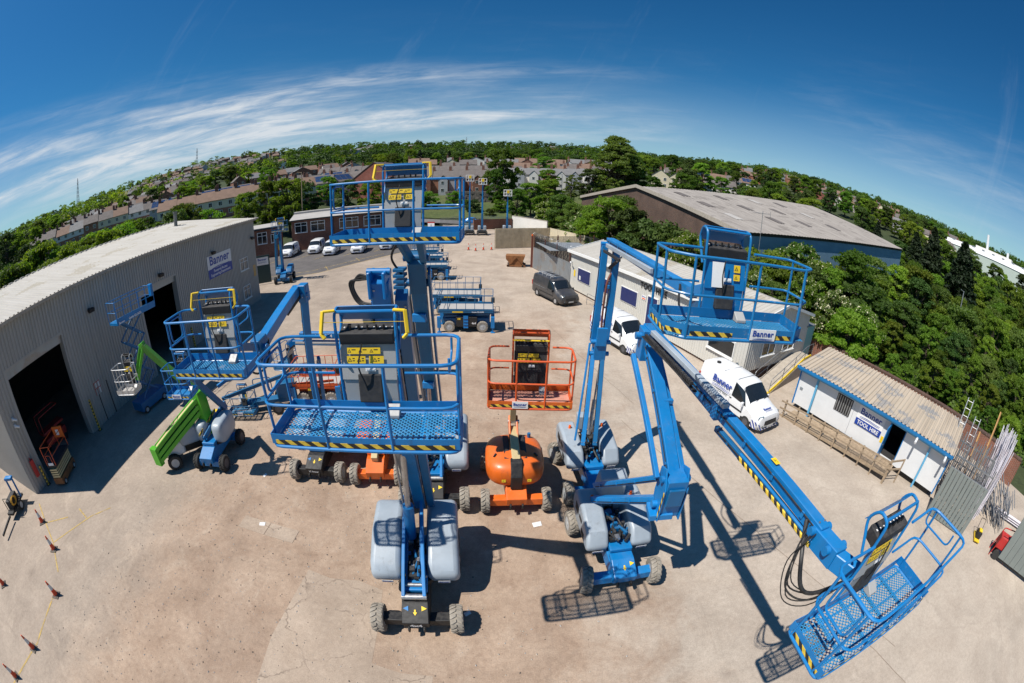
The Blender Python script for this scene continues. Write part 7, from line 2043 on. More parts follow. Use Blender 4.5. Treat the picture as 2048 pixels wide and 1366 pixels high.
    if kind == 'van' and near:
        for x in (-.35, .3):
            g_ = MB(); g_.beam((x, .99, 1.30), (x + .42, 1.06, 1.36), .02, .02); g_.build('wiper', 'black', t, 0)
        g_ = MB(); g_.bx(-.62, .62, -.028, .02, .26, .36); g_.build('lower_grille', 'black', t, 0, .02)
        for s_ in (-1, 1):
            g_ = MB(); g_.bx(s_ * .99 - .012, s_ * .99 + .012, 1.3, 3.6, .24, .34); g_.build('sill', 'black', t, 0)
            g_ = MB(); g_.bx(s_ * .998 - .008, s_ * .998 + .008, 2.5, 4.4, 1.02, 1.035); g_.build('door_rail', 'cowl_dark', t, 0)
            g_ = MB(); g_.cyl((s_ * .62, -.02, .42), (s_ * .62, .06, .42), .06, 12); g_.build('fog_lamp', 'glass_blue', t)
        g_ = MB(); g_.bx(-.02, .02, .34, .9, 1.075, 1.082, Matrix.Rotation(0, 4, 'X')); g_.build('washer', 'black', t, 0) if 0 else None
    if kind == 'van' and near and not roofbars:
        g_ = MB(); g_.cyl((-.3, 4.2, 2.0), (-.3, 4.2, 2.07), .12, 16); g_.build('roof_vent', 'black', t)
        for yy in (2.25, 3.3):
            g_ = MB(); g_.beam((-.74, yy, 2.0), (.74, yy, 2.02), .03, .012); g_.build('roof_seam', 'cowl_dark', t, 0)
    return t
def yaw_from(fr, rear):
    """front at fr; local +y points to the rear"""
    d = Vector(rear) - Vector(fr); return math.atan2(d.y, d.x) - pi / 2
V = vehicle
V('white_van', 'white company van, nearest, parked right of the long blue arm', 'van', (12.75, 15.0, 0), yaw_from((12.75, 15.0), (11.1, 19.7)), decal=True, near=True)
V('white_van', 'white company van outside the tool hire door, partly behind the tall mast', 'van', (8.35, 24.0, 0), yaw_from((8.35, 24.0), (6.3, 28.55)), decal=True, near=True)
V('grey_van', 'dark grey van with roof rack and ladder by the compound fence', 'van', (4.85, 34.25, 0), yaw_from((4.85, 34.25), (2.45, 38.8)), paint='grey_paint', near=True, alloy=True, roofbars=True)
for i, (fx, fy, lab) in enumerate(((-34.7, 56.9, 'white company van leftmost of the row before the office'), (-30.9, 59.3, 'white company van second from left before the office'), (-27.2, 57.3, 'white company van third from left, partly behind the high platform'), (-22.9, 58.1, 'white company van fourth from left, under the high platform'), (-19.2, 60.9, 'white company van rightmost of the row, only its nose showing'))):
    V('white_van', lab, 'van', (fx, fy, 0.004), yaw_from((fx, fy), (fx - 1.0, fy + 5)), decal=True, group='white vans parked before the brick office')
def on(x, y):
    return (x, y, ter(x, y) + .08)
V('blue_car', 'pale blue car parked on the slope left of the office', 'car', on(-55.5, 104), R(70), 'car', 'blue_paint')
V('black_car', 'black car parked behind the pale blue one', 'car', on(-51.5, 112), R(60), 'car', 'black_paint')
V('bright_blue_car', 'bright blue car driving along the far road', 'car', on(-7.2, 95.2), R(88), 'car', mat('bright_blue', (0.02, 0.2, 0.55), .3, .2, .05, 1, coat=.5))
V('white_car', 'white car parked behind the low brick wall', 'car', (-4.6, 89.3, 0), R(84), 'car', 'white_paint')

# ------------------------------------------------------------------ trees
def limb(b, a, c, r0, r1, n=6):
    b.cyl(a, c, r0, n, r1)
def leaf_cloud(rng, clumps, per, size, jit=.5):
    """clumps: (centre, radius); returns verts, faces of many small leaf quads, mostly on the outside of each clump"""
    C = np.array([c for c, r_ in clumps]); Rr = np.array([r_ for c, r_ in clumps])
    idx = np.repeat(np.arange(len(C)), per)
    N = len(idx)
    d = rng.normal(size=(N, 3)); d /= np.linalg.norm(d, axis=1)[:, None]
    d[:, 2] = np.where(d[:, 2] < -.3, -d[:, 2] * .6, d[:, 2])
    ax_ = rng.uniform(.65, 1.35, size=(len(C), 3)); ax_[:, 2] *= .75; d = d * ax_[idx]
    rad_ = Rr[idx] * (rng.uniform(.30, 1.0, N) ** .5) * np.where(rng.random(N) < .06, 1.35, 1.0)
    P = C[idx] + d * rad_[:, None]
    nrm = d + rng.normal(size=(N, 3)) * (jit + .2); nrm /= np.linalg.norm(nrm, axis=1)[:, None]
    t = np.cross(nrm, rng.normal(size=(N, 3))); t /= np.linalg.norm(t, axis=1)[:, None]
    u = np.cross(nrm, t)
    s_ = (size * rng.uniform(.6, 1.35, N))[:, None]
    w = t * s_ * .5; l = u * s_ * .8
    V_ = np.stack([P - l, P + w * .9, P + l, P - w * .9], 1).reshape(-1, 3)
    return V_
def leaf_mesh(name, V_, m, extra=None, m2=None, frac=0.0, rng=None):
    n = len(V_) // 4
    F = np.arange(n * 4).reshape(-1, 4)
    me = bpy.data.meshes.new(name)
    me.vertices.add(len(V_)); me.vertices.foreach_set('co', V_.ravel())
    me.loops.add(n * 4); me.loops.foreach_set('vertex_index', F.ravel())
    me.polygons.add(n); me.polygons.foreach_set('loop_start', np.arange(n) * 4); me.polygons.foreach_set('loop_total', np.full(n, 4))
    me.materials.append(M[m])
    if m2:
        me.materials.append(M[m2])
        mi = (rng.random(n) < frac).astype(np.int32); me.polygons.foreach_set('material_index', mi)
    me.update(); me.validate()
    return me
TREES = {}
def tree_proto(key, seed, h, spread, trunk, clumps_n, per, leaf, m, shape='round', m2=None, frac=0.0):
    rng = np.random.default_rng(seed)
    cl = []; b = MB()
    if shape != 'conifer':
        clumps_n = int(clumps_n * 1.7); per = int(per * 1.15); leaf *= .74
    if shape == 'conifer':
        limb(b, (0, 0, 0), (0, 0, h * .96), h * .028, .02, 7)
        for i in range(clumps_n):
            f = i / clumps_n; z = h * (.08 + .9 * f); r_ = spread * (1 - f) ** .8 + .12
            a = i * 2.4 + rng.uniform(-.4, .4); q = r_ * rng.uniform(.35, .75)
            cl.append(((q * cos(a), q * sin(a), z), max(.22, r_ * .5)))
            if i % 3 == 0:
                limb(b, (0, 0, z), (q * cos(a), q * sin(a), z - .1), .04, .015, 4)
    else:
        th = h * trunk
        top_ = (rng.uniform(-.1, .1) * h * .3, rng.uniform(-.1, .1) * h * .3, h * .8)
        limb(b, (0, 0, -.3), (top_[0] * .4, top_[1] * .4, th), h * .030, h * .022, 8)
        limb(b, (top_[0] * .4, top_[1] * .4, th), top_, h * .022, h * .006, 6)
        for i in range(clumps_n):
            a = rng.uniform(0, 2 * pi)
            if shape == 'round':
                f = rng.uniform(0, 1); z = th * .8 + (h - th * .8) * f
                prof = math.sin(min(1, max(.02, (f * .86 + .12))) * pi) ** .55
            elif shape == 'poplar':
                f = rng.uniform(0, 1); z = th + (h - th) * f; prof = (math.sin((f * .80 + .17) * pi) ** .7)
            else:       # shrub
                f = rng.uniform(0, 1) ** 1.2; z = h * (.12 + .85 * f); prof = math.sqrt(max(.03, 1 - f * f * .95))
            q = spread * prof * math.sqrt(rng.uniform(.12, 1.0))
            r_ = spread * rng.choice([.14, .2, .26, .32], p=[.3, .34, .24, .12])
            z = min(z, h - r_ * .6)
            cl.append(((q * cos(a), q * sin(a), z), r_))
            if i % 2 == 0:
                s_ = rng.uniform(.25, .8); p0 = (top_[0] * s_, top_[1] * s_, th + (h * .8 - th) * s_ * .8)
                limb(b, p0, (q * cos(a), q * sin(a), z), h * .010, h * .003, 4)
    V_ = leaf_cloud(rng, cl, per, leaf)
    me = leaf_mesh('crown', V_, m, None, m2, frac, rng)
    tm = b.mesh('trunk', 'bark')
    TREES[key] = (me, tm, h)
tree_proto('oak1', 1, 10, 3.9, .24, 46, 210, .30, 'leaf_mid')
tree_proto('oak2', 2, 10, 3.5, .22, 42, 210, .30, 'leaf_mid')
tree_proto('oak3', 3, 10, 4.2, .20, 50, 190, .30, 'leaf_olive')
tree_proto('bright1', 4, 9, 3.4, .22, 42, 210, .30, 'leaf_bright')
tree_proto('bright2', 5, 9, 3.0, .22, 38, 210, .30, 'leaf_bright')
tree_proto('dark1', 6, 10, 3.6, .18, 46, 220, .28, 'leaf_dark')
tree_proto('dark2', 7, 10, 3.2, .18, 44, 220, .28, 'leaf_dark')
tree_proto('conifer', 8, 14, 3.6, .0, 110, 110, .34, 'leaf_conifer', 'conifer')
tree_proto('poplar', 9, 20, 5.2, .08, 150, 150, .42, 'leaf_olive', 'poplar')
tree_proto('birch', 10, 10, 2.4, .3, 38, 130, .22, 'leaf_olive', 'poplar')
tree_proto('shrub1', 11, 4, 2.6, .1, 34, 260, .20, 'leaf_mid', 'shrub')
tree_proto('shrub2', 12, 4, 2.4, .1, 32, 260, .20, 'leaf_olive', 'shrub')
tree_proto('elder', 13, 5, 2.6, .14, 40, 230, .20, 'leaf_mid', 'shrub', 'blossom', .11)
tree_proto('elder2', 14, 4.5, 2.2, .14, 34, 230, .20, 'leaf_olive', 'shrub', 'blossom', .2)
tree_proto('shrub_dark', 15, 4, 2.5, .1, 34, 260, .19, 'leaf_dark', 'shrub')
tree_proto('shrub_bright', 16, 2.2, 1.9, .1, 28, 240, .15, 'leaf_bright', 'shrub')
tree_proto('lime', 17, 10, 4.4, .2, 40, 170, .34, 'leaf_lime')
TN = {'oak1': 'broadleaf_tree', 'oak2': 'broadleaf_tree', 'oak3': 'broadleaf_tree', 'bright1': 'bright_tree', 'bright2': 'bright_tree', 'dark1': 'dark_tree', 'dark2': 'dark_tree', 'conifer': 'conifer_tree', 'poplar': 'poplar_tree', 'birch': 'birch_tree', 'shrub1': 'shrub', 'shrub2': 'shrub', 'elder': 'flowering_shrub', 'elder2': 'flowering_shrub', 'shrub_dark': 'shrub', 'shrub_bright': 'shrub', 'lime': 'lime_green_tree'}
TW = {'broadleaf_tree': 'mid green broadleaf tree', 'bright_tree': 'bright green leafy tree', 'dark_tree': 'dark green dense tree', 'conifer_tree': 'dark conifer tree', 'poplar_tree': 'tall grey-green poplar', 'birch_tree': 'slim airy birch tree', 'shrub': 'dense green shrub', 'flowering_shrub': 'white-flowered elder shrub', 'lime_green_tree': 'yellow-green tree'}
trnd = random.Random(21)
OCC = []
def tree(key, x, y, h, wide=1.0, z=None, where='beyond the yard', label=None):
    me, tm, h0 = TREES[key]; s_ = h / h0; nm = TN[key]
    z = ter(x, y) if z is None else z
    t = thing(nm, label or f'{TW[nm]} {where}', 'shrub' if 'shrub' in nm else 'tree', (x, y, z - .05), trnd.uniform(0, 6.28), None if label else f'{nm.replace("_", " ")}s {where}')
    t.scale = (s_ * wide, s_ * wide, s_)
    o = bpy.data.objects.new('crown', me); COL.objects.link(o); o.parent = t
    q = bpy.data.objects.new('trunk', tm); COL.objects.link(q); q.parent = t
    OCC.append((x, y))
    return t
def pol(az, r_):
    return r_ * sin(R(az)), r_ * cos(R(az))
# big bushes against the brick shed
for key, az, r_, h, wd, lab in (('bright1', 12.6, 57, 8.6, 1.15, 'big round bright bush against the brick shed gable'), ('dark1', 15.6, 55, 7.6, 1.2, 'dark rounded bush left of centre against the shed'), ('shrub_dark', 18.6, 52, 6.6, 1.1, 'grey-green rounded bush behind the tool hire roof'), ('shrub_dark', 21.4, 50, 6.2, 1.1, 'dark bush behind the middle of the tool hire roof'), ('oak2', 10.2, 60, 7.2, 1.0, 'mid green bush at the left foot of the shed'), ('elder', 23.9, 46, 6.2, .95, 'white-flowered bush below the shed corner'), ('elder2', 9.0, 63, 6.0, .9, 'white-flowered bush behind the cream sheet fence'), ('oak3', 13.8, 66, 8.8, 1.0, 'tall olive bush behind the round bright bush')):
    x, y = pol(az, r_); tree(key, x, y, h, wd, 0, label=lab)
# scrub along the right-hand boundary
k = 0
rows = ((35.5, 2.6), (38.5, 3.0), (42, 3.6), (46, 4.6), (52, 5.4), (60, 6.4), (70, 7.4), (82, 8.2), (96, 9), (115, 10), (138, 10))
for ri, (r_, h) in enumerate(rows):
    az = 31.0 + (ri % 2) * 2.4
    if r_ > 90:
        az = 54
    while az < 82:
        rr = r_ * (1 + trnd.uniform(-.05, .05)); a2 = az + trnd.uniform(-1.2, 1.2)
        x, y = pol(a2, rr)
        # keep clear of the shed and of the yard side of the boundary wall
        lx = (Vector((x, y, 0)) - SA).dot(SN); ly = (Vector((x, y, 0)) - SA).dot(SU)
        inside = -3.2 < lx < SLn + 2 and -2.2 < ly < SW_ + 2
        wx = (x > 17.6 + (33 - y) * .47 + 1.2 and x > 22.5) or y > 36
        lowview = (lx > 0 and ly < 0 and a2 < 50)
        if not inside and wx:
            kind = trnd.choices(['shrub1', 'shrub2', 'elder', 'oak1', 'oak2', 'oak3', 'bright1', 'bright2', 'dark1'], [3, 2, 1.6 if r_ < 62 else .2, 3, 3, 3, 2.2, 2.2, 2.6])[0]
            hh = h * trnd.uniform(.75, 1.15)
            if lowview and r_ > 40:
                hh = trnd.uniform(6.0, 8.6)
            if kind.startswith('shrub') or kind == 'elder':
                hh *= .85
            tree(kind, x, y, hh, trnd.uniform(1.0, 1.25), None, 'in the scrub on the right')
            k += 1
        az += math.degrees(2.9 / r_) * (1.0 + .08 * ri)
for key, az, r_, h, wd, lab in (('conifer', 62.6, 92, 17, 1.5, 'broadest dark conifer on the right skyline'), ('conifer', 57.8, 100, 18, 1.2, 'dark conifer left of the broadest one'), ('conifer', 55.2, 112, 16, 1.2, 'leftmost dark conifer on the right'), ('elder', 49.5, 37.5, 4.6, 1.0, 'white-flowered shrub behind the cabin roof'), ('elder2', 45.2, 38.5, 5.0, 1.0, 'pale-flowered shrub at the brick wall end'), ('elder', 41.0, 40.5, 5.2, 1.0, 'white-flowered shrub behind the ramp cabinet'), ('shrub_bright', 48.2, 34.4, 3.0, 1.15, 'vivid green climber on top of the brick wall'), ('elder2', 34.0, 41, 4.4, 1.0, 'creamy-flowered shrub under the blue shed wall'), ('bright1', 56.5, 66, 8.6, 1.1, 'vivid green tree in front of the conifers'), ('bright2', 53.0, 62, 7.8, 1.2, 'vivid green tree right of the blue shed wall')):
    x, y = pol(az, r_); tree(key, x, y, h, wd, 1.4 if key == 'shrub_bright' else None, label=lab)
# centre: trees on the bank and by the entrance
for key, az, r_, h, wd, lab in (('poplar', 13.2, 128, 20.5, 1.25, 'tallest poplar on the skyline right of centre'), ('poplar', 15.4, 132, 15, 1.1, 'lower poplar right of the tallest'), ('dark2', 9.6, 122, 10.5, 1.05, 'dark egg-shaped yew left of the poplar'), ('birch', 7.3, 118, 9, 1.0, 'slim birch left of the dark yew'), ('oak1', -2.0, 128, 15.5, .9, 'tall dark tree rising above the terrace'), ('oak2', -2.6, 112, 11, .7, 'tree in front of the tall dark one'), ('bright1', 2.0, 104, 8.5, 1.0, 'bright tree on the bank right of the third mast lift'), ('oak1', 4.4, 108, 9, 1.0, 'round tree on the bank below the white terrace'), ('oak2', .2, 100, 7.6, 1.0, 'tree behind the third mast lift'), ('elder', 4.0, 86, 6.0, 1.0, 'flowering bush over the white wall'), ('oak3', 6.2, 84, 7.6, 1.1, 'olive tree over the end of the white wall'), ('oak3', 7.8, 76, 6.6, 1.0, 'olive bush above the cream fence'), ('elder2', 9.0, 82, 6.0, 1.0, 'cream-flowered bush behind the cream fence'), ('shrub1', -11.5, 116, 4.6, 1.0, 'small bush left on the grass bank'), ('shrub1', -8.2, 120, 4.0, 1.0, 'small bush at the top of the grass bank'), ('oak1', 18.0, 128, 9.5, 1.0, 'dark tree right of the poplars'), ('dark1', 22.6, 150, 8.5, 1.0, 'dark round tree by the red brick house'), ('oak2', 26.5, 125, 7.0, 1.2, 'tree line behind the shed ridge, left'), ('oak3', 29.5, 120, 7.0, 1.2, 'tree line behind the shed ridge, middle'), ('bright2', 33.5, 118, 9.0, 1.3, 'bright tree behind the shed ridge, right'), ('oak1', 37.0, 112, 11.0, 1.4, 'large tree behind the shed roof'), ('oak2', 40.5, 112, 11.0, 1.4, 'second large tree behind the shed roof'), ('bright1', 43.8, 112, 10.0, 1.4, 'large bright tree at the far end of the shed roof'), ('oak3', 47.0, 112, 9.0, 1.3, 'olive tree past the shed roof end')):
    x, y = pol(az, r_); tree(key, x, y, h, wd, label=lab)
for key, az, r_, h, wd, lab in (('oak2', -33.2, 92, 11.5, .95, 'round tree left above the office roof'), ('oak1', -30.4, 90, 11.8, .95, 'round tree right above the office roof'), ('shrub_dark', -29.0, 108, 9, 1.2, 'dark ivy bush behind the round trees'), ('dark1', -22.4, 104, 9.5, 1.0, 'dense tree left behind the high platform'), ('oak2', -19.2, 100, 9.5, 1.0, 'dense tree behind the high platform console'), ('oak1', -25.0, 122, 8, 1.0, 'tree beside the cream house'), ('shrub1', -16.6, 108, 5.2, 1.2, 'bush at the left end of the bank'), ('bright1', -36.4, 100, 9.0, 1.0, 'bright tree behind the workshop far gable'), ('shrub1', -41.5, 96, 7.0, 1.1, 'rounded bush in front of the long terrace')):
    x, y = pol(az, r_); tree(key, x, y, h, wd, label=lab)
for i in range(16):
    az = trnd.uniform(-15, 10); r_ = trnd.uniform(104, 134); x, y = pol(az, r_)
    tree(trnd.choice(['shrub1', 'shrub2', 'shrub_dark', 'elder']), x, y, trnd.uniform(1.6, 3.4), trnd.uniform(.9, 1.3), None, 'scattered on the grass bank')
for i in range(34):
    az = -45 - i * 1.05 + trnd.uniform(-.5, .5); r_ = trnd.choice((62, 70, 78, 86)) * trnd.uniform(.95, 1.05)
    x, y = pol(az, r_)
    tree(trnd.choice(['bright1', 'bright2', 'bright1', 'oak1', 'oak2', 'oak3', 'birch', 'dark2']), x, y, trnd.uniform(8.2, 10.5) * (1.0 if az > -66 else 1.12), trnd.uniform(.85, 1.1), None, 'behind the workshop roof')

ug = []
for i in range(900):
    r_ = trnd.uniform(36, 105); a_ = trnd.uniform(31, 84); x, y = pol(a_, r_)
    lx = (Vector((x, y, 0)) - SA).dot(SN); ly = (Vector((x, y, 0)) - SA).dot(SU)
    if (-1.0 < lx < SLn + 1 and -.8 < ly < SW_ + 1) or not ((x > 17.6 + (33 - y) * .47 + 1.2 and x > 22.5) or y > 36):
        continue
    ug.append(((x, y, ter(x, y) + .25), trnd.uniform(.6, 1.3)))
me = leaf_mesh('undergrowth', leaf_cloud(np.random.default_rng(2), ug, 90, .24), 'leaf_olive', None, 'leaf_mid', .5, np.random.default_rng(3))
o = bpy.data.objects.new('undergrowth', me); COL.objects.link(o); tag(o, 'low brambles and undergrowth under the scrub', 'undergrowth', kind='stuff')
# ------------------------------------------------------------------ houses
HC = {}
def house(label, x, y, yaw, w=6, d=8, he=5.2, hr=2.4, wall='brick_orange', roof='slate', ridge='x', wins=2, chim=1, solar=False, lower=None, ext=None, name='house', group='houses on the hillside', z=None, fr='frame_white', cat='house', detail=True):
    """ridge 'x': eaves face the front (-y); ridge 'y': gable faces the front"""
    z = (ter(x, y) if z is None else z) - .3
    t = thing(name, label, cat, (x, y, z), yaw, group)
    key = (round(w, 1), round(d, 1), he, hr, wall, roof, ridge, lower)
    if key not in HC:
        b = MB(); hw, hd = w / 2, d / 2
        if ridge == 'x':
            b.prism([(-hd, -1.5), (hd, -1.5), (hd, he), (0, he + hr), (-hd, he)], 'x', -hw, hw)
        else:
            b.prism([(-hw, -1.5), (hw, -1.5), (hw, he), (0, he + hr), (-hw, he)], 'y', -hd, hd)
        wm = b.mesh('wall', wall)
        b = MB(); e = .25; th = .12
        if ridge == 'x':
            k_ = hr / hd
            for s_ in (-1, 1):
                b.add([(-hw - .05, s_ * (hd + e), he - e * k_), (hw + .05, s_ * (hd + e), he - e * k_), (hw + .05, 0, he + hr), (-hw - .05, 0, he + hr), (-hw - .05, s_ * (hd + e), he - e * k_ + th), (hw + .05, s_ * (hd + e), he - e * k_ + th), (hw + .05, 0, he + hr + th), (-hw - .05, 0, he + hr + th)], [(0, 1, 2, 3), (4, 5, 6, 7), (0, 4, 5, 1), (0, 3, 7, 4), (1, 2, 6, 5)])
        else:
            k_ = hr / hw
            for s_ in (-1, 1):
                b.add([(s_ * (hw + e), -hd - .15, he - e * k_), (s_ * (hw + e), hd + .05, he - e * k_), (0, hd + .05, he + hr), (0, -hd - .15, he + hr), (s_ * (hw + e), -hd - .15, he - e * k_ + th), (s_ * (hw + e), hd + .05, he - e * k_ + th), (0, hd + .05, he + hr + th), (0, -hd - .15, he + hr + th)], [(0, 1, 2, 3), (4, 5, 6, 7), (0, 4, 5, 1), (0, 3, 7, 4), (1, 2, 6, 5)])
        HC[key] = (wm, b.mesh('roof', roof))
    link('wall', HC[key][0], t, 0); rf = link('roof', HC[key][1], t, 0)
    hw, hd = w / 2, d / 2
    if detail:
        kk = ('win', fr)
        if kk not in HC:
            b = MB(); b.m(0); b.bx(-.6, .6, -.06, .02, -.65, .65); b.m(1); b.bx(-.5, -.04, -.075, -.05, -.55, .55); b.bx(.04, .5, -.075, -.05, -.55, .55); HC[kk] = b.mesh('window', [fr, 'glass_dark'])
        for zz_ in (1.5, 4.0):
            for i in range(wins):
                o = link('window', HC[kk], t, 0); o.location = (-hw + w * (i + .5) / wins, -hd, zz_)
        if chim:
            if 'ch' not in HC:
                b = MB(); b.bx(-.45, .45, -.4, .4, -1.0, 1.3); b.m(1); b.cyl((-.2, 0, 1.3), (-.2, 0, 1.7), .12, 8); b.cyl((.2, 0, 1.3), (.2, 0, 1.7), .12, 8); HC['ch'] = b.mesh('chimney', ['brick_red', 'tile_brown'])
            o = link('chimney', HC['ch'], rf, 0); o.location = (-hw + .3, 0, he + hr) if ridge == 'x' else (0, hd * .4, he + hr)
        if lower:
            b = MB(); b.bx(-hw - .02, hw + .02, -hd - .03, -hd, -1.5, 2.7); b.build('lower_wall', lower, t, 0)
        if solar and ridge == 'x':
            k_ = hr / hd
            for i in range(2):
                for j in range(3):
                    b = MB(); x0 = -hw * .8 + j * w * .27; f0 = .18 + i * .36; f1 = f0 + .33
                    P = lambda xx, f: (xx, -hd * (1 - f), he + hr * f + .17)
                    b.add([P(x0, f0), P(x0 + w * .255, f0), P(x0 + w * .255, f1), P(x0, f1)], [(0, 1, 2, 3)]); b.build('solar_panel', 'solar', rf, 0)
    if ext:
        ew, ed, eh, er, em = ext
        b = MB(); b.prism([(-ew / 2, -1.5), (ew / 2, -1.5), (ew / 2, eh), (0, eh + er), (-ew / 2, eh)], 'y', -hd - ed, -hd + .1); o = b.build('outrigger', em, t, 0); o.location.x = w * .2
        b = MB()
        for s_ in (-1, 1):
            b.add([(s_ * (ew / 2 + .2), -hd - ed - .1, eh - .15), (s_ * (ew / 2 + .2), -hd + 1.8, eh - .15), (0, -hd + 1.8, eh + er + .06), (0, -hd - ed - .1, eh + er + .06)], [(0, 1, 2, 3)])
            b.add([(s_ * (ew / 2 + .2), -hd - ed - .1, eh - .05), (s_ * (ew / 2 + .2), -hd + 1.8, eh - .05), (0, -hd + 1.8, eh + er + .18), (0, -hd - ed - .1, eh + er + .18)], [(0, 1, 2, 3)])
        b.build('roof', roof, o, 0)
        for zz_, s_ in ((1.4, .8), (3.9, .7)):
            q = link('window', HC[('win', fr)], o, 0); q.location = (-.2, -hd - ed, zz_); q.scale = (s_, 1, s_)
    return t
def terrace(base, n, step, start, direction, **kw):
    labs = kw.pop('labs')
    d = Vector(direction).normalized(); start = (start[0], start[1], 0)
    for i in range(n):
        p = Vector(start) + d * (step * i)
        k2 = {a: (v[i % len(v)] if isinstance(v, list) else v) for a, v in kw.items()}
        lab = labs[i] if i < len(labs) else f'{base}'
        house(lab, p.x, p.y, math.atan2(d.y, d.x), w=step - .02, **k2)
ORD = ['leftmost', 'second from left', 'third from left', 'fourth from left', 'fifth from left', 'sixth from left', 'seventh from left', 'eighth from left', 'ninth from left', 'tenth from left', 'eleventh from left', 'twelfth from left', 'thirteenth from left']
def lab_row(n, desc):
    return [f'{ORD[i]} {desc}' if i < n - 1 else f'rightmost {desc}' for i in range(n)]
# brick terrace above the bank, with rear outriggers facing us
terrace('', 6, 5.6, pol(-14.2, 150), (1, .10, 0), labs=lab_row(6, 'brick terrace house above the grass bank'), d=8, he=5.4, hr=2.6, wall=['brick_orange', 'brick_red', 'brick_orange', 'render_grey', 'brick_orange', 'brick_red'], roof='slate', wins=1, group='brick terrace above the bank', ext=[(3.0, 3.6, 4.6, 1.3, 'brick_orange'), (3.0, 3.6, 4.6, 1.3, 'brick_red'), (3.0, 3.6, 4.8, 1.3, 'render_grey')])
# white and grey rendered terrace to the right
terrace('', 10, 4.9, pol(-1.6, 162), (1, -.02, 0), labs=lab_row(10, 'house of the pale rendered terrace'), d=8, he=5.2, hr=2.5, wall=['render_grey', 'brick_red', 'render_white'], roof='slate_grey', wins=1, group='pale rendered terrace right of centre', ext=[(3.2, 4.0, 5.0, 1.5, 'render_white'), (3.2, 4.0, 4.9, 1.5, 'render_grey'), (3.2, 4.0, 5.0, 1.5, 'render_white'), (3.2, 4.0, 4.8, 1.5, 'brick_orange')])
terrace('', 9, 5.2, pol(2.6, 186), (1, -.05, 0), labs=lab_row(9, 'brown-roofed house behind the pale terrace'), d=8, he=5.2, hr=2.6, wall='brick_red', roof=['tile_brown', 'slate'], wins=2, group='brown roofs behind the pale terrace')
terrace('', 9, 5.6, pol(-14.5, 182), (1, .02, 0), labs=lab_row(9, 'slate-roofed house behind the brick terrace'), d=8, he=5.2, hr=2.6, wall=['brick_red', 'render_grey'], roof='slate', wins=2, group='slate roofs behind the brick terrace')
x, y = pol(-17.6, 138)
house('big red brick hall with blind gable above the platform', x, y, R(-4), 15, 16, 6.4, 5.0, 'brick_hall', 'slate', 'y', 0, 0, group=None, name='brick_hall', cat='building')
# cream and white houses left of it
for az, r_, yw, lab, wl, kw in ((-26.1, 142, 14, 'cream and brick house with solar panels beside the road', 'render_cream', dict(w=9.5, solar=True, lower='brick_orange')), (-23.4, 147, 58, 'white house end-on with solar panels', 'render_white', dict(w=8, solar=True)), (-21.0, 160, 8, 'white house behind the platform rail', 'render_white', dict(w=9)), (-24.2, 172, 10, 'grey-roofed house with solar panels behind the cream one', 'render_grey', dict(w=9, solar=True)), (-28.6, 168, 50, 'brick gabled house left of the solar roofs', 'brick_red', dict(w=8)), (-30.6, 166, 50, 'brick gabled house second from the left, above the solar roofs', 'brick_red', dict(w=8)), (-29.6, 132, 12, 'low roof with solar panels behind the ivy bush', 'render_grey', dict(w=9, solar=True, he=4.2))):
    x, y = pol(az, r_); house(lab, x, y, R(yw), d=8, he=kw.pop('he', 5.0), hr=2.6, wall=wl, roof='slate', wins=2, group=None, **kw)
terrace('', 7, 5.2, pol(-25.4, 205), (1, .16, 0), labs=lab_row(7, 'pale gabled house in the row left of the hall'), d=8, he=5.4, hr=2.6, wall=['render_white', 'render_grey', 'brick_red'], roof='slate', wins=1, group='pale gabled row left of the hall', ext=[(3.0, 3.0, 4.8, 1.4, 'render_white'), (3.0, 3.0, 4.8, 1.4, 'render_grey')])
# long brown-roofed terrace left
terrace('', 8, 6.2, pol(-47.2, 132), (.80, .60, 0), labs=lab_row(8, 'house of the long brown-roofed terrace'), d=8, he=5.2, hr=2.6, wall='render_cream', roof='tile_brown', wins=2, lower='brick_orange', group='long brown-roofed terrace')
terrace('', 10, 6.4, pol(-48.5, 156), (.80, .60, 0), labs=lab_row(10, 'solar-roofed house behind the long terrace'), d=8, he=4.6, hr=2.7, wall='render_grey', roof='slate', wins=2, solar=True, group='solar roofs behind the long terrace')
terrace('', 9, 6.4, pol(-67, 172), (.63, .78, 0), labs=lab_row(9, 'brick and cream house of the left-hand terrace'), d=8, he=[5.2, 5.2, 4.7, 4.7, 5.4], hr=2.6, wall=['render_cream', 'render_cream', 'render_white', 'render_white', 'brick_orange'], roof=['slate', 'slate', 'tile_brown', 'slate_grey'], wins=2, lower='brick_orange', group='left-hand brick and cream terrace')
terrace('', 8, 6.6, pol(-66, 186), (.66, .75, 0), labs=lab_row(8, 'grey-roofed house above the left-hand terrace'), d=8, he=5.0, hr=2.6, wall=['brick_red', 'render_white'], roof='slate', wins=2, group='grey roofs above the left-hand terrace')
# right: white and red houses beyond the shed
terrace('', 5, 7.0, pol(19.0, 176), (.95, -.30, 0), labs=['white rendered house, first right of the poplars', 'white house with cream gable beside it', 'red brick house with bay windows beyond the shed', 'brown-roofed house right of the red one', 'pale house at the end beyond the shed'], d=8, he=5.2, hr=2.5, wall=['render_cream', 'render_cream', 'brick_hall', 'render_white', 'render_white'], roof=['slate', 'slate', 'tile_brown'], wins=2, group='houses beyond the shed ridge', ridge=['y', 'y', 'x', 'x', 'x'])
terrace('', 6, 7.5, pol(20.5, 205), (.95, -.25, 0), labs=lab_row(6, 'brown-roofed house above the white ones'), d=8, he=5.0, hr=2.5, wall='render_white', roof=['slate', 'tile_brown'], wins=2, group='roofs above the white houses', solar=[False, False, True])
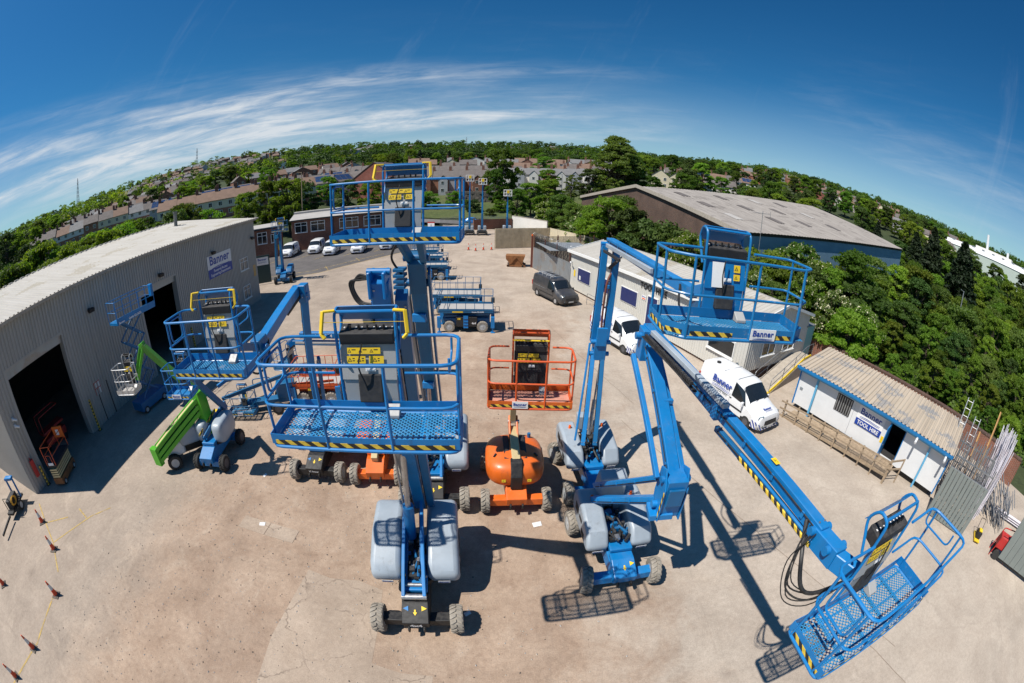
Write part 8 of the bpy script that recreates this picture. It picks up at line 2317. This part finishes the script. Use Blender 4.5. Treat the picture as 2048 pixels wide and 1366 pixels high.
# scattered houses on the hills
hr_ = random.Random(33)
WALLS = ['brick_red', 'brick_orange', 'render_white', 'render_cream', 'render_grey', 'brick_hall']
cnt = 0
def scatter(n, azr, rr, where, yawr):
    global cnt
    got = 0; tries = 0
    while got < n and tries < n * 30:
        tries += 1
        az = hr_.uniform(*azr); r_ = hr_.uniform(*rr); x, y = pol(az, r_)
        if any((x - a) ** 2 + (y - c) ** 2 < 81 for a, c in HOUSES):
            continue
        HOUSES.append((x, y)); got += 1
        house(f'small house {where}', x, y, R(hr_.uniform(*yawr)) - R(az) * .7, hr_.choice([8, 9, 12, 16]), 8, 5.0, 2.5, hr_.choice(WALLS), hr_.choice(['slate', 'slate', 'slate_grey', 'tile_brown']), 'x', 2 if r_ < 300 else 0, 1, group=f'houses {where}')
HOUSES = []
scatter(44, (-52, -32), (430, 690), 'in the estate on the left hilltop', (-20, 20))
scatter(30, (-66, -40), (230, 430), 'among trees on the left hillside', (-25, 25))
scatter(8, (-24, -12), (560, 680), 'on the skyline left of centre', (-15, 15))
scatter(5, (-5, 8), (430, 640), 'among the woods behind the terraces', (-15, 15))
scatter(16, (29, 50), (270, 460), 'on the right hillside above the shed', (-15, 25))
scatter(12, (48, 62), (230, 420), 'along the right skyline', (-10, 30))
scatter(10, (62, 80), (330, 460), 'beyond the white factory', (-10, 20))
def rows(azr, rs, where, step, seed, yaw0=0.0):
    rg = random.Random(seed)
    for r_ in rs:
        az = azr[0] + rg.uniform(0, 3)
        while az < azr[1]:
            if rg.random() < .84:
                x, y = pol(az, r_ + rg.uniform(-6, 6)); wl = rg.choice(WALLS[:5] + ['brick_red', 'brick_orange', 'brick_red', 'brick_orange']); HOUSES.append((x, y))
                house(f'terraced house {where}', x, y, -R(az) + R(yaw0 + rg.uniform(-5, 5)), rg.choice([7, 9, 9, 12]), 8, 5.2, 2.6, wl, rg.choice(['slate', 'tile_brown', 'tile_brown', 'slate_grey']), rg.choice(['x', 'x', 'x', 'y']), 2 if r_ < 300 else 0, 1, group=f'terraced houses {where}')
            az += math.degrees(step / r_) * rg.uniform(.9, 1.5)
rows((-53, -31), (455, 500, 545, 590, 640), 'in rows on the left hilltop', 12, 1)
rows((-66, -44), (232, 275, 320), 'in rows low on the left hillside', 13, 2)
rows((-38, -20), (232, 262), 'in rows left of the brick hall', 11, 3, 12)
rows((-13, 13), (206, 228, 250), 'in the upper rows behind the terraces', 9, 4)
rows((28, 52), (300, 345, 400), 'in rows on the right hillside', 15, 5, 10)
rows((50, 64), (255, 330), 'in rows along the right skyline', 16, 6, 10)
# white factory far right
x, y = pol(68.5, 250)
fc = thing('white_factory', 'long white factory building on the far right hillside', 'factory', (x, y, ter(x, y)), R(-78))
b = MB(); b.bx(-38, 30, -10, 10, -3, 8); b.build('wall', mat('pale_green', (0.45, 0.52, 0.47), .6, 0, .05, .3, .1), fc, 0)
b = MB(); b.prism([(-10.3, 8), (10.3, 8), (9.0, 10.0), (4, 10.8), (-4, 10.8), (-9.0, 10.0)], 'x', -38.3, 30.3); b.build('roof', 'white_flat', fc, 0)
b = MB(); b.bx(24, 30.2, -10.2, -3, -3, 6); b.build('brick_bay', 'brick_orange', fc, 0)
for k in range(9):
    b = MB(); b.bx(-34 + k * 7, -32.4 + k * 7, -8.2, -6.8, 10, 10.9); b.build('roof_vent', 'cowl_dark', fc, 0)
for xx, hh in ((-12, 20), (3, 15)):
    b = MB(); b.cyl((xx, 3, 9), (xx, 3, hh), 1.0, 14, .8); b.build('chimney', 'white_flat', fc)
b = MB(); b.bx(-20, 6, 2, 9, 10.2, 12.5); b.build('roof_house', 'render_white', fc, 0)
pk_ = random.Random(8)
for i in range(26):
    x, y = pol(60.5 + pk_.uniform(0, 4.0), 290 + pk_.uniform(0, 40))
    b = MB(); b.bx(-.9, .9, -2.1, 2.1, .2, .85); b.prism([(-1.3, .85), (-.7, 1.45), (1.2, 1.45), (1.7, .85)], 'x', -.8, .8); o = b.build('parked_car', pk_.choice(['white_paint', 'silver_paint', 'red', 'blue_paint', 'black_paint', 'silver_paint']), None, 0)
    o.location = (x, y, ter(x, y) + .1); o.rotation_euler = (0, 0, R(20 + 90 * pk_.randint(0, 1)))
    tag(o, 'tiny parked car in the far lot on the right skyline', 'car', 'cars in the far lot on the right')
# pylons, poles, lamp posts
for i, (az, r_, h, lab) in enumerate(((-60.4, 620, 42, 'tall lattice mast on the far left skyline'), (-43.0, 760, 40, 'lattice mast above the left hilltop estate'), (-6.7, 900, 34, 'thin lattice mast on the centre skyline'), (8.8, 900, 30, 'thin lattice mast right of centre on the skyline'))):
    x, y = pol(az, r_); t = thing('lattice_mast', lab, 'mast', (x, y, ter(x, y)), 0)
    b = MB()
    for sx in (-1, 1):
        for sy in (-1, 1):
            b.beam((sx * 2.2, sy * 2.2, 0), (sx * .25, sy * .25, h), .35, .35, .2, .2)
    for k in range(8):
        f0, f1 = k / 8, (k + 1) / 8; w0, w1 = 2.2 + (.25 - 2.2) * f0, 2.2 + (.25 - 2.2) * f1
        for sy in (-1, 1):
            b.beam((-w0, sy * w0, h * f0), (w1, sy * w1, h * f1), .2, .2); b.beam((w0, sy * w0, h * f0), (-w1, sy * w1, h * f1), .2, .2)
    b.build('lattice', 'galv', t, 0)
    b = MB(); b.beam((-3, 0, h * .86), (3, 0, h * .86), .3, .3); b.build('cross_arm', 'galv', t, 0)
for (az, r_, h, lab) in ((-28.6, 86, 13, 'wooden telegraph pole behind the office'), (6.0, 118, 9, 'grey street lamp on the grass bank'), (63.4, 62, 8, 'slim grey lamp post in the scrub on the right')):
    x, y = pol(az, r_); t = thing('utility_pole', lab, 'pole', (x, y, ter(x, y)), 0)
    b = MB(); b.cyl((0, 0, 0), (0, 0, h), .13, 8, .08); b.build('shaft', 'timber' if 'wooden' in lab else 'galv', t)
    b = MB(); b.beam((0, 0, h - .1), (-1.1, 0, h + .1), .1, .08); b.build('arm', 'timber' if 'wooden' in lab else 'galv', t, 0)
rw = thing('stone_wall', 'rough dark stone retaining wall on the grass bank', 'wall', (-19.5, 122, ter(-19.5, 122) - .4), R(3))
srn = random.Random(4)
for r_ in range(5):
    for c_ in range(14):
        w_ = srn.uniform(1.0, 1.4)
        b = MB(); b.bx(-.6, .6, -.3, .3, -.4, .4); o = b.build('stone', 'wood_stone', rw, 0, .08); o.location = (c_ * 1.2 + (r_ % 2) * .6, srn.uniform(-.12, .12), r_ * .78 + .4); o.rotation_euler = (srn.uniform(-.06, .06), srn.uniform(-.06, .06), srn.uniform(-.1, .1))

# ------------------------------------------------------------------ woods on the hills
wr = random.Random(77)
cand = []
grid = {}
def free(x, y, d):
    g0 = (int(x // 12), int(y // 12))
    for i in (-1, 0, 1):
        for j in (-1, 0, 1):
            for (a, c) in grid.get((g0[0] + i, g0[1] + j), ()):
                if (x - a) ** 2 + (y - c) ** 2 < d * d:
                    return False
    return True
for o in list(COL.objects):
    if o.parent is None and o.get('category') in ('house', 'building', 'factory') and math.hypot(o.location.x, o.location.y) > 110:
        grid.setdefault((int(o.location.x // 12), int(o.location.y // 12)), []).append((o.location.x, o.location.y))
tries = 0
while len(cand) < 3000 and tries < 60000:
    tries += 1
    az = wr.uniform(-84, 84); u = wr.random()
    r_ = 118 + (820 - 118) * u ** .75
    x, y = pol(az, r_)
    if r_ < 258 and -30 < az < 20 and wr.random() < .88:
        continue
    if 100 < r_ < 145 and -24 < az < 12:
        continue
    if -54 < az < -31 and 425 < r_ < 670 and wr.random() < .80:
        continue
    if -64 < az < -50 and 555 < r_ < 660 and wr.random() < .9:
        continue
    if az > 28 and az < 52 and r_ < 135:
        continue
    if -66 < az < -20 and 215 < r_ < 335 and wr.random() < .86:
        continue
    if 28 < az < 62 and 285 < r_ < 415 and wr.random() < .6:
        continue
    if az < -28 and r_ < 200 and wr.random() < .9:
        continue
    if 60 < az < 76 and 200 < r_ < 335:
        continue
    if not free(x, y, 5.2 if r_ > 230 else 7.0):
        continue
    grid.setdefault((int(x // 12), int(y // 12)), []).append((x, y))
    cand.append((x, y, r_, az))
cand.sort(key=lambda c: c[2])
def region(az):
    return 'on the left hillside' if az < -30 else 'on the hill left of centre' if az < -8 else 'on the wooded hill behind the terraces' if az < 24 else 'on the hillside above the shed' if az < 50 else 'on the right hillside'
for (x, y, r_, az) in cand[:260]:
    key = wr.choices(['oak1', 'oak2', 'oak3', 'dark1', 'dark2', 'bright1', 'bright2', 'conifer', 'lime'], [4, 4, 3, 3, 3, 2, 2, .5, .25])[0]
    tree(key, x, y, wr.uniform(7.5, 13.5) if key != 'conifer' else wr.uniform(9, 14), wr.uniform(.95, 1.3), None, region(az))
# the rest reads as one mass of wood per hill
for nm, lo_, hi_, lab in (('left_hill_wood', -90, -30, 'mass of woodland covering the left hills'), ('centre_hill_wood', -30, 24, 'mass of woodland on the hill behind the terraces'), ('right_hill_wood', 24, 90, 'mass of woodland on the right hills')):
    rng = np.random.default_rng(5)
    cl = []
    for (x, y, r_, az) in cand[260:]:
        if not (lo_ <= az < hi_):
            continue
        h = wr.uniform(7.5, 15) ; s_ = h * wr.uniform(.38, .52); z = ter(x, y)
        for k in range(9):
            a = wr.uniform(0, 6.28); q = s_ * math.sqrt(wr.random()) * .85; f = wr.random()
            cl.append(((x + q * cos(a), y + q * sin(a), z + h * (.14 + .68 * f)), s_ * wr.uniform(.35, .55)))
    V_ = leaf_cloud(rng, cl, 24, 1.1, .6)
    n = len(V_) // 4
    me = leaf_mesh(nm, V_, 'leaf_mid')
    for q in ('leaf_dark', 'leaf_bright', 'leaf_olive', 'leaf_lime'):
        me.materials.append(M[q])
    per = 24 * 9
    tt = np.arange(n) // per
    ch = np.random.default_rng(9).choice([0, 0, 0, 1, 1, 2, 3, 3, 4], size=tt.max() + 1, p=[.12, .12, .12, .20, .17, .05, .10, .10, .02])
    me.polygons.foreach_set('material_index', ch[tt].astype(np.int32))
    o = bpy.data.objects.new('hill_wood', me); COL.objects.link(o)
    tag(o, lab, 'woodland', kind='stuff')
